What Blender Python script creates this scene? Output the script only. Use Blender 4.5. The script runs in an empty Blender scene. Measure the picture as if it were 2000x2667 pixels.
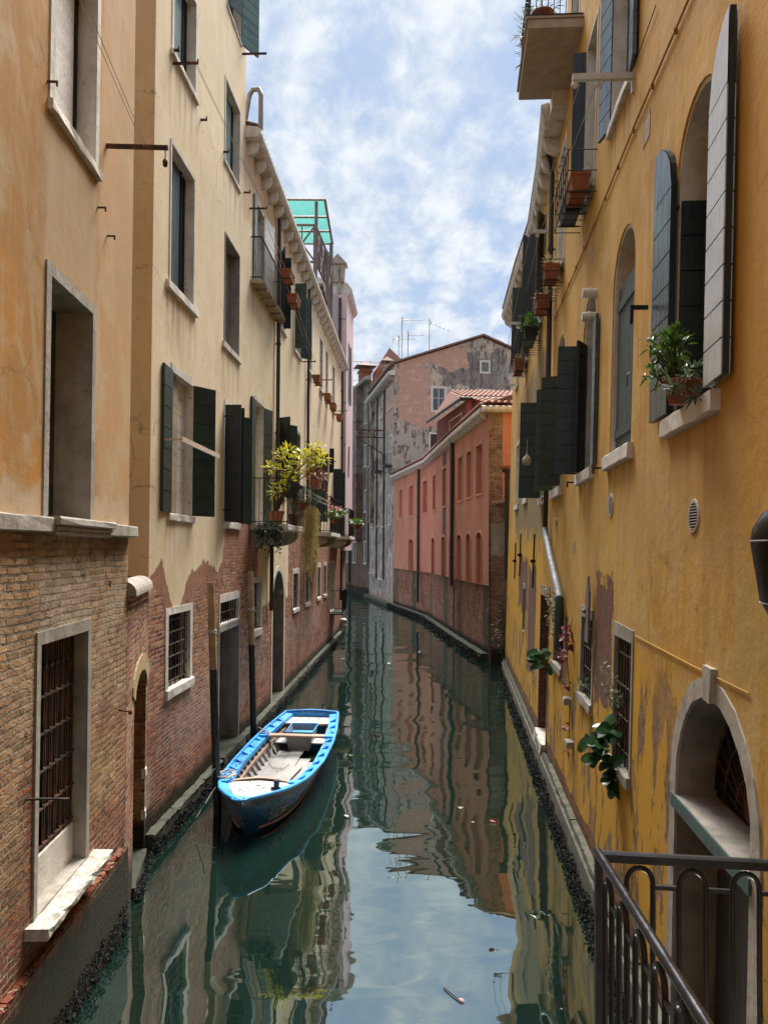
import bpy, math, random
from mathutils import Vector, Matrix, noise as mnoise

random.seed(7)
SC = bpy.context.scene
COL = SC.collection
PI = math.pi
R = math.radians

# ------------------------------------------------------------------ camera
EYE = 4.5                                    # metres above the water
cam = bpy.data.cameras.new("camera")
cam.sensor_fit = 'AUTO'; cam.sensor_width = 36.0
cam.lens = 2000.0 / 2667.0 * 36.0
cam.shift_y = 53.1 / 2667.0
cam.clip_start = 0.05; cam.clip_end = 900
camo = bpy.data.objects.new("camera", cam); COL.objects.link(camo)
camo.matrix_world = (Matrix.Translation((0, 0, EYE)) @ Matrix.Rotation(R(91.3), 4, 'X') @ Matrix.Rotation(0.006, 4, 'Z'))
SC.camera = camo

# ------------------------------------------------------------------ render settings
SC.render.engine = 'CYCLES'
SC.cycles.use_denoising = True
SC.cycles.max_bounces = 7; SC.cycles.diffuse_bounces = 3; SC.cycles.glossy_bounces = 3
SC.cycles.transmission_bounces = 4; SC.cycles.caustics_reflective = False; SC.cycles.caustics_refractive = False
SC.view_settings.view_transform = 'Standard'; SC.view_settings.look = 'None'
SC.view_settings.exposure = 1.3; SC.view_settings.gamma = 1.0

# ------------------------------------------------------------------ sky and sun
SUN_EL, SUN_AZ = R(58), R(10)                # azimuth from +Y towards +X
w = bpy.data.worlds.new("World"); SC.world = w; w.use_nodes = True
nt = w.node_tree; nt.nodes.clear()
def wn(t, **k):
    n = nt.nodes.new(t)
    for a, b in k.items(): setattr(n, a, b)
    return n
L = nt.links.new
out = wn("ShaderNodeOutputWorld"); bg = wn("ShaderNodeBackground"); L(bg.outputs[0], out.inputs[0])
bg.inputs[1].default_value = 0.052
sky = wn("ShaderNodeTexSky", sky_type='NISHITA', sun_disc=False, sun_elevation=SUN_EL, sun_rotation=SUN_AZ)
sky.air_density = 1.0; sky.dust_density = 1.5; sky.ozone_density = 1.5
tc = wn("ShaderNodeTexCoord"); sp = wn("ShaderNodeSeparateXYZ"); L(tc.outputs['Generated'], sp.inputs[0])
def wm(op, a, b=None, c=None):
    n = wn("ShaderNodeMath", operation=op)
    for i, v in enumerate((a, b, c)):
        if v is None: continue
        if hasattr(v, 'is_linked'): L(v, n.inputs[i])
        else: n.inputs[i].default_value = v
    return n.outputs[0]
zz = wm('ADD', wm('MAXIMUM', sp.outputs[2], 0.0), 0.26)
cx = wn("ShaderNodeCombineXYZ"); L(wm('DIVIDE', sp.outputs[0], zz), cx.inputs[0]); L(wm('DIVIDE', sp.outputs[1], zz), cx.inputs[1])
def wnoise(scale, det, rough, dist, off):
    mp = wn("ShaderNodeMapping"); mp.inputs['Location'].default_value = off; L(cx.outputs[0], mp.inputs[0])
    mp.inputs['Rotation'].default_value = (0, 0, 0.6); mp.inputs['Scale'].default_value = (1.0, 0.72, 1)
    n = wn("ShaderNodeTexNoise"); L(mp.outputs[0], n.inputs['Vector'])
    n.inputs['Scale'].default_value = scale; n.inputs['Detail'].default_value = det
    n.inputs['Roughness'].default_value = rough; n.inputs['Distortion'].default_value = dist
    return n.outputs['Fac']
n1 = wnoise(6.6, 7, .58, .26, (2.1, .4, 0)); n2 = wnoise(1.3, 3, .5, .2, (0, 3, 1)); n3 = wnoise(16.0, 6, .6, .25, (5, 1, 0))
cl = wm('ADD', wm('MULTIPLY', n1, .60), wm('ADD', wm('MULTIPLY', n2, .30), wm('MULTIPLY', n3, .34)))
# clouds get thicker towards the horizon
cl = wm('ADD', cl, wm('MULTIPLY', wm('SUBTRACT', .42, sp.outputs[2]), .16))
rp = wn("ShaderNodeValToRGB"); L(cl, rp.inputs[0])
e = rp.color_ramp.elements; e[0].position = .44; e[0].color = (0.0, 0.0, 0.0, 1); e[1].position = .70; e[1].color = (1, 1, 1, 1)
rp.color_ramp.interpolation = 'EASE'
rc = wn("ShaderNodeValToRGB"); L(wm('ADD', n3, wm('MULTIPLY', wm('SUBTRACT', n1, .5), .8)), rc.inputs[0])
e = rc.color_ramp.elements; e[0].position = .35; e[0].color = (4.7, 5.5, 6.7, 1); e[1].position = .68; e[1].color = (7.1, 7.5, 8.0, 1)
mx = wn("ShaderNodeMix", data_type='RGBA'); 
veil = wn("ShaderNodeMix", data_type='RGBA'); veil.inputs[0].default_value = .75
L(sky.outputs[0], veil.inputs[6]); veil.inputs[7].default_value = (3.3, 4.6, 6.8, 1)
L(rp.outputs[0], mx.inputs[0]); L(veil.outputs[2], mx.inputs[6]); L(rc.outputs[0], mx.inputs[7])
# unseen overhead sky brightened as added fill for the canal walls
dt = wn("ShaderNodeVectorMath", operation='DOT_PRODUCT'); L(tc.outputs['Generated'], dt.inputs[0])
dt.inputs[1].default_value = (math.sin(SUN_AZ) * math.cos(R(70)), math.cos(SUN_AZ) * math.cos(R(70)), math.sin(R(70)))
gm = wn("ShaderNodeMapRange"); gm.interpolation_type = 'SMOOTHSTEP'; L(dt.outputs['Value'], gm.inputs[0])
for i_, v_ in enumerate((.83, 1.0, 1.0, 7.5)): gm.inputs[i_ + 1].default_value = v_
vs_ = wn("ShaderNodeVectorMath", operation='SCALE'); L(mx.outputs[2], vs_.inputs[0]); L(gm.outputs[0], vs_.inputs['Scale'])
L(vs_.outputs[0], bg.inputs[0])

sl = bpy.data.lights.new("sun", 'SUN'); sl.energy = 4.9; sl.angle = R(36); sl.color = (1.0, .93, .82)
so = bpy.data.objects.new("sun", sl); COL.objects.link(so)
sd = Vector((math.sin(SUN_AZ) * math.cos(SUN_EL), math.cos(SUN_AZ) * math.cos(SUN_EL), math.sin(SUN_EL)))
so.rotation_euler = sd.to_track_quat('Z', 'Y').to_euler(); so.location = (0, 20, 60)

# ------------------------------------------------------------------ node helper
class T:
    """small builder for one procedural material"""
    def __init__(s, name):
        s.m = bpy.data.materials.new(name); s.m.use_nodes = True; s.t = s.m.node_tree; s.t.nodes.clear()
        s.out = s.t.nodes.new("ShaderNodeOutputMaterial")
        s.tc = s.t.nodes.new("ShaderNodeTexCoord"); s.obj = s.tc.outputs['Object']
        sp = s.t.nodes.new("ShaderNodeSeparateXYZ"); s.l(s.obj, sp.inputs[0]); s.x, s.y, s.z = sp.outputs
    def l(s, a, b): s.t.links.new(a, b)
    def put(s, inp, v):
        if hasattr(v, 'is_linked'): s.l(v, inp)
        elif isinstance(v, (tuple, list)) and len(v) == 3 and inp.type == 'RGBA': inp.default_value = (*v, 1)
        else: inp.default_value = v
    def m_(s, op, a, b=None, c=None, clamp=False):
        n = s.t.nodes.new("ShaderNodeMath"); n.operation = op; n.use_clamp = clamp
        for i, v in enumerate((a, b, c)):
            if v is not None: s.put(n.inputs[i], v)
        return n.outputs[0]
    def comb(s, x, y, z):
        n = s.t.nodes.new("ShaderNodeCombineXYZ")
        for i, v in enumerate((x, y, z)): s.put(n.inputs[i], v)
        return n.outputs[0]
    def vmul(s, v, k):
        n = s.t.nodes.new("ShaderNodeVectorMath"); n.operation = 'MULTIPLY'; s.put(n.inputs[0], v); n.inputs[1].default_value = k
        return n.outputs[0]
    def vadd(s, v, k):
        n = s.t.nodes.new("ShaderNodeVectorMath"); n.operation = 'ADD'; s.put(n.inputs[0], v); s.put(n.inputs[1], k)
        return n.outputs[0]
    def noise(s, scale, det=4, rough=.55, vec=None, dist=0, col=False):
        n = s.t.nodes.new("ShaderNodeTexNoise"); s.l(vec or s.obj, n.inputs['Vector'])
        n.inputs['Scale'].default_value = scale; n.inputs['Detail'].default_value = det
        n.inputs['Roughness'].default_value = rough; n.inputs['Distortion'].default_value = dist
        return n.outputs['Color' if col else 'Fac']
    def vor(s, scale, vec=None, feature='F1', out='Distance'):
        n = s.t.nodes.new("ShaderNodeTexVoronoi"); n.feature = feature; s.l(vec or s.obj, n.inputs['Vector']); n.inputs['Scale'].default_value = scale
        return n.outputs[out]
    def mix(s, f, a, b):
        n = s.t.nodes.new("ShaderNodeMix"); n.data_type = 'RGBA'; s.put(n.inputs[0], f); s.put(n.inputs[6], a); s.put(n.inputs[7], b)
        return n.outputs[2]
    def mr(s, v, a, b, c=0., d=1., smooth=True):
        n = s.t.nodes.new("ShaderNodeMapRange"); n.interpolation_type = 'SMOOTHSTEP' if smooth else 'LINEAR'
        for i, q in enumerate((v, a, b, c, d)): s.put(n.inputs[i], q)
        return n.outputs[0]
    def ramp(s, f, stops):
        n = s.t.nodes.new("ShaderNodeValToRGB"); s.l(f, n.inputs[0]); e = n.color_ramp.elements
        while len(e) < len(stops): e.new(.5)
        for q, (p, c) in zip(e, stops): q.position = p; q.color = (*c, 1)
        return n.outputs[0]
    def curve(s, v, pts, r, zmax):
        """piecewise curve: v in range r -> metres"""
        n = s.t.nodes.new("ShaderNodeFloatCurve"); s.l(s.mr(v, r[0], r[1], smooth=False), n.inputs[1])
        c = n.mapping.curves[0]
        P = [((a - r[0]) / (r[1] - r[0]), b / zmax) for a, b in pts]
        if P[0][0] > 0: P.insert(0, (0, P[0][1]))
        if P[-1][0] < 1: P.append((1, P[-1][1]))
        while len(c.points) < len(P): c.points.new(.5, .5)
        for q, p in zip(c.points, sorted(P)): q.location = p; q.handle_type = 'VECTOR'
        n.mapping.update()
        return s.m_('MULTIPLY', n.outputs[0], zmax)
    def bump(s, h, strength=.5, dist=.01):
        n = s.t.nodes.new("ShaderNodeBump"); s.l(h, n.inputs['Height']); n.inputs['Strength'].default_value = strength; n.inputs['Distance'].default_value = dist
        return n.outputs[0]
    def fin(s, col, rough=.7, nrm=None, metal=0., spec=.35, trans=None):
        b = s.t.nodes.new("ShaderNodeBsdfPrincipled"); s.put(b.inputs['Base Color'], col); s.put(b.inputs['Roughness'], rough)
        s.put(b.inputs['Metallic'], metal); b.inputs['Specular IOR Level'].default_value = spec
        if nrm is not None: s.l(nrm, b.inputs['Normal'])
        if trans:
            tr = s.t.nodes.new("ShaderNodeBsdfTranslucent"); s.put(tr.inputs[0], col); mx = s.t.nodes.new("ShaderNodeMixShader")
            mx.inputs[0].default_value = trans; s.l(b.outputs[0], mx.inputs[1]); s.l(tr.outputs[0], mx.inputs[2]); s.l(mx.outputs[0], s.out.inputs[0])
        else: s.l(b.outputs[0], s.out.inputs[0])
        return s.m

def hexl(h):
    """sRGB hex -> linear"""
    v = [int(h[i:i + 2], 16) / 255 for i in (0, 2, 4)]
    return tuple(c / 12.92 if c <= .04045 else ((c + .055) / 1.055) ** 2.4 for c in v)

def stone_mat(name, c=(.50, .46, .40), dirt=(.20, .17, .14), amt=.55, sc=1.0, bump=.5):
    t = T(name); n = t.noise(3.5 * sc, 6, .65); n2 = t.noise(14 * sc, 5, .6); v = t.noise(2.2 * sc, 3, .5, t.vmul(t.obj, (3, 3, .6)))
    f = t.m_('MULTIPLY', t.mr(t.m_('ADD', t.m_('MULTIPLY', n, .6), t.m_('MULTIPLY', v, .5)), .42, .75), amt)
    col = t.mix(f, c, dirt); col = t.mix(t.mr(n2, .58, .75, 0, .45), col, tuple(.55 * q for q in dirt))
    col = t.mix(t.mr(t.noise(5 * sc, 2), .4, .7, 0, .25), col, tuple(min(1, 1.25 * q) for q in c))
    return t.fin(col, .8, t.bump(t.m_('ADD', n2, t.m_('MULTIPLY', n, .8)), bump, .012))
def paint_mat(name, c, wear=.3, wc=(.22, .20, .17), rough=.5, stretch=(6, 6, .5), spec=.4, var=.35):
    t = T(name); n = t.noise(4, 6, .65, t.vmul(t.obj, stretch)); n2 = t.noise(22, 5, .6, t.vmul(t.obj, (stretch[0] / 3, stretch[1] / 3, stretch[2])))
    col = t.mix(t.mr(n, .3, .7, 0, var), c, tuple(.45 * q for q in c)); col = t.mix(t.mr(t.noise(1.5, 3), .35, .7, 0, var), col, tuple(min(1, 1.7 * q + .01) for q in c))
    col = t.mix(t.mr(t.noise(1.0, 3, .7, t.vmul(t.obj, (.8, .8, 7.))), .42, .60, 0, var * 1.2), col, tuple(1.6 * q + .004 for q in c))
    col = t.mix(t.mr(n2, .66 - .12 * wear, .76 - .06 * wear, 0, wear), col, wc)
    return t.fin(col, t.mr(n, .3, .7, rough - .1, rough + .15), t.bump(t.m_('ADD', n2, n), .35, .006), spec=spec)
def metal_mat(name, c, rough=.5, metal=.6, rust=0., sc=1):
    t = T(name); n = t.noise(9 * sc, 6, .65)
    col = t.mix(t.mr(n, .35, .7, 0, .5), c, tuple(.5 * q for q in c))
    if rust: col = t.mix(t.mr(t.noise(6 * sc, 7, .7), .62 - .25 * rust, .78 - .2 * rust), col, (.13, .05, .022))
    return t.fin(col, t.mr(n, .3, .7, rough - .08, rough + .15), t.bump(n, .25, .003), metal)
def leaf_mat(name, stops, rough=.45, trans=.3, sc=9):
    t = T(name); n = t.noise(sc, 3, .6); n2 = t.noise(sc * 5, 2, .5)
    return t.fin(t.ramp(t.m_('ADD', t.m_('MULTIPLY', n, .75), t.m_('MULTIPLY', n2, .25)), stops), rough, trans=trans)
def flat_mat(name, c, rough=.8, metal=0, var=.3, sc=6, spec=.3):
    t = T(name); n = t.noise(sc, 5, .6)
    return t.fin(t.mix(t.mr(n, .3, .7, 0, var), c, tuple(.5 * q for q in c)), rough, t.bump(n, .2, .004), metal, spec)

def facade_mat(name, plaster, var, light, top, rng, amp=.28, under=None, und_h=.4, bricks=((.26, .085, .045), (.34, .15, .085), (.17, .06, .04)),
               mortar=(.40, .33, .26), mort_size=.013, pale=None, pale_amt=.4, patches=(), wet=.55, eff=.35, streak=.5, row=.068, wide=.25, rough_plaster=.35, blot=.5, specks=None, erode=None, drips=(), cracks=.55):
    """plaster over brick: 'top' gives the uneven height at which the plaster starts along the wall"""
    t = T(name)
    u = t.m_('ADD', t.x, t.y); uv = t.comb(u, t.z, 0.)
    nb = t.noise(.55, 3, .6, uv); nm = t.noise(1.7, 5, .62, uv); nf = t.noise(9, 5, .65, uv); nfine = t.noise(38, 3, .6, uv)
    vs = t.noise(1.0, 5, .6, t.comb(t.m_('MULTIPLY', u, 3.2), t.m_('MULTIPLY', t.z, .28), 0.))
    # plaster
    pc = t.mix(t.mr(nb, .42, .58, 0, blot), plaster, var)
    pc = t.mix(t.mr(nm, .47, .64, 0, blot), pc, light)
    pc = t.mix(t.mr(vs, .48, .64, 0, streak), pc, var)
    pc = t.mix(t.mr(t.noise(2.0, 5, .65, t.comb(t.m_('MULTIPLY', u, 5.), t.m_('MULTIPLY', t.z, .5), 3.)), .50, .66, 0, streak * .9), pc, light)
    dg = t.noise(1.5, 7, .7, t.comb(t.m_('ADD', t.m_('MULTIPLY', u, 1.3), t.m_('MULTIPLY', t.z, .45)), t.m_('SUBTRACT', t.m_('MULTIPLY', t.z, .40), t.m_('MULTIPLY', u, .2)), 9.), .6)
    pc = t.mix(t.mr(dg, .50, .62, 0, blot * .75), pc, light)
    pc = t.mix(t.mr(t.noise(60, 2, .6, uv), .66, .74, 0, .25), pc, tuple(min(1, 1.4 * q) for q in light))
    pc = t.mix(t.mr(nf, .54, .70, 0, .35), pc, tuple(.62 * q for q in var))
    pc = t.mix(t.mr(t.noise(.35, 4, .6, t.vadd(uv, (5, 8, 1))), .44, .6, 0, blot * .5), pc, tuple(.80 * q for q in var))
    if specks: pc = t.mix(t.mr(t.noise(5.5, 6, .7, uv), .64, .69, 0, specks), pc, tuple(.4 * q for q in var))
    if erode:
        en = t.noise(1., 7, .68, t.comb(t.m_('MULTIPLY', u, 2.6), t.m_('MULTIPLY', t.z, .85), 7.))
        e0_ = erode[2] if len(erode) > 2 else .535
        em = t.m_('MULTIPLY', t.mr(en, e0_, e0_ + .025), t.mr(t.m_('ADD', t.z, t.m_('MULTIPLY', t.m_('SUBTRACT', nb, .5), 5.)), erode[0], erode[0] - 1.6))
    if drips:
        dn = t.mr(t.noise(1., 5, .62, t.comb(t.m_('MULTIPLY', u, 8.), t.m_('MULTIPLY', t.z, .45), 4.)), .44, .62); dm = None
        for a_, b_, z_, ln in drips:
            q_ = t.m_('MULTIPLY', t.m_('MULTIPLY', t.mr(t.x, a_ - .06, a_ + .06), t.mr(t.x, b_ - .06, b_ + .06, 1, 0)), t.m_('MULTIPLY', t.mr(t.z, z_ - ln, z_ - .02), t.m_('LESS_THAN', t.z, z_)))
            dm = q_ if dm is None else t.m_('MAXIMUM', dm, q_)
        pc = t.mix(t.m_('MULTIPLY', t.m_('MULTIPLY', dm, dn), .75), pc, t.vmul(pc, (.50, .46, .44)))
    if cracks:
        cv = t.vadd(uv, t.vmul(t.vadd(t.noise(3., 5, .65, uv, col=True), (-.5, -.5, -.5)), (.5, .5, 0)))
        ck = t.m_('MULTIPLY', t.mr(t.vor(.75, cv, 'DISTANCE_TO_EDGE'), .0, .011, 1, 0), t.mr(t.noise(.8, 3, .6, t.vadd(uv, (9, 1, 4))), .50, .60))
        pc = t.mix(t.m_('MULTIPLY', ck, cracks), pc, t.vmul(pc, (.35, .32, .3)))
    ph = t.m_('ADD', t.m_('MULTIPLY', nm, .7), t.m_('ADD', t.m_('MULTIPLY', nf, .35), t.m_('MULTIPLY', nfine, .12)))
    # bricks
    wob = t.vadd(uv, t.vmul(t.vadd(t.noise(2.6, 3, .6, uv, col=True), (-.5, -.5, -.5)), (.09, .065, 0)))
    wob = t.vadd(wob, t.vmul(t.vadd(t.noise(17, 2, .6, uv, col=True), (-.5, -.5, -.5)), (.034, .024, 0)))
    br = t.t.nodes.new("ShaderNodeTexBrick"); t.l(wob, br.inputs['Vector']); br.inputs['Scale'].default_value = 1.0
    br.inputs['Brick Width'].default_value = wide; br.inputs['Row Height'].default_value = row; br.inputs['Mortar Size'].default_value = mort_size
    br.inputs['Mortar Smooth'].default_value = .35; br.inputs['Bias'].default_value = -.1
    br.inputs['Color1'].default_value = (*bricks[0], 1); br.inputs['Color2'].default_value = (*bricks[1], 1); br.inputs['Mortar'].default_value = (*mortar, 1)
    sw = t.t.nodes.new("ShaderNodeSeparateXYZ"); t.l(wob, sw.inputs[0])
    rn = t.m_('FLOOR', t.m_('DIVIDE', sw.outputs[1], row)); md = t.m_('MODULO', t.m_('ADD', rn, 1000.), 2.)
    cn = t.m_('FLOOR', t.m_('ADD', t.m_('DIVIDE', sw.outputs[0], wide), t.m_('MULTIPLY', t.m_('SUBTRACT', 1., md), .5)))
    wnz = t.t.nodes.new("ShaderNodeTexWhiteNoise"); wnz.noise_dimensions = '2D'; t.l(t.comb(cn, rn, 0.), wnz.inputs['Vector'])
    sc_ = lambda c, k: tuple(min(1., q * k) for q in c)
    rnd = t.m_('ADD', t.m_('MULTIPLY', wnz.outputs['Value'], .72), t.m_('MULTIPLY', t.m_('SUBTRACT', t.noise(.9, 4, .6, t.vadd(uv, (7, 3, 0))), .36), 1.1))
    bcol = t.ramp(rnd, [(.0, sc_(bricks[2], .55)), (.25, bricks[2]), (.5, bricks[0]), (.78, bricks[1]), (1., sc_(bricks[1], 1.35))])
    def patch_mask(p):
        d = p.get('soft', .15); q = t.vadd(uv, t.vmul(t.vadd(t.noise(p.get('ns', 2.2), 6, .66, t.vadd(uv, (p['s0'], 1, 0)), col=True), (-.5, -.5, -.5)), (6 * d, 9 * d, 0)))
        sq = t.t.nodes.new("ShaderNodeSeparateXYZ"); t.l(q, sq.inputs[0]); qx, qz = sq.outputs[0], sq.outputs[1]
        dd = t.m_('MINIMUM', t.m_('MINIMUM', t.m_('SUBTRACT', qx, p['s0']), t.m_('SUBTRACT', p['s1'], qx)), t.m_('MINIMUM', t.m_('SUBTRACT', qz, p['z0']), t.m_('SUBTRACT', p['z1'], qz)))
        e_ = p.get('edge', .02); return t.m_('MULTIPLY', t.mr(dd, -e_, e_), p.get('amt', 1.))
    for p in patches:
        if p['k'] == 'bstain': 
            bw = t.t.nodes.new("ShaderNodeRGBToBW"); t.l(bcol, bw.inputs[0]); l0 = .3 * bricks[0][0] + .6 * bricks[0][1] + .1 * bricks[0][2]
            g = t.m_('ADD', .35, t.m_('MULTIPLY', bw.outputs[0], .62 / l0)); c_ = p['c']
            bcol = t.mix(patch_mask(p), bcol, t.comb(t.m_('MULTIPLY', g, c_[0]), t.m_('MULTIPLY', g, c_[1]), t.m_('MULTIPLY', g, c_[2])))
    bcol = t.mix(t.mr(nf, .42, .62, 0, .5), bcol, t.vmul(bcol, (.6, .55, .5)))
    mfac = t.mr(t.m_('ADD', br.outputs['Fac'], t.m_('MULTIPLY', t.m_('SUBTRACT', nf, .5), 1.1)), .25, .85)
    mcol = t.mix(t.mr(t.noise(1.6, 5, .65, t.vadd(uv, (2, 6, 1))), .44, .58, 0, .8), mortar, sc_(mortar, .30))
    bc = t.mix(mfac, bcol, mcol)
    if pale: bc = t.mix(t.mr(t.noise(.75, 5, .62, t.vadd(uv, (1, 9, 0))), .60 - .3 * pale_amt, .68 - .2 * pale_amt, 0, .8), bc, t.mix(t.mr(nf, .4, .6), pale, tuple(.72 * q for q in pale)))
    bc = t.mix(t.mr(t.noise(3.1, 6, .68, t.vadd(uv, (4, 2, 5))), .54, .70, 0, eff), bc, tuple(min(1., 1.15 * q) for q in mortar))
    bc = t.mix(t.mr(t.noise(6.0, 6, .72, uv), .55, .66, 0, .8), bc, (.05, .03, .022))
    bh = t.m_('ADD', t.m_('MULTIPLY', t.m_('SUBTRACT', 1., br.outputs['Fac']), 1.0), t.m_('ADD', t.m_('MULTIPLY', nf, .9), t.m_('MULTIPLY', nfine, .4)))
    # boundary
    edge = t.m_('ADD', t.m_('MULTIPLY', t.m_('SUBTRACT', t.noise(1.3, 7, .68, t.comb(u, t.m_('MULTIPLY', t.z, .7), 2.)), .5), amp * 4.5), t.m_('MULTIPLY', t.m_('SUBTRACT', t.noise(5.5, 6, .7, uv), .5), amp * 2.6))
    h = t.m_('ADD', t.m_('SUBTRACT', t.z, t.curve(t.x, top, rng, 24.)), edge)
    mp = t.mr(h, -.015, .015)
    und_mask = None
    if under:
        h2 = t.m_('ADD', h, t.m_('ADD', und_h, t.m_('MULTIPLY', t.m_('SUBTRACT', t.noise(2.3, 6, .6, t.vadd(uv, (3, 3, 3))), .5), und_h * 4.0)))
        und_mask = t.mr(h2, -.03, .05)
    for p in patches:
        if p['k'] == 'bstain': continue
        mk = patch_mask(p)
        if p['k'] == 'brick': mp = t.m_('MULTIPLY', mp, t.m_('SUBTRACT', 1., mk))
        elif p['k'] == 'plaster': mp = t.m_('MAXIMUM', mp, mk)
        elif p['k'] == 'under' and und_mask is not None:
            mp = t.m_('MULTIPLY', mp, t.m_('SUBTRACT', 1., mk)); und_mask = t.m_('MAXIMUM', und_mask, mk)
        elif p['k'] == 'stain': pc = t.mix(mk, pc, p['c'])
    if erode: pc = t.mix(em, pc, t.mix(t.mr(nf, .4, .6), erode[1], tuple(.6 * q for q in erode[1])))
    base, bhh = bc, bh
    if under:
        uc = t.mix(t.mr(nf, .35, .7), under, tuple(.62 * q for q in under)); uc = t.mix(t.mr(nm, .5, .7, 0, .6), uc, tuple(min(1, 1.3 * q) for q in under))
        base = t.mix(und_mask, bc, uc); bhh = t.m_('ADD', t.m_('MULTIPLY', bh, t.m_('SUBTRACT', 1., und_mask)), t.m_('MULTIPLY', t.m_('ADD', ph, .9), und_mask))
    col = t.mix(mp, base, pc)
    # tide line: algae and wet dark band above the water
    wl = t.m_('ADD', t.z, t.m_('MULTIPLY', t.m_('SUBTRACT', nm, .5), .5))
    col = t.mix(t.mr(wl, wet, wet + .28, 1., 0), col, t.mix(t.mr(nf, .38, .62, .35, .8), t.vmul(col, (.15, .16, .11)), t.mix(nm, (.007, .010, .006), (.018, .024, .010))))
    if erode: ph = t.m_('SUBTRACT', ph, t.m_('MULTIPLY', em, 1.2))
    ht = t.m_('ADD', t.m_('MULTIPLY', bhh, t.m_('SUBTRACT', 1., mp)), t.m_('MULTIPLY', t.m_('ADD', t.m_('MULTIPLY', ph, rough_plaster), 2.1), mp))
    return t.fin(col, .88, t.bump(ht, 1., .026), spec=.2)

M = {}
M['istrian'] = stone_mat('istrian_stone', (.66, .62, .55), (.24, .21, .18), .55)
M['istrian_dark'] = stone_mat('weathered_stone', (.36, .33, .28), (.13, .11, .09), .65)
M['istrian_pale'] = stone_mat('pale_stone', (.66, .62, .55), (.30, .26, .22), .3)
M['istrian_mossy'] = stone_mat('mossy_kerb_stone', (.15, .135, .105), (.035, .045, .02), .9, 1.3, .9)
M['ledge0'] = stone_mat('dark_wet_stone', (.05, .05, .035), (.018, .02, .012), .8, 1.5, 1.)
M['istrian_mid'] = stone_mat('worn_stone', (.46, .42, .36), (.18, .15, .12), .7)
M['grey_render'] = stone_mat('grey_render', (.30, .27, .23), (.11, .10, .08), .75, .8, .7)
M['concrete'] = stone_mat('balcony_concrete', (.40, .32, .24), (.22, .15, .10), .5)
M['green_dark'] = paint_mat('dark_green_paint', (.014, .034, .029), .45, (.10, .12, .11), .38)
M['green_black'] = paint_mat('blackish_green_paint', (.008, .016, .018), .15, (.06, .07, .07), .35)
M['green_old'] = paint_mat('faded_green_paint', (.035, .055, .045), .5, (.12, .13, .11), .55)
M['green_teal'] = paint_mat('teal_green_paint', (.06, .115, .10), .2, (.2, .22, .2), .45)
M['green_grey'] = paint_mat('grey_green_paint', (.15, .18, .17), .4, (.3, .3, .28), .5)
M['white_old'] = paint_mat('peeling_white_paint', (.70, .68, .64), .9, (.10, .08, .06), .6, (9, 9, .9), var=.25)
M['white_plank'] = paint_mat('white_plank_paint', (.62, .59, .54), .15, (.35, .3, .26), .5, var=.15)
M['grey_paint_and_sheen'] = paint_mat('light_grey_paint_and_sky_sheen', (.50, .52, .53), .1, (.25, .27, .28), .28, spec=.6, var=.15)  # grey of the line brackets; on the shutter, sky reflection painted into colour
M['dark'] = flat_mat('dark_interior', (.006, .006, .006), .9)
M['dark_brown'] = paint_mat('dark_brown_wood', (.035, .022, .015), .3, (.09, .07, .05), .6)
M['wood'] = paint_mat('raw_wood', (.30, .22, .14), .5, (.12, .08, .05), .7)
M['wood_pale'] = paint_mat('pale_wood', (.52, .42, .34), .3, (.25, .18, .14), .6, (.6, 6, 6))
M['wood_grey'] = paint_mat('grey_terrace_wood', (.13, .10, .09), .4, (.24, .2, .18), .7)
M['pole_wood'] = paint_mat('mooring_pole_wood', (.27, .19, .10), .55, (.11, .075, .045), .75, (5, 5, .25))
M['glass'] = flat_mat('window_glass', (.03, .04, .05), .06, 0, .1, spec=.9)
M['iron'] = metal_mat('black_iron', (.018, .018, .02), .5, .3)
M['iron_rust'] = metal_mat('rusty_iron', (.03, .02, .017), .65, .3, .8)
M['rail_iron'] = metal_mat('painted_rail_iron', (.030, .031, .035), .34, .35)
M['rail_worn'] = metal_mat('worn_handrail_steel', (.085, .085, .095), .22, .9)
M['zinc'] = metal_mat('zinc_pipe', (.26, .27, .27), .6, .25)
M['pipe_brown'] = metal_mat('brown_painted_pipe', (.045, .036, .032), .45, .1)
M['pipe_green'] = metal_mat('green_painted_pipe', (.03, .055, .045), .5, .1)
M['terracotta'] = flat_mat('terracotta', (.30, .105, .05), .8, 0, .5)
M['soil'] = flat_mat('soil', (.03, .02, .015), .95)
M['rope'] = flat_mat('rope', (.45, .43, .38), .9, 0, .3, 40)
M['wire'] = flat_mat('washing_wire', (.42, .40, .33), .6, 0, .2)
M['plastic_white'] = flat_mat('white_plastic', (.6, .58, .52), .4, 0, .2)

def tile_mat(name, a, b, c):
    t = T(name); n = t.noise(3.2, 4, .6); v = t.vor(4.2, out='Color')
    col = t.mix(t.mr(n, .35, .7), a, b); col = t.mix(.45, col, t.mix(v, a, c)); col = t.mix(t.mr(t.noise(11, 5, .65), .58, .72, 0, .6), col, (.05, .045, .04))
    return t.fin(col, .85, t.bump(t.noise(20, 4), .3, .01))
M['tile'] = tile_mat('roof_tile', (.24, .10, .065), (.17, .065, .045), (.36, .21, .16))
M['tile_old'] = tile_mat('old_roof_tile', (.20, .13, .10), (.13, .09, .07), (.30, .18, .13))

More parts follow.
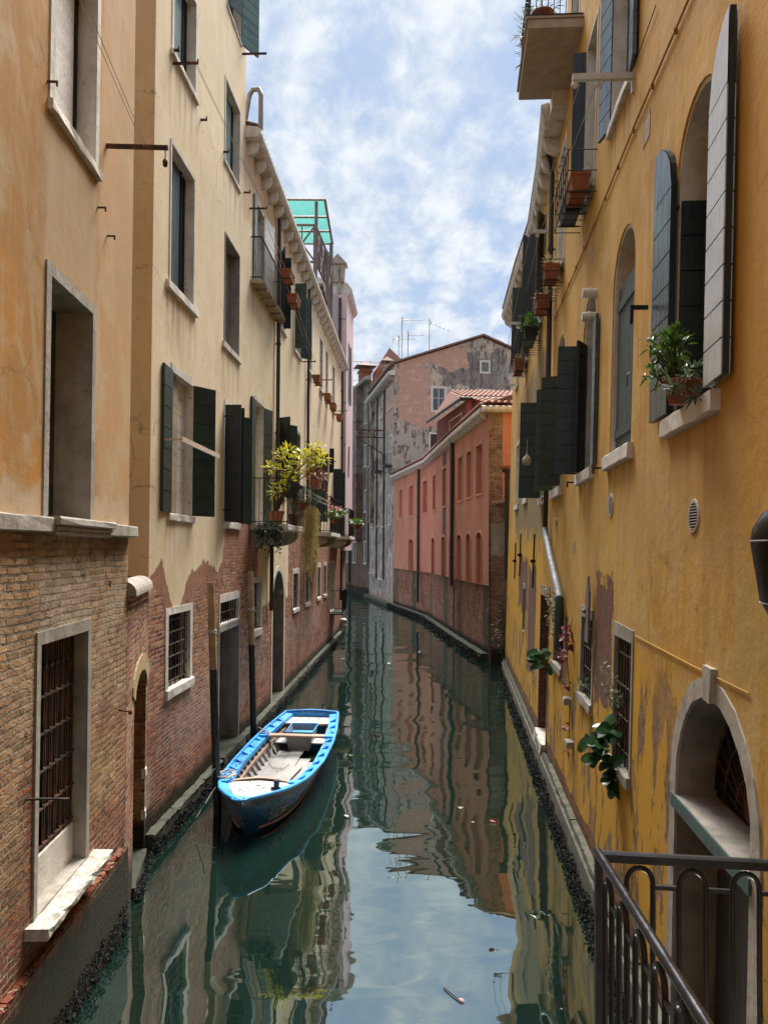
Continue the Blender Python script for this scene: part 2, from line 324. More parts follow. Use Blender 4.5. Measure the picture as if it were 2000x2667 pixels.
# ------------------------------------------------------------------ mesh helpers
class MB:
    def __init__(s): s.v = []; s.f = []; s.mi = []; s.sm = []; s.cur = 0
    def quad(s, *p, smooth=False):
        n = len(s.v); s.v += [tuple(q) for q in p]; s.f.append(tuple(range(n, n + len(p)))); s.mi.append(s.cur); s.sm.append(smooth)
    def add(s, V, F, smooth=False):
        n = len(s.v); s.v += [tuple(q) for q in V]
        for f in F: s.f.append(tuple(i + n for i in f)); s.mi.append(s.cur); s.sm.append(smooth)
    def box(s, x0, x1, y0, y1, z0, z1, X=None):
        V = [(x0, y0, z0), (x1, y0, z0), (x1, y1, z0), (x0, y1, z0), (x0, y0, z1), (x1, y0, z1), (x1, y1, z1), (x0, y1, z1)]
        if X: V = [X(Vector(q)) for q in V]
        s.add(V, [(0, 3, 2, 1), (4, 5, 6, 7), (0, 1, 5, 4), (1, 2, 6, 5), (2, 3, 7, 6), (3, 0, 4, 7)])
    def rough_box(s, x0, x1, y0, y1, z0, z1, j=.006, step=.18, bev=.012):
        """a stone: bevelled box whose long edges wander a little"""
        D = (x1 - x0, y1 - y0, z1 - z0); ax = max(range(3), key=lambda i: D[i]); n = max(1, int(D[ax] / step))
        o = [i for i in range(3) if i != ax]; lo = (x0, y0, z0); hi = (x1, y1, z1); b = min(bev, .3 * D[o[0]], .3 * D[o[1]])
        prof = [(lo[o[0]] + b, lo[o[1]]), (hi[o[0]] - b, lo[o[1]]), (hi[o[0]], lo[o[1]] + b), (hi[o[0]], hi[o[1]] - b), (hi[o[0]] - b, hi[o[1]]), (lo[o[0]] + b, hi[o[1]]), (lo[o[0]], hi[o[1]] - b), (lo[o[0]], lo[o[1]] + b)]
        V = []
        for k in range(n + 1):
            for p in prof:
                q = [0, 0, 0]; q[ax] = lo[ax] + D[ax] * k / n + random.uniform(-j, j); q[o[0]] = p[0] + random.uniform(-j, j); q[o[1]] = p[1] + random.uniform(-j, j); V.append(q)
        Fc = [(k * 8 + i, k * 8 + (i + 1) % 8, k * 8 + 8 + (i + 1) % 8, k * 8 + 8 + i) for k in range(n) for i in range(8)]
        Fc += [tuple(range(7, -1, -1)), tuple(range(n * 8, n * 8 + 8))]
        s.add(V, Fc)
    def tube(s, pts, r, n=6, cap=True, smooth=True):
        P = [Vector(p) for p in pts]; rr = r if isinstance(r, (list, tuple)) else [r] * len(P)
        V = []; up = None
        for i, p in enumerate(P):
            d = (P[min(i + 1, len(P) - 1)] - P[max(i - 1, 0)]).normalized()
            if up is None: up = Vector((0, 0, 1)) if abs(d.z) < .9 else Vector((1, 0, 0))
            a = d.cross(up)
            if a.length < 1e-5: a = d.orthogonal()
            a.normalize(); b = d.cross(a); up = -b if False else up
            for k in range(n):
                t = 2 * PI * k / n; V.append(p + (a * math.cos(t) + b * math.sin(t)) * rr[i])
        Fc = [(i * n + k, i * n + n + k, i * n + n + (k + 1) % n, i * n + (k + 1) % n) for i in range(len(P) - 1) for k in range(n)]
        s.add(V, Fc, smooth)
        if cap: s.add(V[:n], [tuple(range(n))]); s.add(V[-n:], [tuple(range(n - 1, -1, -1))])
    def prism(s, poly, a0, a1, axis=0):
        """polygon in the other two axes, extruded along axis"""
        n = len(poly)
        def mk(a, p):
            q = [0, 0, 0]; o = [i for i in range(3) if i != axis]; q[axis] = a; q[o[0]] = p[0]; q[o[1]] = p[1]; return q
        V = [mk(a0, p) for p in poly] + [mk(a1, p) for p in poly]
        s.add(V, [tuple(range(n)), tuple(range(2 * n - 1, n - 1, -1))] + [(i, i + n, (i + 1) % n + n, (i + 1) % n) for i in range(n)])
    def ring(s, inner, outer, y0, y1, closed=True, j=.0):
        """frame between two outlines in (x, z), from depth y0 (front) to y1"""
        n = len(inner); J = lambda: random.uniform(-j, j)
        A = [(p[0] + J() * .4, y0 + J() * .4, p[1] + J() * .4) for p in inner]; B = [(p[0] + J(), y0 + J() * .4, p[1] + J()) for p in outer]
        C_ = [(p[0], y1, p[1]) for p in inner]; D = [(p[0], y1, p[1]) for p in outer]
        V = A + B + C_ + D; Fc = []
        for i in range(n if closed else n - 1):
            k = (i + 1) % n
            Fc += [(i, k, n + k, n + i), (i, 2 * n + i, 2 * n + k, k), (n + i, n + k, 3 * n + k, 3 * n + i), (2 * n + i, 3 * n + i, 3 * n + k, 2 * n + k)]
        if not closed:
            for i in (0, n - 1): Fc.append((i, n + i, 3 * n + i, 2 * n + i))
        s.add(V, Fc)
    def lathe(s, prof, n=16, c=(0, 0, 0), smooth=True, sx=1, sy=1):
        V = [(c[0] + r * math.cos(2 * PI * k / n) * sx, c[1] + r * math.sin(2 * PI * k / n) * sy, c[2] + z) for r, z in prof for k in range(n)]
        s.add(V, [(i * n + k, i * n + (k + 1) % n, i * n + n + (k + 1) % n, i * n + n + k) for i in range(len(prof) - 1) for k in range(n)], smooth)
    def leaf(s, p, d, up, l, w, bend=.25, n=3, rnd=False):
        """one leaf: a bent blade with a midrib fold"""
        d = d.normalized(); a = d.cross(up)
        if a.length < 1e-4: a = d.orthogonal()
        a.normalize(); nn = a.cross(d); V = []
        for k in range(n + 1):
            t = k / n; wd = w * .5 * math.sin(PI * (.08 + .92 * t) ** .8) if k < n else 0.002; wd = w * .5 * math.sqrt(max(0., math.sin(PI * min(.97, .10 + .87 * t)))) if rnd else wd; wd = max(wd, .002)
            c = p + d * (l * t) - nn * (bend * l * t * t)
            V += [c - a * wd + nn * wd * .25, c, c + a * wd + nn * wd * .25]
        Fc = []
        for k in range(n):
            i = k * 3; Fc += [(i, i + 1, i + 4, i + 3), (i + 1, i + 2, i + 5, i + 4)]
        s.add(V, Fc, True)

WM = {}
def wmat(o): return WM.get(o.name, Matrix.Identity(4))
def build(name, mb, mats, parent=None, Mx=None, label=None):
    """link one mesh object; Mx is its world frame (default: its parent's)"""
    me = bpy.data.meshes.new(name); me.from_pydata(mb.v, [], mb.f)
    for m in (mats if isinstance(mats, (list, tuple)) else [mats]): me.materials.append(m)
    me.polygons.foreach_set('material_index', mb.mi); me.polygons.foreach_set('use_smooth', mb.sm); me.update()
    o = bpy.data.objects.new(name, me); COL.objects.link(o)
    return place(o, parent, Mx, label)
def place(o, parent, Mx=None, label=None):
    P = wmat(parent) if parent else Matrix.Identity(4)
    Mw = Mx if Mx is not None else P
    if parent: o.parent = parent; o.matrix_parent_inverse = Matrix.Identity(4)
    o.matrix_basis = P.inverted() @ Mw; WM[o.name] = Mw.copy()
    if label: o['label'] = label
    return o
def dup(o, parent, off=(0, 0, 0), rot=None):
    """copy of one part sharing its mesh, shifted in its parent's frame"""
    c = o.copy(); COL.objects.link(c)
    Mx = wmat(parent) @ Matrix.Translation(off) @ (rot or Matrix.Identity(4)); return place(c, parent, Mx)
def tag(o, label=None, cat=None, group=None, kind=None):
    if label: o['label'] = label
    if cat: o['category'] = cat
    if group: o['group'] = group
    if kind: o['kind'] = kind
    return o
def empty(name, Mx, label, cat, group=None):
    o = bpy.data.objects.new(name, None); COL.objects.link(o); o.empty_display_size = .2; o.matrix_basis = Mx; WM[o.name] = Mx.copy()
    return tag(o, label, cat, group)
def frame(o, d, lean=0.):
    """facade frame: x along the wall to the viewer's right, y into the wall, z up"""
    d = Vector((d[0], d[1], 0)).normalized(); yin = Vector((-d.y, d.x, 0)); z = Vector((0, 0, 1))
    y = yin * math.cos(lean) - z * math.sin(lean); u = z * math.cos(lean) + yin * math.sin(lean)
    Mx = Matrix.Identity(4)
    for i, v in enumerate((d, y, u)):
        for k in range(3): Mx[k][i] = v[k]
    Mx[0][3], Mx[1][3] = o[0], o[1]
    return Mx

def rect(a, b, c, d): return [(a, c), (b, c), (b, d), (a, d)]
def arch_pts(a, b, z0, zs, rise, n=12):
    r = (b - a) / 2; m = (a + b) / 2
    return [(a, z0)] + [(m - r * math.cos(PI * k / n), zs + rise * math.sin(PI * k / n)) for k in range(n + 1)] + [(b, z0)]

class Facade:
    def __init__(s, Mx, root, mat, x0, x1, z0, z1, reveal=.25):
        s.M = Mx; s.root = root; s.mat = mat; s.b = (x0, x1, z0, z1); s.holes = []; s.arch = []
    def hole(s, a, b, c, d, depth, arch=None): s.holes.append((a, b, c, d, depth, arch))
    def obj(s, name, mb, mats, parent=None, label=None): return build(name, mb, mats, parent or s.root, s.M, label)
    def finish(s, name='wall', thick=.0, extra=None, top=None):
        x0, x1, z0, z1 = s.b; H = s.holes
        xs = sorted({x0, x1} | {q for h in H for q in h[:2] if x0 < q < x1}); zs = sorted({z0, z1} | {q for h in H for q in h[2:4] if z0 < q < z1})
        mb = MB()
        for i in range(len(xs) - 1):
            for k in range(len(zs) - 1):
                cx_, cz_ = (xs[i] + xs[i + 1]) / 2, (zs[k] + zs[k + 1]) / 2
                if any(h[0] < cx_ < h[1] and h[2] < cz_ < h[3] for h in H): continue
                mb.quad((xs[i], 0, zs[k]), (xs[i + 1], 0, zs[k]), (xs[i + 1], 0, zs[k + 1]), (xs[i], 0, zs[k + 1]))
        for a, b, c, d, dep, ar in H:
            pts = ar or rect(a, b, c, d)
            if ar:   # spandrels between the arch and its bounding box
                mid = (a + b) / 2; Lf = [p for p in ar[1:-1] if p[0] <= mid + 1e-6]; Rt = [p for p in ar[1:-1] if p[0] >= mid - 1e-6]
                for q, cor in ((Lf, (a, d)), (Rt, (b, d))):
                    for i in range(len(q) - 1): mb.quad((cor[0], 0, cor[1]), (q[i + 1][0], 0, q[i + 1][1]), (q[i][0], 0, q[i][1]))
                pts = ar
            n = len(pts)
            for i in range(n):
                p, q = pts[i], pts[(i + 1) % n]
                mb.quad((p[0], 0, p[1]), (p[0], dep, p[1]), (q[0], dep, q[1]), (q[0], 0, q[1]))
            # back of the niche
            mb.add([(p[0], dep + .004, p[1]) for p in pts], [tuple(range(n))])
        # body of the building behind the front: sides, back, top
        t = thick or 6.
        mb.quad((x0, 0, z0), (x0, 0, z1), (x0, t, z1), (x0, t, z0)); mb.quad((x1, 0, z0), (x1, t, z0), (x1, t, z1), (x1, 0, z1))
        mb.quad((x0, t, z0), (x0, t, z1), (x1, t, z1), (x1, t, z0)); mb.quad((x0, 0, z1), (x1, 0, z1), (x1, t, z1), (x0, t, z1))
        s.wall = s.obj(name, mb, s.mat)
        return s.wall
    # ---- one window or door with its parts
    def win(s, a, b, c, d, depth=.2, fw=.11, fm='istrian', proud=.015, sill=(.09, .07, .10), back='green_dark', backd=None, boards=0, arch=None, lintel=None, grille=None, leaves=(),
            name='window', gap=0., fj=.004, bm=None, label=None, glass=False, sillm=None, split=False, liner=None):
        ar = arch_pts(a, b, c, arch[0], arch[1]) if arch else None
        g = fw * .5
        if arch:
            hp = arch_pts(a - g, b + g, c - (0 if sill else 0), arch[0], arch[1] + g); s.hole(a - g, b + g, c, arch[0] + arch[1] + g, depth, hp)
        else: s.hole(a - g, b + g, c - g, d + g, depth)
        mb = MB()
        if fw > 0:
            if arch: mb.ring(ar, arch_pts(a - fw, b + fw, c, arch[0], arch[1] + fw), -proud, depth - .003, False, fj)
            else:
                # jambs, lintel as separate stones of one frame
                mb.ring(rect(a, b, c, d), rect(a - fw, b + fw, c - fw * .8, d + (lintel or fw)), -proud, depth - .003, True, fj)
        W = s.obj(name, mb, M[fm], label=label) if fw > 0 else None
        bd = backd if backd is not None else depth - .02
        if liner and W:
            mbl = MB(); ii = ar or rect(a, b, c, d); cxm = (a + b) / 2
            jj = arch_pts(a + .004, b - .004, c + .001, arch[0], arch[1] - .004) if arch else rect(a + .004, b - .004, c + .004, d - .004)
            mbl.ring(jj, ii, .012, depth - .006, not arch); s.obj('reveal', mbl, M[liner], parent=W)
        # back panel
        if back:
            mb2 = MB(); pad = .004
            if arch:
                pts = arch_pts(a - .01, b + .01, c - .01, arch[0], arch[1] + .01); n = len(pts)
                mb2.add([(p[0], bd, p[1]) for p in pts] + [(p[0], bd + .015, p[1]) for p in pts], [tuple(range(n)), tuple(range(2 * n - 1, n - 1, -1))])
            elif boards:
                e = b - gap; hb = (d - c) / boards
                mb2.box(a - pad, e, bd, bd + .012, c - pad, d + pad)
                if boards > 0:
                    for k in range(boards): mb2.box(a + .01, e - .01, bd - .014, bd - .0005, c + k * hb + .006, c + (k + 1) * hb - .006)
            else:
                mb2.box(a - pad, b - gap, bd, bd + .012, c - pad, d + pad)
            if gap: mb2.cur = 1; mb2.box(b - gap - .001, b + pad, bd + .02, bd + .03, c - pad, d + pad); mb2.box(b - gap - .03, b - gap - .001, bd - .02, bd + .02, c, d)
            nm = 'pane' if back == 'glass' else ('shutter' if back not in ('dark', 'dark_brown') else 'panel')
            B = s.obj(nm, mb2, [bm or M[back], M['dark']], parent=W)
            if W is None: W = B
        if split and W:
            mb3 = MB(); m_ = (a + b) / 2
            for q in (a, m_ - .03, b - .05): mb3.box(q, q + .05, bd - .045, bd - .004, c, d)
            for q in (c, c + (d - c) * .55, d - .05): mb3.box(a + .051, b - .051, bd - .04, bd - .006, q, q + .04)
            s.obj('sash', mb3, M['white_plank'], parent=W)
        if sill and W:
            mb4 = MB(); ex, pr, th = sill
            mb4.rough_box(a - fw - ex + .02, b + fw + ex - .02, -pr, depth * .6, c - th, c + .012, j=.006)
            s.obj('sill', mb4, M[sillm or fm], parent=W)
        if grille and W:
            nv, nh, dy, r = grille; mb5 = MB()
            for k in range(nv):
                x = a + (b - a) * (k + .5) / nv; mb5.tube([(x, dy, c), (x, dy, (d if not arch else arch[0] + arch[1] * .6))], r, 5)
            for k in range(nh):
                z = c + (d - c) * (k + .5) / nh; mb5.box(a, b, dy - r * 1.3, dy + r * 1.3, z - r * .8, z + r * .8)
            s.obj('grille', mb5, M['iron_rust'], parent=W)
        for lf in leaves: s.leaf(parent=W, **lf)
        return W
    def leaf(s, parent, h, c, d, w, side, ang, boards=7, mat='green_dark', y=-.03, arch=0, th=.045, hooks=True, vertical=False, name='shutter', core=None):
        """shutter leaf hinged at x=h; closed it extends to side*w; ang is how far it has swung open"""
        A = R(ang); dx, dy = side * math.cos(A), -math.sin(A)      # along the leaf
        # thickness towards the outside when closed
        nx, ny = -side * math.sin(A) * 1.0, -math.cos(A)
        def P(u, v, z): return (h + dx * u + nx * v, y + dy * u + ny * v, z)
        X = lambda q: Vector(P(q.x, q.y, q.z))
        mb = MB(); mb.cur = 1 if core else 0
        topz = lambda u: d + (arch * math.sqrt(max(0., 1 - (1 - min(1, max(0, u / w))) ** 2)) if arch else 0)
        if arch:
            n = 10; us = [w * k / n for k in range(n + 1)]
            lo = [(u, c) for u in us]; hi = [(u, topz(u)) for u in us]
            poly = lo + hi[::-1]; m = len(poly)
            V = [P(u, 0, z) for u, z in poly] + [P(u, th, z) for u, z in poly]
            mb.add(V, [tuple(range(m)), tuple(range(2 * m - 1, m - 1, -1))] + [(i, i + m, (i + 1) % m + m, (i + 1) % m) for i in range(m)])
        else: mb.box(0, w, .012, th - .012, c, d, X=X)
        e = .004; mb.cur = 0
        if vertical:
            k_ = max(2, int(w / .13))
            for k in range(k_):
                a_, b_ = w * k / k_ + e, w * (k + 1) / k_ - e
                mb.box(a_, b_, th - .012, th, c, topz(a_) if arch else d, X=X)
                mb.box(a_, b_, 0, .012, c, d, X=X)
            for z in (c + .12 * (d - c), d - .12 * (d - c)): mb.box(.02, w * .95, th, th + .02, z - .05, z + .05, X=X)
        elif boards:
            hb = (d - c) / boards
            for k in range(boards):
                for v0, v1 in ((-.001 if arch else 0, .012), (th - .012, th + (.001 if arch else 0))):
                    if arch: v0, v1 = (v0 - .008, v0 + .002) if v0 < .005 else (v1 - .002, v1 + .008)
                    mb.box(.004, w - .004, v0, v1, c + k * hb + (.007 if k else 0), c + (k + 1) * hb - .007, X=X)
            if arch:
                ub = [w * (k / 8) for k in range(9)]
                for v0, v1 in ((-.008, .001), (th - .001, th + .008)):
                    V = [P(u, v0, d + .007) for u in ub] + [P(u, v0, max(d + .008, topz(u) - .01)) for u in ub]
                    mb.add(V, [(i, i + 1, i + 10, i + 9) for i in range(8)])
                    V = [P(u, v1, d + .007) for u in ub] + [P(u, v1, max(d + .008, topz(u) - .01)) for u in ub]
                    mb.add(V, [(i, i + 9, i + 10, i + 1) for i in range(8)])
        o = s.obj(name, mb, [M[mat]] + ([M[core]] if core else []), parent=parent)
        if hooks:
            mh = MB()
            for z in (c + .1 * (d - c), c + .9 * (d - c)): mh.box(-.05, w * .45, th + .002, th + .010, z - .014, z + .014, X=X)
            mh.tube([P(w * .7, th + .012, c + .42 * (d - c)), P(w * .75, th + .05, c + .40 * (d - c)), P(w * .72, th + .045, c + .34 * (d - c))], .007, 5)
            s.obj('iron_hook', mh, M['iron'], parent=o)
        return o
def stone_bracket(f, x, w, prot, z1, h, mat='istrian', parent=None, name='bracket'):
    mb = MB(); P = [(0.03, z1), (-prot, z1), (-prot, z1 - .3 * h)]
    for k in range(1, 7):
        a = PI / 2 * k / 6; P.append((-prot + (prot - .02) * (1 - math.cos(a)) , z1 - .3 * h - .7 * h * math.sin(a)))
    P.append((.03, z1 - h)); mb.prism(P, x - w / 2, x + w / 2, 0)
    return f.obj(name, mb, M[mat], parent=parent)
def railing(f, x0, x1, y0, z0, z1, n, parent, mat='iron', sides=True, r=.008):
    mb = MB()
    for z in (z0 + .06, z1): mb.box(x0, x1, y0 - .015, y0 + .015, z - .012, z + .012)
    for k in range(n + 1):
        x = x0 + (x1 - x0) * k / n; mb.tube([(x, y0, z0), (x, y0, z1)], r, 5)
    if sides:
        m = max(2, int(abs(y0) / .1))
        for x in (x0, x1):
            for z in (z0 + .06, z1): mb.box(x - .015, x + .015, y0 + .016, -.005, z - .012, z + .012)
            for k in range(1, m): mb.tube([(x, y0 * k / m, z0), (x, y0 * k / m, z1)], r, 5)
    return f.obj('railing', mb, M[mat], parent=parent)
def pipe(f, pts, r=.05, mat='pipe_brown', name='drainpipe', clips=True, label=None):
    mb = MB(); mb.tube(pts, r, 10)
    for i in range(len(pts) - 1):
        a, b = Vector(pts[i]), Vector(pts[i + 1]); n = int((b - a).length / 2.2)
        for k in range(n):
            c = a.lerp(b, (k + .5) / n); d = (b - a).normalized() * .035; mb.tube([c - d, c + d], r * 1.22, 10)
            mb.box(c.x - .012, c.x + .012, c.y, .02, c.z - .012, c.z + .012)
    return f.obj(name, mb, M[mat], label=label)
def roof_tiles(mb, a0, a1, n_rows, P, pitch=.2, r=.085):
    """barrel tiles: P(u, t) gives points; u along the eave a0..a1, t 0..1 up the slope"""
    n = int((a1 - a0) / pitch)
    for i in range(n):
        u = a0 + (i + .5) * pitch
        for k in range(n_rows):
            t0, t1 = k / n_rows, (k + 1.12) / n_rows; q = 5; V = []
            for t, rr, lift in ((t0, r, .035), (min(1, t1), r * .86, .0)):
                for j in range(q + 1):
                    an = PI * j / q; p = P(u + math.cos(an) * rr + random.uniform(-.006, .006), t); V.append((p[0], p[1], p[2] + math.sin(an) * rr * .8 + lift))
            mb.add(V, [(j, j + 1, j + q + 2, j + q + 1) for j in range(q)], True)
            mb.add([V[j] for j in range(q + 1)], [tuple(range(q + 1))])

# ------------------------------------------------------------------ water and canal bed
def water_mat():
    t = T('canal_water')
    v = t.vmul(t.obj, (.55, 1., 1))
    a = t.noise(.60, 1, .4, v, .2); b = t.noise(1.9, 2, .45, t.vadd(v, (3, 1, 0)), .3); c = t.noise(11, 2, .5, t.vmul(t.obj, (1, .7, 1)))
    h = t.m_('ADD', t.m_('MULTIPLY', a, 1.0), t.m_('ADD', t.m_('MULTIPLY', b, .085), t.m_('MULTIPLY', c, .0004)))
    n = t.bump(h, .105, .42)
    gl = t.t.nodes.new("ShaderNodeBsdfGlossy"); gl.inputs['Roughness'].default_value = .015; t.put(gl.inputs['Color'], (.84, .95, .92)); t.l(n, gl.inputs['Normal'])
    df = t.t.nodes.new("ShaderNodeBsdfDiffuse"); t.put(df.inputs['Color'], t.mix(t.noise(.25, 3), (.0045, .0155, .0115), (.007, .020, .015)))
    lw = t.t.nodes.new("ShaderNodeFresnel"); lw.inputs['IOR'].default_value = 3.4; t.l(n, lw.inputs['Normal'])
    mx = t.t.nodes.new("ShaderNodeMixShader"); t.l(t.m_('MINIMUM', t.m_('MULTIPLY', lw.outputs[0], 1.35), .70), mx.inputs[0])
    t.l(df.outputs[0], mx.inputs[1]); t.l(gl.outputs[0], mx.inputs[2]); t.l(mx.outputs[0], t.out.inputs[0])
    return t.m
M['water'] = water_mat()
mb = MB(); mb.quad((-60, -30, 0), (60, -30, 0), (60, 160, 0), (-60, 160, 0))
tag(build('water', mb, M['water']), 'calm dark green canal water', kind='structure')
mb = MB(); mb.quad((-120, -60, -2.2), (120, -60, -2.2), (120, 300, -2.2), (-120, 300, -2.2))
tag(build('canal_bed', mb, flat_mat('mud', (.03, .03, .02))), 'muddy canal bed', kind='structure')

# ------------------------------------------------------------------ orange building, nearest on the left
mo = facade_mat('orange_plaster_over_brick', (.49, .215, .034), (.38, .19, .05), (.45, .345, .205), [(-8, 4.62), (10, 4.62)], (-8, 10), drips=[(6.6, 8.0, 8.34, 2.2), (6.3, 7.0, 12, 2)], amp=.02,
    bricks=((.34, .105, .05), (.36, .16, .08), (.20, .06, .035)), mortar=(.38, .29, .20), pale=(.42, .32, .21), pale_amt=.12, eff=.3, wet=.80, streak=.5, blot=1., rough_plaster=.3,
    patches=[dict(k='bstain', s0=-8, s1=9.6, z0=-1, z1=1.5, soft=.1, c=(.26, .075, .042), amt=.8, edge=.2), dict(k='bstain', s0=3, s1=6.4, z0=1.7, z1=2.5, soft=.12, c=(.36, .24, .12), amt=.7, edge=.15),
             dict(k='bstain', s0=-8, s1=9.6, z0=2.75, z1=5, soft=.12, c=(.44, .30, .165), amt=.84, edge=.2),
             dict(k='bstain', s0=6.62, s1=7.92, z0=3.72, z1=4.66, soft=.04, c=(.36, .28, .21), amt=.9, edge=.05),
             dict(k='bstain', s0=7.9, s1=8.9, z0=1.6, z1=2.5, soft=.2, c=(.45, .32, .14), amt=.6, edge=.15),
             dict(k='stain', s0=6.62, s1=7.95, z0=6.98, z1=8.35, soft=.05, c=(.45, .335, .20), amt=.7, edge=.06),
             dict(k='stain', s0=8.02, s1=9.5, z0=4.7, z1=16, soft=.14, c=(.50, .335, .185), amt=.6, edge=.15),
             dict(k='stain', s0=4., s1=9.5, z0=4.7, z1=4.98, soft=.12, c=(.50, .40, .29), amt=.6, edge=.1)])
MO = frame((-2.66, 0), (-.045, 1))
ro = empty('orange_building', MO, 'tall orange plastered house with peeling shutter and brick ground floor, nearest on the left bank', 'building')
f = Facade(MO, ro, mo, -7, 9.27, -1.5, 15.5)
w1 = f.win(6.75, 7.86, 8.43, 10.35, depth=.19, fw=.1, back='white_old', gap=.13, bm=M['white_old'], boards=0, sill=(.04, .05, .09), label='peeling white shuttered window')
w2 = f.win(6.75, 7.85, 4.77, 6.91, depth=.38, fw=.105, fm='istrian_dark', back='green_dark', sill=None, bm=M['green_dark'], label='deep window with grey surround')
mb = MB(); mb.box(7.852, 7.856, .0, .36, 4.78, 6.9); f.obj('reveal', mb, M['grey_render'], w2)
mb = MB(); mb.box(6.76, 7.85, .0, .36, 6.906, 6.909); f.obj('soffit', mb, M['grey_render'], w2)
w3 = f.win(6.65, 7.86, 1.36, 3.66, depth=.42, fw=.09, fm='istrian_dark', lintel=.115, back='dark', sill=None, fj=.014, label='tall barred window with stone surround')
mb = MB()
for k in range(9):
    x = 6.70 + k * .138
    mb.tube([(x - .022, .13, 1.74), (x - .022, .13, 3.62)], .008, 5); mb.tube([(x + .022, .13, 1.74), (x + .022, .13, 3.62)], .008, 5)
    for z in (1.78, 2.12, 2.46, 2.80, 3.14, 3.42):
        mb.lathe([(.001, -.03), (.028, -.018), (.036, 0), (.028, .018), (.001, .03)], 6, (x, .13, z), sy=.6)
for z in (1.78, 2.12, 2.46, 2.80, 3.14): mb.box(6.652, 7.858, .115, .145, z - .008, z + .008)
f.obj('grille', mb, M['iron_rust'], w3)
mb = MB(); mb.rough_box(6.652, 7.858, .115, .20, 1.34, 1.73, .002); f.obj('sill_panel', mb, M['istrian_pale'], w3)
mb = MB(); mb.rough_box(6.42, 8.14, -.20, .13, 1.255, 1.338, .010, .10, .015); f.obj('sill', mb, stone_mat('chipped_white_sill', (.54, .51, .45), (.14, .11, .08), .7, 2.4, 1.0), w3)
mb = MB(); mb.rough_box(-7, 6.70, -.10, .05, 4.63, 4.765, .005, .5); mb.rough_box(8.27, 9.32, -.10, .05, 4.63, 4.765, .005, .5)
f.obj('string_course', mb, M['istrian_dark'])
mb = MB(); mb.rough_box(6.68, 8.29, -.15, .06, 4.70, 4.775, .004, .5); mb.rough_box(6.71, 8.26, -.12, .05, 4.655, 4.70, .003, .5); mb.rough_box(6.7, 8.27, -.105, .05, 4.61, 4.655, .003, .5)
f.obj('sill', mb, M['istrian_dark'], w2)
mb = MB()                                      # rounded plinth course of bricks
for k in range(int(15.9 / .128)):
    x = -6.8 + k * .128; dz_ = random.uniform(-.012, .006); mb.rough_box(x + .004, x + .122, -.052 + random.uniform(-.008, .006), .02, .945, 1.0 + dz_, .009, .05, .028)
f.obj('plinth_course', mb, mo)
mb = MB(); mb.box(-7, 9.262, -.05, -.004, -1.5, .94); f.obj('plinth', mb, mo)
mb = MB(); mb.box(8.55, 8.60, -.004, .002, 4.07, 4.13); f.obj('putlog_hole', mb, M['dark'])
mb = MB(); mb.tube([(6.40, 0, 2.42), (6.47, -.13, 2.40), (6.56, -.30, 2.37)], .011, 6); f.obj('iron_spike', mb, M['iron_rust'])
mb = MB(); mb.tube([(8.95, 0, 2.63), (8.98, -.12, 2.60)], .010, 6); mb.lathe([(.0, -.03), (.026, -.01), (.022, .02), (0, .035)], 8, (8.98, -.13, 2.59)); f.obj('mooring_hook', mb, M['iron_rust'])
mb = MB(); mb.box(8.22, 8.26, -.66, 0, 8.84, 8.88); mb.tube([(8.24, -.63, 8.84), (8.24, -.63, 8.74)], .006, 5); mb.lathe([(0, 0), (.025, .02), (.03, .07), (.012, .10), (0, .11)], 8, (8.24, -.63, 8.64)); f.obj('line_bracket', mb, M['iron_rust'])
for s_, z_ in ((6.62, 8.57), (7.98, 8.07), (8.3, 7.9)):
    mb = MB(); mb.box(s_ - .008, s_ + .008, -.09, 0, z_ - .008, z_ + .008); mb.box(s_ - .008, s_ + .008, -.09, -.075, z_ - .04, z_ - .009); f.obj('shutter_catch', mb, M['iron_rust'])
f.finish(thick=7.)

# ------------------------------------------------------------------ low garden wall with water door between orange and cream
ml = facade_mat('mixed_red_brick', (.4, .2, .1), (.4, .25, .15), (.4, .3, .2), [(0, 20), (3, 20)], (-1, 3), bricks=((.34, .10, .05), (.38, .20, .10), (.22, .065, .035)), mortar=(.38, .31, .24), pale=(.44, .34, .20), pale_amt=.3, wet=.42, eff=.3)
MLW = frame((-3.075, 9.26), (-.425, 2.22))
rl = empty('garden_wall', MLW, 'low brick wall with rounded white coping and a small arched water door, between the orange and cream houses', 'wall')
f = Facade(MLW, rl, ml, .0, 2.262, -1.5, 3.78)
f.win(.75, 2.05, -.2, 2.7, depth=.32, fw=0, back='dark_brown', arch=(2.55, .26), sill=None, name='water_door')
mb = MB()
for k in range(13):
    a = PI * (k + .5) / 13; c, s_ = math.cos(a), math.sin(a); m = 1.4
    P = []
    for aa, rr in ((a - PI / 27, .66), (a + PI / 27, .66), (a + PI / 27, .90), (a - PI / 27, .90)): P.append((m - math.cos(aa) * rr, 2.52 + math.sin(aa) * rr * .45 + (rr - .66) * .45))
    mb.prism(P, -.02, .10, 1)
f.obj('brick_arch', mb, flat_mat('yellow_arch_brick', (.44, .33, .17), .9, 0, .6, 9))
mb = MB(); mb.box(.9, 1.15, .12, .29, -.1, 2.6); mb.box(.76, 2.05, .20, .30, 1.45, 1.58); mb.box(.76, 2.05, .20, .30, .75, .88); f.obj('door_frame', mb, M['wood'])
mb = MB(); mb.rough_box(.72, 2.04, -.04, .3, .02, .14, .01); f.obj('doorstep', mb, M['ledge0'])
for z, s0, s1 in ((1.15, 1.98, 2.25), (.55, 1.98, 2.2)):
    mb = MB(); mb.rough_box(s0 + .06, s1 - .02, -.012, .05, z, z + .14, .004); f.obj('stone_block', mb, M['istrian_pale'])
mb = MB()
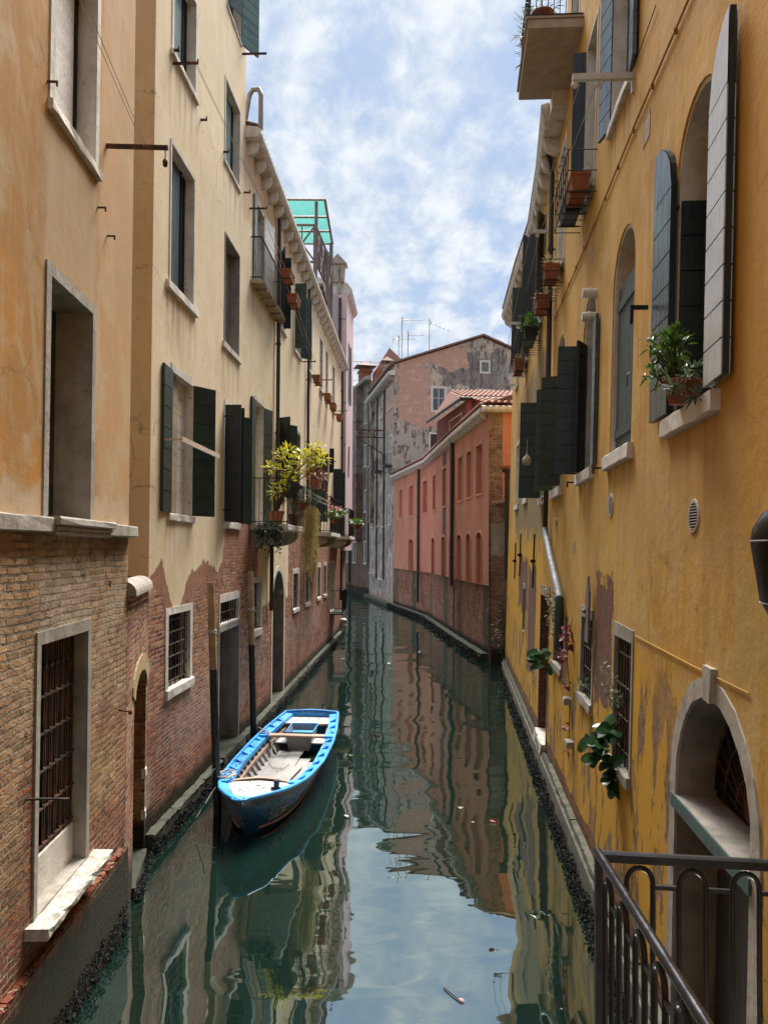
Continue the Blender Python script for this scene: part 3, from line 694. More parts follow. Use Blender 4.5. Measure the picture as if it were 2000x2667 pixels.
P = [(-.10, 3.92)] + [(.08 - .18 * math.cos(PI * k / 12), 3.96 + .15 * math.sin(PI * k / 12)) for k in range(13)] + [(.26, 3.92)]
mb.prism(P, .0, 1.85, 0); f.obj('coping', mb, M['istrian_dark'])
mb = MB(); mb.rough_box(0, 2.24, -.04, .28, 3.785, 3.915, .006); f.obj('brick_course', mb, ml)
f.finish(thick=.32)

# ------------------------------------------------------------------ cream building
mc = facade_mat('cream_plaster_over_brick', (.75, .61, .40), (.67, .51, .31), (.80, .70, .53),
    [(11.4, 4.02), (12.06, 4.20), (12.45, 3.75), (12.62, 3.52), (13.1, 3.55), (13.45, 4.0), (13.7, 4.12), (14.7, 4.22), (15.5, 4.02), (15.85, 4.3), (16.05, 4.95), (16.6, 5.2), (20, 5.1), (25, 5.05), (32, 5.15), (41, 5.05)],
    (11, 41), drips=[(12.1, 13.75, 12.44, 1.3), (12.1, 13.75, 8.62, 1.2), (12.15, 13.75, 4.95, .9), (15.6, 17.1, 12.4, 1.4), (15.55, 17.3, 8.62, 1.3), (18.1, 21.4, 10.83, 1.6), (22.1, 23.1, 10.9, 1.5), (24.6, 26.1, 10.9, 1.5), (27.7, 28.9, 10.95, 2.), (31, 32.2, 10.95, 2.), (33, 34.1, 10.95, 2.)], amp=.17, under=(.36, .175, .11), und_h=.42, bricks=((.42, .14, .06), (.46, .235, .13), (.24, .07, .04)), mortar=(.40, .31, .24), mort_size=.012, pale=(.46, .36, .28), pale_amt=.12, eff=.4, wet=.40, streak=.35, blot=.45, rough_plaster=.22,
    patches=[dict(k='under', s0=16.0, s1=19.5, z0=4.2, z1=5.15, soft=.12, edge=.08, amt=.55),
             dict(k='plaster', s0=19.3, s1=23.9, z0=3.0, z1=5.3, soft=.12),
             dict(k='bstain', s0=13.6, s1=16.5, z0=2.2, z1=4.2, soft=.3, c=(.40, .175, .07), amt=.7, edge=.3),
             dict(k='bstain', s0=11, s1=41, z0=-1, z1=2.0, soft=.2, c=(.34, .105, .06), amt=.75, edge=.4),
             dict(k='bstain', s0=12.3, s1=15, z0=1.0, z1=2.0, soft=.35, c=(.42, .30, .24), amt=.6, edge=.3),
             dict(k='bstain', s0=17.6, s1=20.5, z0=1.2, z1=2.6, soft=.3, c=(.42, .32, .27), amt=.6, edge=.3),
             dict(k='bstain', s0=23.4, s1=32, z0=1.3, z1=2.3, soft=.35, c=(.45, .33, .28), amt=.5, edge=.3),
             dict(k='stain', s0=17.4, s1=22, z0=12.3, z1=14, soft=.2, c=(.44, .25, .14), amt=.5, edge=.15),
             dict(k='stain', s0=22.5, s1=24.2, z0=12.0, z1=14, soft=.25, c=(.50, .26, .17), amt=.5, edge=.2)])
MC = frame((-3.9945, 0), (.043, 1))
rc_ = empty('cream_building', MC, 'long cream plastered house with dark green shutters, balconies and worn brick base, left bank', 'building')
f = Facade(MC, rc_, mc, 11.48, 40.5, -1.5, 14.3)
FCr = f
G = 'green_dark'
# first column
f.win(12.30, 13.52, 12.55, 14.22, depth=.16, fw=.09, back='green_teal', gap=.32, boards=0, sill=(.05, .05, .09))
f.win(12.28, 13.53, 8.77, 11.05, depth=.16, fw=.06, back='green_old', gap=.30, boards=0, sill=(.16, .06, .13), bm=M['green_dark'], label='window with old dark green shutter')
f.win(12.42, 13.60, 5.06, 7.38, depth=.17, fw=.03, lintel=.14, back='white_plank', boards=8, gap=.0, sill=(.10, .04, .11),
      leaves=[dict(h=12.42, c=5.08, d=7.40, w=.50, side=1, ang=177, boards=7, mat=G), dict(h=13.60, c=5.08, d=7.40, w=.50, side=-1, ang=146, boards=7, mat=G)])
mb = MB(); mb.box(12.44, 12.95, .06, .12, 5.08, 7.35); f.obj('inner_shutter', mb, M['wood'])
mb = MB(); mb.box(11.95, 14.2, -.34, -.31, 6.17, 6.25); mb.box(11.97, 12.0, -.31, 0, 6.19, 6.22); f.obj('clothes_bar', mb, M['wood_pale'])
f.win(12.38, 13.60, 2.22, 3.42, depth=.22, fw=.115, back='dark', sill=(.02, .06, .14), grille=(5, 6, .06, .012), fj=.014)
# second column
f.win(15.75, 16.98, 15.75, 17.9, depth=.2, fw=.07, back='dark', sill=(.02, .04, .08)) if False else None
f.win(15.66, 16.92, 12.50, 14.22, depth=.15, fw=.05, back='green_teal', gap=.22, boards=0, sill=(.05, .04, .07))
f.win(15.76, 17.02, 8.75, 11.02, depth=.24, fw=.03, back='green_grey', gap=0.0, boards=0, sill=(.14, .05, .12), fm='grey_render', sillm='istrian')
f.win(15.86, 17.18, 5.06, 7.50, depth=.17, fw=.04, lintel=.10, back='dark', sill=(.10, .06, .13),
      leaves=[dict(h=15.86, c=5.06, d=7.48, w=.33, side=1, ang=92, boards=0, mat='green_black'), dict(h=17.18, c=5.06, d=7.48, w=.36, side=-1, ang=150, boards=6, mat=G), dict(h=16.2, c=5.06, d=7.48, w=.33, side=1, ang=85, boards=0, mat='green_black', y=-.01)])
f.win(15.66, 17.28, 2.96, 3.40, depth=.24, fw=.06, back='dark', lintel=.17, sill=None, grille=(8, 1, .05, .013), fj=.012, name='window')
f.win(15.62, 17.32, .16, 2.80, depth=.52, fw=.07, fm='grey_render', back='green_grey', lintel=.14, sill=None, name='door', fj=.012)
mb = MB(); mb.rough_box(15.5, 17.5, -.16, .42, .12, .30, .02, .2); f.obj('doorstep', mb, M['ledge0'])
f.win(18.86, 19.74, 2.48, 3.66, depth=.26, fw=.085, back='dark', lintel=.15, sill=(.02, .04, .16), grille=(3, 5, .1, .010), fj=.01)
# upper floor beyond the tall part
f.win(18.78, 19.66, 10.92, 13.05, depth=.2, fw=.07, back='dark', sill=None, leaves=[dict(h=18.78, c=10.95, d=13.1, w=.40, side=1, ang=177, boards=6, mat='green_grey'), dict(h=19.66, c=10.95, d=13.1, w=.80, side=-1, ang=172, boards=7, mat='white_plank')])
f.win(22.18, 23.02, 10.98, 13.15, depth=.2, fw=.06, back='dark', sill=(.05, .06, .1), leaves=[dict(h=22.18, c=11, d=13.15, w=.42, side=1, ang=155, boards=0, mat='green_black'), dict(h=22.55, c=11, d=13.1, w=.22, side=1, ang=92, boards=0, mat='green_black')])
f.win(24.72, 25.95, 10.98, 13.15, depth=.2, fw=.06, back='dark', sill=(.05, .06, .1), leaves=[dict(h=24.72, c=11, d=13.1, w=.36, side=1, ang=92, boards=0, mat='green_old'), dict(h=25.95, c=11, d=13.1, w=.42, side=-1, ang=130, boards=7, mat=G)])
for a, b in ((27.85, 28.75), (31.15, 32.05), (33.12, 33.95), (35.85, 36.75)):
    f.win(a, b, 11.05, 13.15, depth=.16, fw=.075, back='green_black', sill=(.08, .09, .1), boards=0)
# main floor
f.win(18.80, 19.84, 5.10, 8.18, depth=.22, fw=.06, back='white_plank', boards=10, sill=None, lintel=.1, name='balcony_door',
      leaves=[dict(h=18.80, c=5.12, d=8.16, w=.52, side=1, ang=177, boards=9, mat=G), dict(h=19.84, c=5.12, d=8.16, w=.50, side=-1, ang=165, boards=9, mat=G)])
f.win(22.05, 23.15, 6.05, 8.3, depth=.2, fw=.05, back='dark', sill=(.06, .05, .1), leaves=[dict(h=22.05, c=6.05, d=8.28, w=.40, side=1, ang=120, boards=6, mat='green_black'), dict(h=23.15, c=6.05, d=8.28, w=.45, side=-1, ang=140, boards=6, mat=G)])
f.win(24.95, 26.05, 6.08, 8.35, depth=.22, fw=.06, back='green_grey', boards=0, sill=(.06, .05, .1), fm='grey_render', lintel=.1)
f.win(28.75, 30.35, 5.12, 8.35, depth=.22, fw=.06, back='white_plank', boards=10, sill=None, name='balcony_door',
      leaves=[dict(h=28.75, c=5.14, d=8.32, w=.38, side=1, ang=95, boards=10, mat=G), dict(h=29.1, c=5.14, d=8.32, w=.34, side=1, ang=90, boards=10, mat='green_black', y=.0), dict(h=30.35, c=5.6, d=8.32, w=.52, side=-1, ang=128, boards=9, mat=G)])
f.win(36.4, 37.7, 5.12, 8.35, depth=.22, fw=.06, back='white_plank', boards=10, sill=None, name='balcony_door',
      leaves=[dict(h=36.4, c=5.14, d=8.32, w=.42, side=1, ang=95, boards=0, mat='green_black'), dict(h=37.7, c=5.14, d=8.32, w=.55, side=-1, ang=135, boards=9, mat=G)])
# ground floor
f.win(21.35, 23.15, .25, 3.88, depth=.55, fw=.15, fm='istrian', back='dark_brown', arch=(2.98, .90), sill=None, liner='grey_render', name='door', fj=.012)
mb = MB(); mb.rough_box(21.2, 23.35, -.14, .5, .10, .26, .015); f.obj('doorstep', mb, M['ledge0'])
for a, b, z1 in ((24.88, 25.92, 3.70), (27.6, 28.6, 3.76), (30.92, 31.85, 3.78), (33.05, 33.95, 3.80)):
    f.win(a, b, 2.54, z1, depth=.2, fw=.13, back='dark', sill=(.02, .05, .12), grille=(3, 5, .05, .012), fj=.012, lintel=.17)
f.win(35.55, 37.3, 1.62, 3.86, depth=.3, fw=.1, back='white_plank', boards=0, sill=None, name='balcony_door', bm=M['green_grey'])
# balconies
def balcony(s0, s1, pr, z, th, rail_z, n, brk, under=None, mat='istrian', parent=rc_, ff=f):
    mb = MB()
    if under:
        k_ = int((s1 - s0) / .62)
        mb.rough_box(s0, s1, -pr, .03, z + .03, z + th, .003, .5)
        for k in range(k_ + 1): x = s0 + (s1 - s0) * k / k_; mb.box(max(s0, x - .035), min(s1, x + .035), -pr + .01, .02, z - .03, z + .03)
    else: mb.rough_box(s0, s1, -pr, .03, z, z + th, .005, .5)
    b = ff.obj('balcony', mb, M[mat], parent)
    for x in brk: stone_bracket(ff, x, .24, pr * .82, z - .004, .40, 'concrete', b)
    if rail_z: railing(ff, s0 + .03, s1 - .03, -pr + .04, z + th, rail_z, n, b)
    return b
balcony(18.35, 21.2, .93, 4.96, .14, 6.20, 26, (18.62, 20.9))
balcony(27.7, 31.1, .90, 4.98, .14, 6.42, 28, (27.95, 30.8))
balcony(35.7, 38.9, .86, 4.98, .14, 6.42, 26, (35.95, 38.6))
balcony(18.15, 21.3, .30, 10.86, .06, 11.95, 22, (), under=True, mat='concrete')
balcony(35.3, 37.6, .62, 1.50, .06, 2.62, 18, (), mat='iron')
# drainpipes
pipe(f, [(21.42, -.09, 14.0), (21.42, -.09, 6.5), (20.72, -.09, 4.6), (20.72, -.09, 2.85)], .055)
pipe(f, [(27.36, -.09, 13.9), (27.36, -.09, 5.0)], .05)
pipe(f, [(39.7, -.09, 13.9), (39.75, -.09, 1.9)], .06)
mb = MB(); mb.box(18.62, 18.64, -.02, -.004, 5.1, 5.2)
# gutter and stone brackets of the lower part
mb = MB(); P = [(0, 13.98), (-.24, 13.98), (-.30, 14.01), (-.36, 14.08), (-.36, 14.15), (-.28, 14.22), (0, 14.25)]
mb.prism(P, 17.47, 40.55, 0); cor = f.obj('cornice', mb, M['istrian'])
br0 = stone_bracket(f, 17.75, .11, .25, 13.975, .30, 'istrian', cor)
for k in range(1, 28): dup(br0, cor, (k * .835, 0, 0))
mb = MB(); P = lambda u, t: (u, -.30 + t * 3.2, 14.24 + t * 1.05)
mb.box(17.5, 40.5, -.2, 3, 14.302, 14.31); roof_tiles(mb, 17.5, 40.5, 3, P, .22, .09); f.obj('roof', mb, M['tile_old'])
# clothes line irons
for s_, z_, l_ in ((12.3, 12.37, .42), (12.2, 12.52, .14), (13.9, 12.35, .12), (15.55, 12.62, .12), (18.0, 12.55, .42), (17.4, 12.65, .15), (26.5, 11.0, .46), (31.6, 11.5, .46), (38.4, 11.45, .46)):
    mb = MB(); mb.box(s_ - .015, s_ + .015, -l_, 0, z_ - .018, z_ + .018); mb.box(s_ - .015, s_ + .015, -l_, -l_ + .02, z_ + .019, z_ + .06); f.obj('line_bracket', mb, M['iron_rust'])
mb = MB(); mb.lathe([(.0, .9), (.10, .9), (.20, .82), (.20, .74), (.08, .68), (.10, .62), (.16, .60), (.16, .42), (.10, .38), (0, .36)], 14, (40.42, -.16, 0)); f.obj('corner_finial', mb, M['istrian'])
mb = MB(); mb.box(34.9, 35.0, -.20, -.0, 8.0, 9.1); mb.box(34.93, 34.97, -.3, -.2, 8.5, 8.54); f.obj('wall_bracket', mb, M['iron'])
f.finish(thick=7.)
# tall part rising above the first two window columns
ft = Facade(MC, rc_, mc, 11.48, 17.47, 14.301, 19.0)
ft.win(15.72, 16.95, 15.8, 18.0, depth=.2, fw=.05, back='dark', sill=(.02, .03, .06), leaves=[dict(h=15.72, c=15.8, d=18, w=.40, side=1, ang=25, boards=0, mat=G), dict(h=16.95, c=15.8, d=18.0, w=.56, side=-1, ang=150, boards=10, mat='green_teal')])
mb = MB(); mb.box(17.1, 17.13, -.55, 0, 15.66, 15.70); ft.obj('line_bracket', mb, M['iron_rust'])
ft.finish('tall_wall', thick=7.)
mb = MB(); mb.tube([(17.75, .1, 14.3), (17.75, -.02, 15.1), (17.75, -.10, 15.25), (17.75, -.25, 15.25), (17.75, -.30, 15.1), (17.75, -.30, 14.3)], .06, 10); ft.obj('vent_pipe', mb, M['zinc'])
mside = facade_mat('shaded_tan_side_plaster', (.50, .355, .215), (.48, .345, .21), (.52, .39, .25), [(0, .5), (8, .5)], (-1, 8), blot=.3, streak=.2, wet=.4, cracks=.2)  # same plaster as the front; shade mixed into this tan colour
c0 = MC @ Vector((11.47, 0, 0))
MS = frame((c0.x - 5.0, c0.y - .012), (1, .02))
fs = Facade(MS, rc_, mside, 0, 5.0, -1.5, 19.0); fs.finish('side_wall', thick=.01)

# ------------------------------------------------------------------ pink house behind the cream one
mp = facade_mat('pink_plaster', (.62, .46, .47), (.58, .42, .43), (.66, .52, .53), [(-5, .2), (20, .2)], (-5, 20), blot=.3, streak=.25, wet=.4, rough_plaster=.15)
MP = frame((-2.07 - .043 * 41, 0), (.043, 1))
rp_ = empty('pink_house', MP, 'tall pale pink house with one black shutter, just past the cream house', 'building')
f = Facade(MP, rp_, mp, 41, 45.3, 4.45, 18.2)
f.win(42.0, 42.9, 12.6, 15.9, depth=.12, fw=.04, back='green_black', boards=0, sill=None, leaves=[dict(h=42.9, c=12.6, d=15.9, w=.42, side=-1, ang=172, boards=0, mat='green_black')])
mb = MB(); mb.tube([(42.5, -.02, 8.5), (42.5, -.05, 10.2)], .03, 5); f.obj('iron_tie', mb, M['iron'])
f.finish(thick=8.)
fs = Facade(frame((-10.07, 40.98), (1, .0)), rp_, facade_mat('shaded_lilac_side_plaster', (.44, .36, .40), (.40, .33, .37), (.48, .40, .43), [(0, .2), (9, .2)], (-1, 9), blot=.3, streak=.3), 0, 8.0, 4.45, 18.25); fs.finish('side_wall', thick=.01)  # lilac side wall coloured darker than the front to paint its shade
mb = MB(); mb.box(41.2, 45.3, .35, 7, -1.5, 4.44); f.obj('base', mb, facade_mat('pink_house_brick_base', (.3, .2, .1), (.3, .2, .1), (.3, .2, .1), [(0, 30), (50, 30)], (0, 50), bricks=((.25, .15, .09), (.3, .19, .12), (.2, .1, .06))))
mb = MB(); P = [(0, 18.2), (-.14, 18.3), (-.24, 18.45), (-.26, 18.55), (0, 18.9), (7, 20.4), (7, 18.2)]; mb.prism(P, 41.2, 45.3, 0); f.obj('cornice', mb, M['istrian'])
mb = MB(); mb.box(41.0, 41.6, .15, .85, 18.9, 19.85); mb.prism([(.0, 19.86), (1.0, 19.86), (.5, 20.4)], 40.9, 41.7, 0); mb.box(41.0, 41.55, .35, .45, 18.2, 19.6); f.obj('chimney', mb, M['istrian_dark'])
pipe(f, [(40.95, .35, 18.0), (40.95, .35, 9.0)], .07, 'pipe_brown')

# ------------------------------------------------------------------ yellow building on the right bank
my = facade_mat('ochre_plaster_over_brick', (.62, .355, .075), (.49, .26, .05), (.61, .415, .165),
    drips=[(-7.05, -5.6, 5.52, 1.7), (-9.85, -8.5, 5.52, 1.1), (-12.2, -10.95, 5.52, 1.5), (-15.5, -14.1, 5.52, 1.5), (-10.3, -8.9, 10.0, 1.0), (-12.5, -11.3, 9.9, 1.5), (-15.9, -14.6, 9.9, 1.8), (-17.8, -16.4, 5.5, 2.)], top=[(-29, .72), (-17, .76), (-12, .72), (-4, .66), (8, .66)], rng=(-29, 9), amp=.07, under=(.20, .10, .072), und_h=.01, bricks=((.25, .095, .05), (.30, .135, .07), (.18, .065, .04)), mortar=(.24, .145, .09), wet=.35, streak=.8, blot=.8, rough_plaster=.5, specks=.3, eff=.1, erode=(3.6, (.30, .195, .12), .52),
    patches=[dict(k='stain', s0=-30, s1=-6.7, z0=.4, z1=3.3, soft=.28, c=(.64, .335, .030), amt=.8, edge=.4),
             dict(k='stain', s0=-30, s1=-16.5, z0=.4, z1=5.2, soft=.25, c=(.66, .36, .035), amt=.75, edge=.3),
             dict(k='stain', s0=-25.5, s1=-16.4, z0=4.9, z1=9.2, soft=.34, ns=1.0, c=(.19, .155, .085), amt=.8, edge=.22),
             dict(k='stain', s0=-6.0, s1=-3, z0=4.5, z1=9, soft=.3, ns=1.0, c=(.50, .25, .03), amt=.5, edge=.3),
             dict(k='stain', s0=-9, s1=-5.2, z0=4.4, z1=5.6, soft=.2, c=(.54, .33, .14), amt=.5, edge=.3),
             dict(k='stain', s0=-5.2, s1=-4.2, z0=3.6, z1=4.4, soft=.12, c=(.46, .32, .10), amt=.6, edge=.15),
             dict(k='brick', s0=-10.4, s1=-9.3, z0=2.5, z1=4.2, soft=.15, edge=.03),
             dict(k='brick', s0=-14.0, s1=-13.0, z0=2.2, z1=3.4, soft=.10, edge=.03),
             dict(k='brick', s0=-23.4, s1=-20.4, z0=2.9, z1=4.35, soft=.17, edge=.03, ns=1.6),
             dict(k='brick', s0=-20.2, s1=-18.3, z0=1.5, z1=4.1, soft=.17, edge=.03, ns=1.6),])
MY = frame((1.781, 0), (-.095, -1), .025)
ry = empty('yellow_building', MY, 'big ochre yellow plastered house with dark shutters and peeling lower wall, right bank', 'building')
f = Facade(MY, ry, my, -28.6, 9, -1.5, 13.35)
FYe = f
# arched windows of the main floor
def arched(a, b, apex=8.33, z0=5.69, leaves=(), **k):
    r = (b - a) / 2; return f.win(a, b, z0, apex, depth=k.pop('depth', .34), fw=.085, fm='istrian', arch=(apex - r * .95, r * .95), proud=-.02, sill=(.10, .07, .16), leaves=leaves, sillm='istrian_pale', **k)
AW = arched(-6.90, -5.72, back='dark', leaves=[dict(h=-6.90, c=5.74, d=7.80, w=.55, side=1, ang=168, boards=7, mat='green_satin', arch=.55, y=-.05), dict(h=-5.72, c=5.74, d=7.80, w=.55, side=-1, ang=168, boards=7, mat='grey_paint_and_sheen', arch=.55, y=-.05)]) if False else None
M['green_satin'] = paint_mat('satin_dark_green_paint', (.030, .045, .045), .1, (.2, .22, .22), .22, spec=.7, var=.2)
AW = arched(-6.90, -5.80, back='dark_brown', leaves=[dict(h=-6.90, c=5.74, d=7.80, w=.55, side=1, ang=178, boards=7, mat='green_satin', core='green_black', arch=.55, y=-.05), dict(h=-5.80, c=5.74, d=7.80, w=.45, side=-1, ang=178, boards=8, mat='grey_paint_and_sheen', core='green_black', arch=.55, y=-.07)])  # right leaf's pale face paints the sky reflection over dark green boards
f.leaf(AW, -6.84, 5.72, 7.62, .30, 1, -88, 6, 'green_black', y=.015, hooks=False)
mb = MB(); mb.box(-5.88, -5.815, .12, .3, 5.72, 7.8); f.obj('inner_jamb', mb, M['wood'], AW)
A2 = arched(-9.74, -8.60, back=None, depth=.3); f.leaf(A2, -9.72, 5.70, 7.80, 1.10, 1, 0, 0, 'green_old', y=.11, vertical=True, name='shutter')
A3 = arched(-12.05, -11.05, back='dark', leaves=[dict(h=-12.05, c=5.70, d=7.72, w=.36, side=1, ang=95, boards=9, mat='green_dark'), dict(h=-11.05, c=5.70, d=7.80, w=.42, side=-1, ang=175, boards=10, mat='green_grey', core='green_black')])
f.leaf(A3, -12.02, 5.70, 7.72, .36, 1, 30, 9, 'green_black', y=.06, hooks=False)
A4 = arched(-15.35, -14.25, apex=8.6, back='dark', leaves=[dict(h=-15.35, c=5.70, d=7.75, w=.38, side=1, ang=112, boards=9, mat='green_old'), dict(h=-14.25, c=5.70, d=7.75, w=.40, side=-1, ang=60, boards=9, mat='green_dark')])
A5 = arched(-17.6, -16.5, apex=8.6, back='dark', leaves=[dict(h=-17.6, c=5.70, d=7.9, w=.50, side=1, ang=100, boards=9, mat='green_dark')])
for a, b, z1 in ((-22.3, -21.25, 7.75), (-25.6, -24.35, 7.95)):
    f.win(a, b, 5.98, z1, depth=.22, fw=.10, fm='istrian', back='white_plank', boards=0, sill=(.03, .05, .16), sillm='istrian_pale')
# upper floor
U1 = f.win(-10.15, -9.05, 10.12, 12.6, depth=.2, fw=.06, fm='istrian', back='green_black', boards=10, sill=(.04, .06, .11), leaves=[dict(h=-10.15, c=10.14, d=12.6, w=.42, side=1, ang=168, boards=10, mat='green_satin'), dict(h=-9.05, c=10.14, d=12.6, w=.42, side=-1, ang=174, boards=10, mat='green_satin')])
f.win(-12.35, -11.45, 10.05, 12.62, depth=.16, fw=.05, back='green_grey', boards=0, sill=(.03, .05, .1), leaves=[dict(h=-12.35, c=10.08, d=12.6, w=.20, side=1, ang=100, boards=0, mat='green_black')])
f.win(-15.7, -14.75, 10.1, 12.5, depth=.2, fw=.08, fm='istrian', back='white_plank', boards=0, sill=(.05, .06, .1))
f.win(-19.5, -18.5, 10.1, 12.6, depth=.2, fw=.07, back='dark', sill=(.05, .06, .1), leaves=[dict(h=-19.5, c=10.1, d=12.6, w=.42, side=1, ang=108, boards=0, mat='green_black'), dict(h=-18.5, c=10.1, d=12.6, w=.40, side=-1, ang=150, boards=8, mat='green_satin')])
f.win(-23.2, -22.2, 10.1, 12.5, depth=.2, fw=.07, back='dark', sill=(.05, .06, .1), leaves=[dict(h=-23.2, c=10.1, d=12.5, w=.42, side=1, ang=108, boards=0, mat='green_black'), dict(h=-22.2, c=10.1, d=12.5, w=.40, side=-1, ang=150, boards=8, mat='green_grey')])
f.win(-26.6, -25.7, 10.1, 12.4, depth=.2, fw=.07, back='green_black', boards=0, sill=(.05, .06, .1))
# cornice sagging in the middle
mb = MB(); br = []
def cy(s): 
    pts = [(-15.2, -.42), (-17.9, -.27), (-21, -.18), (-24, -.32), (-28.7, -.44)]
    for (a, p), (b, q) in zip(pts, pts[1:]):
        if b <= s <= a: return p + (q - p) * (s - a) / (b - a)
    return -.42 if s > -16 else -.44
xs = [-28.7 + k * .5 for k in range(28)]
prof = lambda s: [(.05, 13.10), (cy(s) * .9, 13.10), (cy(s), 13.16), (cy(s) - .05, 13.28), (cy(s) - .02, 13.40), (.05, 13.5)]
V = []; n = 6
for s_ in xs: V += [(s_, y, z) for y, z in prof(s_)]
mb.add(V, [(i * n + k, i * n + n + k, i * n + n + (k + 1) % n, i * n + (k + 1) % n) for i in range(len(xs) - 1) for k in range(n)] + [tuple(range(n)), tuple(range(len(V) - 1, len(V) - n - 1, -1))])
cor = f.obj('cornice', mb, M['istrian'])
for k in range(17): s_ = -28.45 + k * .78; stone_bracket(f, s_, .20, -cy(s_) * .86, 13.095, .30, 'istrian', cor)
mb = MB(); roof_tiles(mb, -28.6, -15.2, 3, lambda u, t: (u, cy(u) - .04 + t * 3.2, 13.46 + t * 1.05), .22, .09); mb.box(-28.6, -15.3, -.1, 3, 13.36, 13.45); f.obj('roof', mb, M['tile_old'])
mb = MB(); mb.box(-15.31, -14.75, -.30, .05, 13.1, 13.9); f.obj('cornice_end', mb, M['istrian'])
# taller near part
f.holes_far = None
# concrete balcony
mb = MB(); mb.rough_box(-15.05, -12.95, -.93, .03, 13.42, 13.58, .004, .4); mb.rough_box(-15.06, -12.93, -.97, .02, 13.585, 13.62, .004, .4)
B = f.obj('balcony', mb, M['concrete'])
railing(f, -14.98, -13.0, -.90, 13.62, 14.65, 18, B)
# vents, cables, small fittings
def oval(s0, z0, rx, rz, slats=11):
    mb = MB(); n = 24
    I = [(s0 + rx * math.cos(2 * PI * k / n), z0 + rz * math.sin(2 * PI * k / n)) for k in range(n)]; O = [(s0 + (rx + .02) * math.cos(2 * PI * k / n), z0 + (rz + .02) * math.sin(2 * PI * k / n)) for k in range(n)]
    mb.ring(I, O, -.012, .01); W = f.obj('vent', mb, M['istrian'])
    mb = MB(); mb.add([(p[0], -.002, p[1]) for p in I], [tuple(range(n))]); f.obj('vent_recess', mb, M['dark'], W)
    mb = MB()
    for k in range(slats):
        z = z0 - rz + 2 * rz * (k + .5) / slats; hw = rx * math.sqrt(max(.02, 1 - ((z - z0) / rz) ** 2)); mb.box(s0 - hw, s0 + hw, -.016, -.004, z - rz / slats * .35, z + rz / slats * .35)
    f.obj('vent_slats', mb, M['plastic_white'], W)
oval(-9.57, 5.07, .125, .125, 9); oval(-6.20, 4.79, .115, .115, 10)
mb = MB(); mb.lathe([(.0, 0), (.06, 0), (.075, .02), (.06, .03)], 16); 
mb.v = [(v[0] - 14.76, -v[2], v[1] + 5.06) for v in mb.v]; f.obj('wall_plug', mb, M['istrian'])
for z in (8.2, 7.86):
    mb = MB(); mb.tube([(-11.0, .02, z), (-11.0, -.20, z)], .065, 14); mb.tube([(-11.0, -.08, z), (-11.0, -.11, z)], .075, 14); f.obj('flue_terminal', mb, M['plastic_white'])
for s_, z_, wd, hg in ((-12.5, 4.56, .17, .13), (-8.15, 9.02, .26, .28), (-11.5, 8.93, .20, .2), (-23.5, 4.65, .3, .14), (-22.0, 4.9, .3, .2)):
    mb = MB(); mb.ring(rect(s_ - wd / 2, s_ + wd / 2, z_ - hg / 2, z_ + hg / 2), rect(s_ - wd / 2 - .012, s_ + wd / 2 + .012, z_ - hg / 2 - .012, z_ + hg / 2 + .012), -.006, .004)
    mb.box(s_ - wd / 2, s_ + wd / 2, -.004, .003, z_ - hg / 2, z_ + hg / 2); f.obj('plugged_opening', mb, M['concrete'])
mb = MB(); mb.tube([(-4, -.02, 9.28), (-6.6, -.02, 9.31), (-8.6, -.02, 9.34), (-12.2, -.02, 9.28), (-15.9, -.02, 9.28)], .012, 6)
for k in range(14): s_ = -4.5 - k * .85; mb.box(s_ - .01, s_ + .01, -.034, .0, 9.29, 9.34)
f.obj('wall_cable', mb, flat_mat('painted_cable', (.42, .24, .10)))
mb = MB(); mb.tube([(-4.95, -.01, 3.60), (-6.2, -.01, 3.60), (-8.1, -.01, 3.62)], .005, 5); f.obj('wall_wire', mb, flat_mat('ochre_wire', (.5, .3, .08)))
mb = MB(); mb.tube([(-7.8, -.02, 10.1), (-8.8, -.02, 10.08), (-8.8, -.02, 12)], .006, 5); f.obj('wall_wire', mb, M['iron'])
pipe(f, [(-16.6, -.16, 13.1), (-16.3, -.10, 12.5), (-15.85, -.10, 6.0), (-15.85, -.10, 4.95)], .055, 'pipe_brown')
pipe(f, [(-15.85, -.10, 4.95), (-15.72, -.10, 4.82), (-14.9, -.10, 4.40), (-13.5, -.11, 3.80), (-13.3, -.11, 3.68)], .068, 'zinc')
pipe(f, [(-13.3, -.11, 3.68), (-13.25, -.11, 3.6), (-13.22, -.11, 2.80)], .075, 'pipe_green')
for s_, z_, l_, nm in ((-8.86, 10.02, .70, 'grey_paint_and_sheen'), (-16.75, 11.49, .55, 'grey_paint_and_sheen'), (-21.6, 10.9, .6, 'grey_paint_and_sheen'), (-26.9, 10.3, .62, 'grey_paint_and_sheen')):
    mb = MB(); mb.box(s_ - .03, s_ + .03, -l_, 0, z_ - .035, z_ + .035); mb.box(s_ - .02, s_ + .02, -.03, 0, z_ - .20, z_ - .036); mb.lathe([(0, -.05), (.045, -.02), (.045, .02), (0, .05)], 8, (s_, -l_ + .03, z_ - .085), sx=.4); mb.lathe([(0, -.05), (.045, -.02), (.045, .02), (0, .05)], 8, (s_, -l_ * .6, z_ - .085), sx=.4); f.obj('line_bracket', mb, M[nm])
for s_, z_ in ((-10.2, 5.60), (-12.6, 5.62), (-16.3, 5.62), (-13.0, 7.4)):
    mb = MB(); mb.box(s_ - .01, s_ + .01, -.13, 0, z_ - .012, z_ + .012); mb.box(s_ - .012, s_ + .012, -.135, -.11, z_ - .08, z_ + .01); f.obj('shutter_catch', mb, M['iron'])
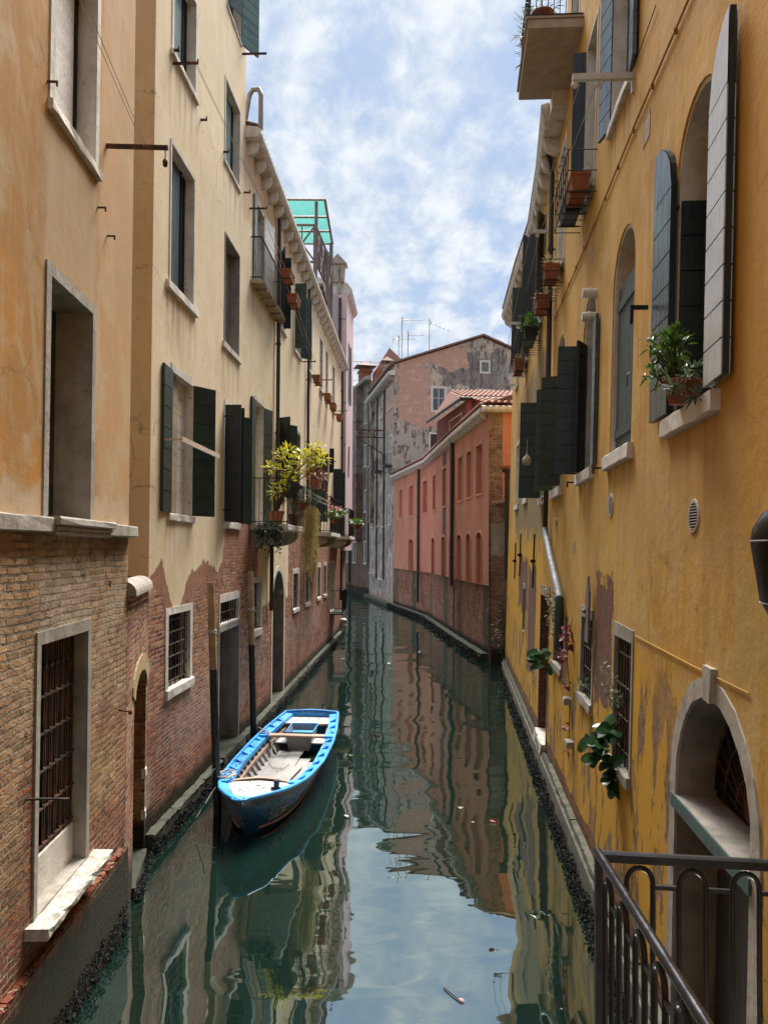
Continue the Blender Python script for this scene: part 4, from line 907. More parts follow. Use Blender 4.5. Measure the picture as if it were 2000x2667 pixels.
mb = MB(); mb.box(-7.5, -7.47, -.26, -.10, 6.86, 6.90); mb.box(-7.5, -7.47, -.27, -.24, 6.74, 6.90); mb.lathe([(0, -.02), (.02, 0), (0, .02)], 8, (-7.485, -.255, 6.73)); f.obj('shutter_catch', mb, M['iron'])
# ground floor openings
f.win(-17.1, -15.55, .55, 3.55, depth=.5, fw=.05, fm='wood', back='dark_brown', sill=None, lintel=.22, name='door', fj=.012, bm=M['dark_brown'])
mb = MB(); mb.box(-17.096, -17.09, .0, .46, .6, 3.5); mb.box(-17.09, -15.56, .462, .468, .6, 3.5); f.obj('brick_reveal', mb, facade_mat('door_reveal_brick', (.3, .2, .1), (.3, .2, .1), (.3, .2, .1), [(-30, 30), (0, 30)], (-30, 0), bricks=((.17, .055, .035), (.2, .08, .05), (.14, .045, .03)), mortar=(.2, .12, .09), wet=.5))
mb = MB(); mb.rough_box(-17.0, -15.6, -.1, .4, .35, .62, .03, .2); f.obj('doorstep', mb, M['istrian'])
for a, b, z0, z1 in ((-14.7, -13.62, 2.42, 3.46), (-11.52, -10.58, 2.40, 3.54), (-9.10, -8.24, 2.1, 3.52)):
    f.win(a, b, z0, z1, depth=.24, fw=.07, fm='istrian_dark', back='dark', sill=(.03, .05, .12), lintel=.15, grille=(6, 4, .03, .009), fj=.01, sillm='istrian_dark')
f.win(-21.6, -21.0, 2.3, 3.45, depth=.18, fw=.05, fm='istrian_dark', back='dark', sill=None, lintel=.14)
for s_, z0, z1 in ((-24.6, 3.6, 4.75), (-22.7, 3.75, 5.0), (-18.7, 3.6, 4.9)):
    mb = MB(); mb.tube([(s_, -.04, z0), (s_ + .12, -.04, z1)], .022, 6); mb.lathe([(0, -.06), (.06, -.03), (.06, .03), (0, .06)], 8, (s_ + .06, -.06, (z0 + z1) / 2)); f.obj('wall_tie', mb, M['iron'])
mb = MB(); mb.box(-10.75, -10.5, -.09, -.06, 3.25, 3.95); mb.prism([(-10.75, 3.94), (-10.5, 3.94), (-10.62, 4.15)], -.09, -.06, 1); mb.tube([(-10.9, -.1, 3.66), (-10.7, -.1, 3.66)], .03, 6); f.obj('shutter_remains', mb, M['wood_grey'])
for s_, z_ in ((-12.55, 2.05), (-12.2, 1.45)):
    mb = MB(); mb.rough_box(s_, s_ + .22, -.12, .02, z_, z_ + .09, .01); f.obj('stone_stub', mb, M['istrian_dark'])
# arched water gate
GA = f.win(-6.52, -4.86, .35, 3.42, depth=.75, fw=.15, fm='istrian_mid', arch=(2.60, .82), back=None, sill=None, liner='grey_render', name='water_gate', proud=.012, fj=.01)
mb = MB(); mb.box(-6.50, -4.88, .34, .37, .3, 2.42); f.obj('door', mb, M['dark_brown'], GA)
mb = MB(); P = arch_pts(-6.50, -4.88, 2.48, 2.60, .80); mb.add([(p[0], .32, p[1]) for p in P], [tuple(range(len(P)))]); f.obj('panel', mb, M['dark'], GA)
mb = MB()
for k in range(15):
    a = PI * (k + .5) / 15; mb.tube([(-5.69, .30, 2.52), (-5.69 - math.cos(a) * .8, .30, 2.56 + math.sin(a) * .82)], .009, 5)
for rr in (.3, .55, .78): mb.tube([(-5.69 - math.cos(PI * k / 16) * rr, .30, 2.54 + math.sin(PI * k / 16) * rr) for k in range(17)], .011, 5)
f.obj('fan_grille', mb, M['iron_rust'], GA)
mb = MB(); mb.rough_box(-6.56, -4.83, -.02, .34, 2.43, 2.47, .003); f.obj('shelf', mb, M['grey_render'], GA)
mb = MB(); mb.box(-6.57, -4.82, -.035, -.021, 2.37, 2.476); f.obj('shelf_edging', mb, paint_mat('grey_green_edging', (.045, .075, .07), .2, (.2, .22, .2), .35), GA)
mb = MB(); mb.prism([(-5.77, 3.40), (-5.61, 3.40), (-5.575, 3.655), (-5.805, 3.655)], -.035, .2, 1); mb.prism([(-5.65, 3.40), (-5.61, 3.40), (-5.575, 3.655), (-5.625, 3.655)], -.045, -.036, 1); f.obj('keystone', mb, M['istrian_mid'], GA)
for z in (1.95, 1.55):
    mb = MB(); mb.lathe([(.0, 0), (.03, .0), (.022, .03), (.045, .06), (.03, .09), (0, .095)], 12); mb.v = [(v[0] - 5.35, .34 - v[2], v[1] + z) for v in mb.v]; f.obj('door_knob', mb, metal_mat('brass_knob_%d' % int(z * 100), (.35, .28, .15), .4, .8), GA)
f.finish(thick=8.)
fn = Facade(MY, ry, my, -15.3, 9, 13.351, 16.0)
fn.win(-14.4, -13.5, 13.62, 15.7, depth=.2, fw=.06, back='dark', sill=None, name='balcony_door'); fn.finish('tall_wall', thick=8.)
# stone quay strip and brick course at the foot
mb = MB(); x = -14.6
while x < 2: l_ = random.uniform(.9, 1.7); mb.rough_box(x, min(x + l_ - .01, 2), -.085, .05, .40, .50, .012, .2); x += l_
mb.box(-28.6, 2, -.12, -.01, -1.5, .385); f.obj('foundation', mb, M['istrian_mossy']); mb = MB(); mb.rough_box(-28.6, -14.62, -.09, .05, .386, .47, .014, .4); f.obj('foundation_edge', mb, M['ledge0'])

# ------------------------------------------------------------------ coral building further along the right bank
mk = facade_mat('coral_plaster', (.60, .265, .17), (.54, .22, .135), (.66, .33, .23), [(-5, 1), (20, 1)], (-5, 20), blot=.45, streak=.6, rough_plaster=.15, wet=-3, cracks=.3, drips=[(.8, 2.05, 6.75, 1.5), (3.0, 4.3, 6.75, 1.2), (5.2, 6.6, 6.75, 1.6), (-.5, 12, 10.05, 1.6)])
mk2 = facade_mat('coral_plaster_with_dark_strip', (.60, .265, .17), (.54, .22, .135), (.66, .33, .23), [(-5, 1), (20, 1)], (-5, 20), blot=.45, streak=.6, rough_plaster=.15, wet=-3, cracks=.3, drips=[(-.5, 12, 10.05, 1.6)],
    patches=[dict(k='stain', s0=6.3, s1=7.7, z0=2.9, z1=10.2, soft=.02, c=(.085, .05, .04), amt=.9, edge=.05)])  # a recess's shade is painted as this dark strip on flat plaster
mkb = facade_mat('old_red_brick', (.3, .1, .05), (.3, .1, .05), (.3, .1, .05), [(-5, 30), (20, 30)], (-5, 20), bricks=((.46, .155, .075), (.50, .25, .14), (.28, .085, .048)), mortar=(.34, .25, .18), pale=(.42, .32, .23), pale_amt=.15, wet=.35, eff=.25,
    patches=[dict(k='bstain', s0=6.2, s1=7.6, z0=-1, z1=3.1, soft=.08, c=(.06, .058, .035), amt=.9, edge=.1), dict(k='bstain', s0=.6, s1=1.6, z0=.2, z1=3.1, soft=.12, c=(.07, .075, .04), amt=.7, edge=.2), dict(k='bstain', s0=8.4, s1=8.7, z0=0, z1=2.6, soft=.03, c=(.34, .30, .25), amt=.8, edge=.05)])
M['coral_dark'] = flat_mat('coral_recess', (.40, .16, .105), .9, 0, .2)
M['coral_trim'] = flat_mat('coral_trim', (.60, .265, .17), .9, 0, .15)
KP = [(4.2, 31.5), (3.58, 38.8), (2.82, 49.4), (.75, 60.5)]
def fr2(a, b): return frame(a, (b[0] - a[0], b[1] - a[1]))
K1, K2, K3 = fr2(KP[1], KP[0]), fr2(KP[2], KP[1]), fr2(KP[3], KP[2])
rk = empty('coral_building', K1, 'coral red plastered house with rows of narrow recessed windows above a brick base', 'building')
def coral(Mx, x0, x1, tops, lows, darks=(), mk=mk):
    f = Facade(Mx, rk, mk, x0, x1, 3.06, 10.1)
    for a, b in tops:
        dk = (a, b) in darks
        W = f.win(a, b, 6.95, 9.02, depth=.26, fw=.14, fm='coral_trim', back='dark' if dk else 'coral_dark', sill=None, proud=.03)
        mb = MB(); mb.tube([((a + b) / 2, .22, 7.5), ((a + b) / 2 - .1, -.05, 7.53)], .035, 6); f.obj('pipe_stub', mb, M['zinc'], W)
    for a, b in lows:
        W = f.win(a, b, 3.065, 5.24, depth=.28, fw=.12, fm='coral_trim', arch=(5.02, .24), back='dark', sill=None, proud=.03)
        mb = MB(); mb.box(a, a + (b - a) * .25, .12, .2, 3.07, 5.0); f.obj('blocked_half', mb, M['coral_dark'], W)
    f.finish('upper_wall')
    g = Facade(Mx, rk, mkb, x0, x1, -1.5, 3.058); g.M = Mx @ Matrix.Translation((0, .10, 0)); g.finish('brick_base')
    mb = MB(); mb.prism([(.05, 10.1), (-.30, 10.1), (-.36, 10.18), (-.36, 10.3), (.05, 10.42)], x0, x1, 0); c = f.obj('cornice', mb, M['istrian'])
    b0 = None
    for k in range(int((x1 - x0) / .42)):
        x = x0 + .2 + k * .42
        if b0 is None: xx = x; b0 = stone_bracket(f, x, .10, .26, 10.095, .20, 'istrian', c)
        else: dup(b0, c, (x - xx, 0, 0))
    mb = MB(); mb.box(x0, x1, -.3, 4, 10.40, 10.42); roof_tiles(mb, x0, x1, 4, lambda u, t: (u, -.34 + t * 4, 10.43 + t * 1.25), .26, .11); f.obj('roof', mb, M['tile'])
    return f
fk1 = coral(K1, 0, 7.72, [(.88, 1.98), (3.1, 4.2), (5.28, 6.5)], [(.65, 1.72), (3.05, 4.0), (5.34, 6.4)])
fk2 = coral(K2, 0, 10.63, [(2.4, 3.45), (6.38, 7.6), (9.2, 10.1)], [(1.88, 3.04), (6.12, 7.3), (8.95, 9.85)], darks=((6.38, 7.6),), mk=mk2)
fk3 = coral(K3, 0, 11.29, [(2.25, 3.3), (5.7, 6.93), (9.95, 11.0)], [(5.6, 6.95)])
pipe(fk2, [(10.35, -.12, 10.1), (10.3, -.12, 2.95), (10.4, -.12, 2.7)], .10, 'pipe_brown'); pipe(fk2, [(10.42, .0, 2.7), (10.45, -.02, .5)], .03, 'pipe_brown', clips=False)
pipe(fk3, [(9.0, -.12, 10.1), (9.0, -.12, 1.0)], .09, 'pipe_brown')
ek = KP[0]; KE = K1 @ Matrix.Translation((7.72, 0, 0))
c1 = K1 @ Vector((7.72, 0, 0))
mke = facade_mat('coral_end_plaster', (.56, .235, .14), (.51, .205, .115), (.60, .28, .18), [(0, 1), (9, 1)], (-1, 9), blot=.4, streak=.4, wet=-3, rough_plaster=.15, bricks=((.30, .17, .11), (.36, .22, .15), (.25, .12, .08)),
    patches=[dict(k='brick', s0=-.1, s1=.55, z0=0, z1=12, soft=.02), dict(k='brick', s0=-.1, s1=6, z0=0, z1=6.2, soft=.06)])
KEM = frame((c1.x, c1.y), (1, .055))
fe = Facade(KEM, rk, mke, 0.003, 5.5, -1.5, 10.1); fe.finish('end_wall', thick=.02)
mb = MB(); mb.prism([(.05, 10.1), (-.30, 10.1), (-.36, 10.18), (-.36, 10.3), (.05, 10.42)], -.3, 5.5, 0); fe.obj('cornice', mb, M['istrian'])
mb = MB(); roof_tiles(mb, -.2, 5.5, 4, lambda u, t: (u, -.36 + t * 3.2, 10.42 + t * .8), .26, .11); fe.obj('roof', mb, M['tile'])
# roof cabin on the coral building
KC = frame((2.95, 43.2), (1.0, -6.2)); 
mcab = facade_mat('dark_red_boarding', (.21, .075, .06), (.16, .06, .05), (.25, .10, .08), [(0, 1), (9, 1)], (-1, 9), wet=-3, streak=.8)
fc = Facade(KC, rk, mcab, 0, 6.28, 10.2, 11.75); fc.win(2.9, 5.4, 10.35, 11.25, depth=.08, fw=.06, fm='wood_pale', back='glass', sill=None); fc.finish('cabin_wall', thick=.05)
c2 = KC @ Vector((6.28, 0, 0)); KD = frame((c2.x, c2.y), (1, .05))
fd = Facade(KD, rk, facade_mat('red_cabin_plaster', (.44, .13, .085), (.38, .11, .07), (.46, .16, .10), [(0, 1), (9, 1)], (-1, 9), wet=-3), 0, 4.5, 10.2, 11.75); fd.finish('cabin_front', thick=6.3)
mb = MB(); mb.box(-.25, 4.6, -.35, .02, 11.72, 11.84); roof_tiles(mb, -.2, 4.6, 5, lambda u, t: (u, -.34 + t * 4.4, 11.86 + t * 1.2), .24, .10); mb.cur = 1; mb.tube([(-.3, -.40, 11.78), (4.6, -.40, 11.78)], .07, 8); mb.tube([(-.3, -.40, 11.78), (-1.25, 6.2, 11.72)], .08, 8)
mb.cur = 0; mb.quad((-.25, -.35, 11.85), (4.6, -.35, 11.85), (4.6, 4.2, 13.03), (-.25, 4.2, 13.03)); mb.quad((-.25, -.35, 11.85), (-.25, 4.2, 13.03), (-1.1, 6.2, 11.75)); fd.obj('cabin_roof', mb, [M['tile'], M['pipe_brown']])
pipe(fd, [(.35, -.1, 11.75), (.35, -.1, 10.3)], .06, 'pipe_brown')

# old garden wall between coral and yellow, with the flue pipe
mgw = facade_mat('old_garden_wall', (.36, .29, .22), (.26, .21, .17), (.42, .35, .28), [(0, 4.3), (9, 4.3)], (-1, 9), amp=.2, bricks=((.30, .12, .07), (.36, .19, .12), (.24, .09, .06)), mortar=(.36, .30, .24), wet=.5, eff=.5, streak=.8, blot=.8,
    patches=[dict(k='brick', s0=-1, s1=9, z0=5.6, z1=7, soft=.12)])
g0 = K1 @ Vector((7.74, .05, 0))
MGW = frame((g0.x, g0.y - .35), (.75, -.8))
rg = empty('old_wall', MGW, 'weathered brick and plaster wall between the coral house and the yellow house', 'wall')
fg = Facade(MGW, rg, mgw, 0, 2.4, -1.5, 6.3); fg.finish(thick=.9)
mb = MB(); roof_tiles(mb, 0, 2.4, 1, lambda u, t: (u, -.12 + t * .9, 6.32 + t * .25), .2, .09); fg.obj('tile_cap', mb, M['tile'])
mb = MB(); mb.tube([(.95, -.18, 3.4), (.95, -.18, 7.55)], .11, 12); mb.box(.80, 1.1, -.33, -.03, 7.55, 7.65)
for z in (7.3, 6.6, 5.2, 4.4): mb.tube([(.95, -.18, z - .04), (.95, -.18, z + .04)], .13, 12)
mb.cur = 1; mb.box(.72, 1.18, -.42, .06, 7.66, 7.78); o = fg.obj('flue_pipe', mb, [M['pipe_brown'], M['terracotta']])

# ------------------------------------------------------------------ grey gabled house at the bend
mg = facade_mat('grey_pink_ruined_plaster', (.50, .41, .32), (.32, .28, .235), (.62, .54, .44), [(-3, .5), (20, .5)], (-3, 20), amp=.2, under=(.56, .36, .27), und_h=.1, bricks=((.50, .30, .21), (.58, .41, .31), (.42, .24, .17)), mortar=(.48, .38, .30), blot=1., streak=.4, specks=.85, erode=(40, (.20, .18, .165)), rough_plaster=.8, wet=-3,
    patches=[dict(k='brick', s0=.4, s1=3.0, z0=14.6, z1=19.6, soft=.4, ns=.8), dict(k='brick', s0=1., s1=6, z0=19.2, z1=21, soft=.3, ns=.8), dict(k='stain', s0=3.6, s1=9.0, z0=17.4, z1=20.4, soft=.5, ns=.7, c=(.17, .155, .145), amt=.75, edge=.03),
             dict(k='under', s0=2.0, s1=5, z0=14.2, z1=17.4, soft=.45, ns=.8), dict(k='stain', s0=-1, s1=4.2, z0=9, z1=14.3, soft=.2, ns=.8, c=(.42, .38, .31), amt=.85, edge=.06), dict(k='stain', s0=8.5, s1=9.3, z0=16, z1=19.6, soft=.06, c=(.30, .28, .26), amt=.9, edge=.06)])
MGG = frame((.75, 60.5), (14, 2.5))
rgh = empty('grey_gabled_house', MGG, 'tall ruined grey and pink gabled house with small white framed windows, facing down the canal', 'building')
f = Facade(MGG, rgh, mg, 0, 14, -1.5, 19.0)
f.win(3.12, 4.12, 15.65, 17.45, depth=.12, fw=.16, fm='istrian_pale', back='glass', sill=None, split=True)
f.win(2.95, 4.3, 12.0, 13.75, depth=.1, fw=.14, fm='istrian_pale', back='dark_brown', boards=-1, sill=None)
f.win(6.95, 8.0, 16.0, 17.4, depth=.12, fw=.14, fm='istrian_pale', back='glass', sill=None, split=True)
f.finish('gable_wall', thick=12)
mb = MB(); P = [(0, 19.002), (14, 19.002), (14, 19.2), (7.25, 21.75), (0, 19.2)]
mb.prism([(x, z) for x, z in P], 0, 12, 1); f.obj('gable', mb, mg)
mb = MB(); mb.ring(rect(7.16, 7.74, 18.95, 19.72), rect(7.0, 7.9, 18.80, 19.88), -.03, .05); W = f.obj('window', mb, M['istrian_pale']); mb = MB(); mb.box(7.16, 7.74, .0, -.008, 18.95, 19.72); f.obj('pane', mb, M['green_grey'], W)
mb = MB()
for k in range(5): mb.box(7.17, 7.73, -.022, -.012, 19.05 + k * .14, 19.07 + k * .14)
f.obj('grille', mb, M['iron'], W)
mb = MB()
for (xa, za), (xb, zb) in (((-.4, 19.15), (7.25, 21.85)), ((14.3, 19.15), (7.25, 21.85))):
    n = 40
    for k in range(n):
        a, b = k / n, (k + 1.1) / n; xa_, xb_ = xa + (xb - xa) * a, xa + (xb - xa) * b; z1, z2 = za + (zb - za) * a, za + (zb - za) * b
        mb.prism([(xa_, z1), (xb_, z2 - .02), (xb_, z2 + .10), (xa_, z1 + .14)], -.3 + random.uniform(-.03, .03), 12, 1)
rr = f.obj('roof', mb, M['tile_old'])
def chimney(ff, x, y, z0, z1, wd, mat, capm, parent, cap=True):
    mb = MB(); mb.box(x - wd / 2, x + wd / 2, y - wd / 2, y + wd / 2, z0, z1); mb.box(x - wd * .62, x + wd * .62, y - wd * .62, y + wd * .62, z1 - .25, z1 - .12)
    if cap:
        mb.cur = 1; e = wd * .95
        for q in (-1, 1):
            for p in (-1, 1): mb.box(x + q * wd * .4 - .05, x + q * wd * .4 + .05, y + p * wd * .4 - .05, y + p * wd * .4 + .05, z1, z1 + .3)
        V = [(x - e, y - e, z1 + .3), (x + e, y - e, z1 + .3), (x + e, y + e, z1 + .3), (x - e, y + e, z1 + .3), (x, y, z1 + .85)]
        mb.add(V, [(0, 1, 4), (1, 2, 4), (2, 3, 4), (3, 0, 4), (3, 2, 1, 0)])
    return ff.obj('chimney', mb, [mat, capm], parent)
chimney(f, 1.75, 13, 18, 22.3, .66, M['istrian_dark'], M['tile_old'], rr)
chimney(f, .25, 9.5, 18, 20.9, .5, M['terracotta'], M['tile_old'], rr, False)
mb = MB(); mb.prism([(1.0, 22.3), (4.5, 22.3), (2.2, 24.3)], 14.2, 17, 1); mb.box(1.0, 4.5, 14.2, 17, 19, 22.3); f.obj('dormer', mb, flat_mat('dormer_brick', (.36, .19, .15), .9, 0, .5, 3), rr)
mb = MB(); mb.box(2.6, 4.2, 14.1, 14.19, 22.2, 23.0); f.obj('dormer_opening', mb, M['dark'], rr)

mgf = facade_mat('grey_canal_front', (.37, .285, .205), (.20, .155, .115), (.48, .395, .30), [(-3, 7.2), (20, 7.2)], (-3, 20), amp=.4, under=(.30, .20, .16), und_h=.6, bricks=((.22, .095, .065), (.26, .13, .09), (.18, .07, .05)), mortar=(.28, .23, .19), blot=1., streak=1., specks=.8, erode=(40, (.10, .085, .07)), rough_plaster=.6, wet=.6, eff=.4)
G1 = fr2((-1.37, 72.6), (.75, 60.5)); f = Facade(G1, rgh, mgf, 0, 12.27, -1.5, 18.3)
for a, b, c, d, bk in ((9.5, 11.2, 16.0, 17.6, 'glass'), (5.6, 6.9, 15.95, 17.6, 'glass'), (2., 3.2, 15.9, 17.5, 'white_plank'), (10.2, 11.4, 11.4, 13.7, 'green_grey'), (5.5, 6.9, 11.4, 13.7, 'white_plank'), (1.6, 2.9, 11.4, 13.6, 'dark'),
        (7.4, 8.3, 6.5, 8.9, 'dark'), (10.15, 11.0, 6.55, 8.85, 'dark'), (3.8, 5.2, 6.6, 8.9, 'white_plank'), (.8, 1.8, 6.6, 8.8, 'dark'), (5.5, 7.1, 2.0, 4.65, 'dark'), (2.2, 3.2, 2.4, 4.4, 'dark'), (.3, 1.0, 2.4, 4.2, 'dark')):
    f.win(a, b, c, d, depth=.15, fw=.14, fm='istrian', back=bk, sill=(.05, .08, .12), split=(bk == 'glass'), boards=0)
f.win(9.85, 11.6, .3, 4.1, depth=.3, fw=.2, fm='istrian_pale', arch=(3.2, .9), back='istrian_pale', sill=None, name='door')
mb = MB(); mb.prism([(.05, 18.3), (-.45, 18.3), (-.55, 18.42), (-.55, 18.55), (.05, 18.75)], -.2, 12.5, 0); c = f.obj('cornice', mb, M['istrian']); b0 = stone_bracket(f, .2, .2, .42, 18.295, .34, 'istrian_dark', c)
for k in range(1, 20): dup(b0, c, (k * .62, 0, 0))
mb = MB(); mb.box(1.6, 2.7, -.35, .02, 7, 18.2); mb.box(1.5, 2.8, -.42, .02, 12, 12.2); f.obj('brick_flue', mb, mgf)
for a, b, z in ((9.9, 11.6, 11.2), (5.2, 7.1, 11.2)):
    mb = MB(); mb.box(a, b, -.6, .02, z, z + .1); W = f.obj('balcony', mb, M['iron']); railing(f, a + .05, b - .05, -.55, z + .1, z + 1.0, 8, W, r=.012)
for a, b, z in ((8.2, 8.3, 17), (4.6, 4.7, 17)): pipe(f, [(a, -.1, 18.2), (a, -.1, 2)], .07, 'pipe_brown')
mb = MB(); mb.box(7.5, 7.56, -2.4, 0, 14.6, 14.7); mb.box(7.5, 7.56, -2.4, 0, 14.0, 14.08); mb.tube([(7.53, -2.3, 14.0), (7.53, 0, 12.6)], .05, 5)
for k in range(3): mb.tube([(7.53, -1.9 + k * .6 + .2 * math.cos(2 * PI * j / 10), 14.33 + .22 * math.sin(2 * PI * j / 10)) for j in range(11)], .03, 4)
f.obj('iron_bracket', mb, M['iron_rust'])
f.finish('canal_wall', thick=.02)

# ------------------------------------------------------------------ dark brown house further round the bend
G2 = fr2((-4.3, 84), (-1.37, 72.6))
rb = empty('brown_house', G2, 'narrow shaded brown brick house with a tall chimney breast, beyond the grey gabled house', 'building')
mgb = facade_mat('brown_brick_front', (.22, .175, .145), (.13, .105, .09), (.30, .25, .21), [(-3, 12), (20, 12)], (-3, 20), amp=.8, bricks=((.20, .105, .07), (.24, .14, .10), (.15, .07, .05)), mortar=(.26, .21, .17), blot=1., streak=.9, wet=.7, eff=.4)
f = Facade(G2, rb, mgb, -4, 11.75, -1.5, 20.6)
for x in (1.5, 4.5, 9.6):
    for z in (3.2, 8.2, 12.6, 16.8): f.win(x, x + 1.1, z, z + 2.0, depth=.15, fw=.14, fm='istrian', back='glass' if z > 10 else 'dark', sill=(.05, .08, .12), boards=0)
mb = MB(); mb.prism([(.05, 20.6), (-.55, 20.6), (-.6, 20.75), (-.6, 20.9), (.05, 21.1)], -4, 12, 0); f.obj('cornice', mb, M['istrian_dark'])
mb = MB(); mb.box(6.2, 8.4, -.6, .02, 5.5, 20.5); mb.box(6.1, 8.5, -.66, .02, 17.2, 17.4); mb.box(6.1, 8.5, -.66, .02, 12.8, 13.0); f.obj('chimney_breast', mb, mgb)
chimney(f, 7.2, .5, 20, 22.6, 1.1, M['terracotta'], M['tile_old'], rb)
pipe(f, [(11.3, -.12, 20), (11.3, -.12, 3)], .10, 'zinc'); pipe(f, [(3.2, -.12, 20), (3.2, -.12, 1)], .16, 'pipe_brown')
f.finish(thick=10)
rz = empty('far_grey_house', frame((-6, 98), (1, 0)), 'flat grey house end with a pale cornice, farthest up the canal above the brown house', 'building')
f = Facade(frame((-6.5, 96), (1, .02)), rz, facade_mat('far_grey_plaster', (.24, .22, .20), (.17, .15, .14), (.3, .28, .26), [(0, 1), (20, 1)], (-1, 20), blot=.8, streak=.8), 0, 14, -1.5, 24.4)
f.win(3.6, 5.0, 21.6, 23.6, depth=.15, fw=.1, back='dark', sill=None); f.finish(thick=6)
mb = MB(); mb.box(-.5, 14, -.8, 6, 24.4, 24.9); f.obj('cornice', mb, M['istrian_dark'])
# a house closing the bend on the left, mostly hidden
rh = empty('shaded_house', frame((-14, 100), (1, -.2)), 'dark brick house front closing the canal at the far left bend', 'building')
f = Facade(frame((-16, 96), (1, -.12)), rh, mgb, 0, 12, -1.5, 16); f.finish(thick=6)

# ------------------------------------------------------------------ quay ledges and mussels
M['ledge'] = stone_mat('wet_ledge_stone', (.06, .065, .045), (.018, .022, .012), .8, 1.5, 1.)
M['ledge_top'] = stone_mat('ledge_edge_stone', (.085, .085, .062), (.02, .026, .013), .95, 1.6, .9)
def ledge(name, Mx, x0, x1, pr, z1, label, top=True, topm='ledge_top'):
    r = empty(name, Mx, label, 'ledge'); mb = MB(); mb.rough_box(x0, x1, -pr, .02, -1.4, z1, .012, .4, .02); build('footing', mb, M['ledge'], r, Mx)
    if top:
        mb = MB(); x = x0
        while x < x1 - .1:
            l_ = min(random.uniform(1.0, 2.0), x1 - x); mb.rough_box(x, x + l_ - .012, -pr - .02, -.005, z1 + .002, z1 + .05, .012, .14, .014); x += l_
        build('kerb', mb, M[topm], r, Mx)
    return r
ledge('quay_ledge', MC, 11.42, 40.6, .13, .24, 'narrow mossy stone ledge along the foot of the cream building')
ledge('quay_ledge', K1, -.3, 7.7, .30, .28, 'dark stone ledge below the near end of the coral building', topm='ledge')
ledge('quay_ledge', K2, -.1, 10.5, .30, .28, 'dark stone ledge below the middle of the coral building', topm='ledge')
ledge('quay_ledge', K3, -.1, 11.2, .30, .28, 'dark stone ledge below the far end of the coral building', topm='ledge')
ledge('quay_ledge', G1, -.1, 12.3, .5, .28, 'dark stone ledge below the grey gabled house', topm='ledge')
def mussel_mat():
    t = T('mussel_shells'); v = t.vor(14, out='Color'); n = t.noise(9, 3)
    return t.fin(t.mix(t.mr(n, .5, .7), t.mix(.6, (.010, .010, .009), t.vmul(v, (.020, .022, .018))), (.04, .04, .032)), .75, spec=.15)
M['mussel'] = mussel_mat()
mb = MB()
OCT = [(1, 0, 0), (-1, 0, 0), (0, 1, 0), (0, -1, 0), (0, 0, 1), (0, 0, -1)]; OF = [(0, 2, 4), (2, 1, 4), (1, 3, 4), (3, 0, 4), (2, 0, 5), (1, 2, 5), (3, 1, 5), (0, 3, 5)]
def mussels(Mx, x0, x1, y, n, z0, z1, s0, s1, dens=lambda x: 1., depth=.14):
    for _ in range(n):
        x = random.uniform(x0, x1)
        if random.random() > dens(x): continue
        z = z0 + (z1 - z0) * random.random() ** 1.2; lim = z1 - .10 * mnoise.noise(Vector((x * 1.7, 1, 0))) - .05
        if z > lim: continue
        f_ = 1 - (z - z0) / (z1 - z0); c = Vector((x, y - random.uniform(0, depth) * (.35 + .65 * f_), z)); s_ = random.uniform(s0, s1)
        q = Matrix.Rotation(random.uniform(0, 6.3), 3, Vector((random.uniform(-1, 1), random.uniform(-1, 1), random.uniform(-1, 1) + .01)).normalized())
        V = [Mx @ (c + q @ Vector((p[0] * s_, p[1] * s_ * .5, p[2] * s_ * .42))) for p in OCT]; mb.add(V, OF)
mussels(MC, 11.4, 20, -.13, 3600, -.12, .20, .022, .042); mussels(MC, 20, 40.5, -.13, 3400, -.12, .20, .03, .05)
mussels(MLW, .6, 2.3, -.05, 420, -.1, .12, .022, .045); mussels(MO, 4.6, 9.27, -.05, 1500, -.15, .34, .016, .036, depth=.06)
mussels(MY, -28.6, -14, -.12, 2600, -.12, .24, .03, .055, depth=.22); mussels(MY, -14, -6, -.12, 3000, -.12, .22, .02, .04, depth=.22)
for Kx, l_, n in ((K1, 7.7, 1100), (K2, 10.5, 1300), (K3, 11.2, 1200), (G1, 12.2, 1000)): mussels(Kx, 0, l_, -.30, n, -.1, .30, .05, .085, depth=.3)
tag(build('mussel_bed', mb, M['mussel']), 'dark mussels and barnacles crusting the foot of the walls at the water line', 'mussels', kind='stuff')

# ------------------------------------------------------------------ mooring poles
def pole(b, t_, zs, r, label, ropez):
    b, t_ = Vector(b), Vector(t_); root = empty('mooring_pole', Matrix.Translation(b), label, 'mooring pole', 'mooring poles by the blue boat')
    P = lambda z: (t_ - b) * ((z - b.z) / (t_.z - b.z))
    n = 14; mb = MB(); pts = [P(zs + (t_.z - zs) * k / n) for k in range(n + 1)]
    mb.tube([p + Vector((random.uniform(-.004, .004), 0, 0)) for p in pts], [r * (1 + random.uniform(-.03, .03)) for _ in pts], 14); build('shaft', mb, M['pole_wood'], root)
    mb = MB(); pts = [P(b.z + (zs + .03 - b.z) * k / n) for k in range(n + 1)]
    mb.tube(pts, [r * 1.03 + .008 * (1 - k / n) for k in range(n + 1)], 14); build('tarred_base', mb, M['tar'], root)
    mb = MB(); c = P(ropez)
    for q in range(3): mb.tube([c + Vector((math.cos(2 * PI * k / 14) * r * 1.18, math.sin(2 * PI * k / 14) * r * 1.18, q * .016 + .01 * math.sin(k))) for k in range(15)], .009, 5)
    mb.tube([c + Vector((r * 1.1, -r, 0)), c + Vector((r * 1.4, -r * 1.6, -.02)), c + Vector((r * 1.8, -r, -.01))], .008, 5)
    build('rope_loop', mb, M['rope'], root)
M['tar'] = paint_mat('black_tar', (.008, .008, .008), .35, (.03, .03, .028), .45)
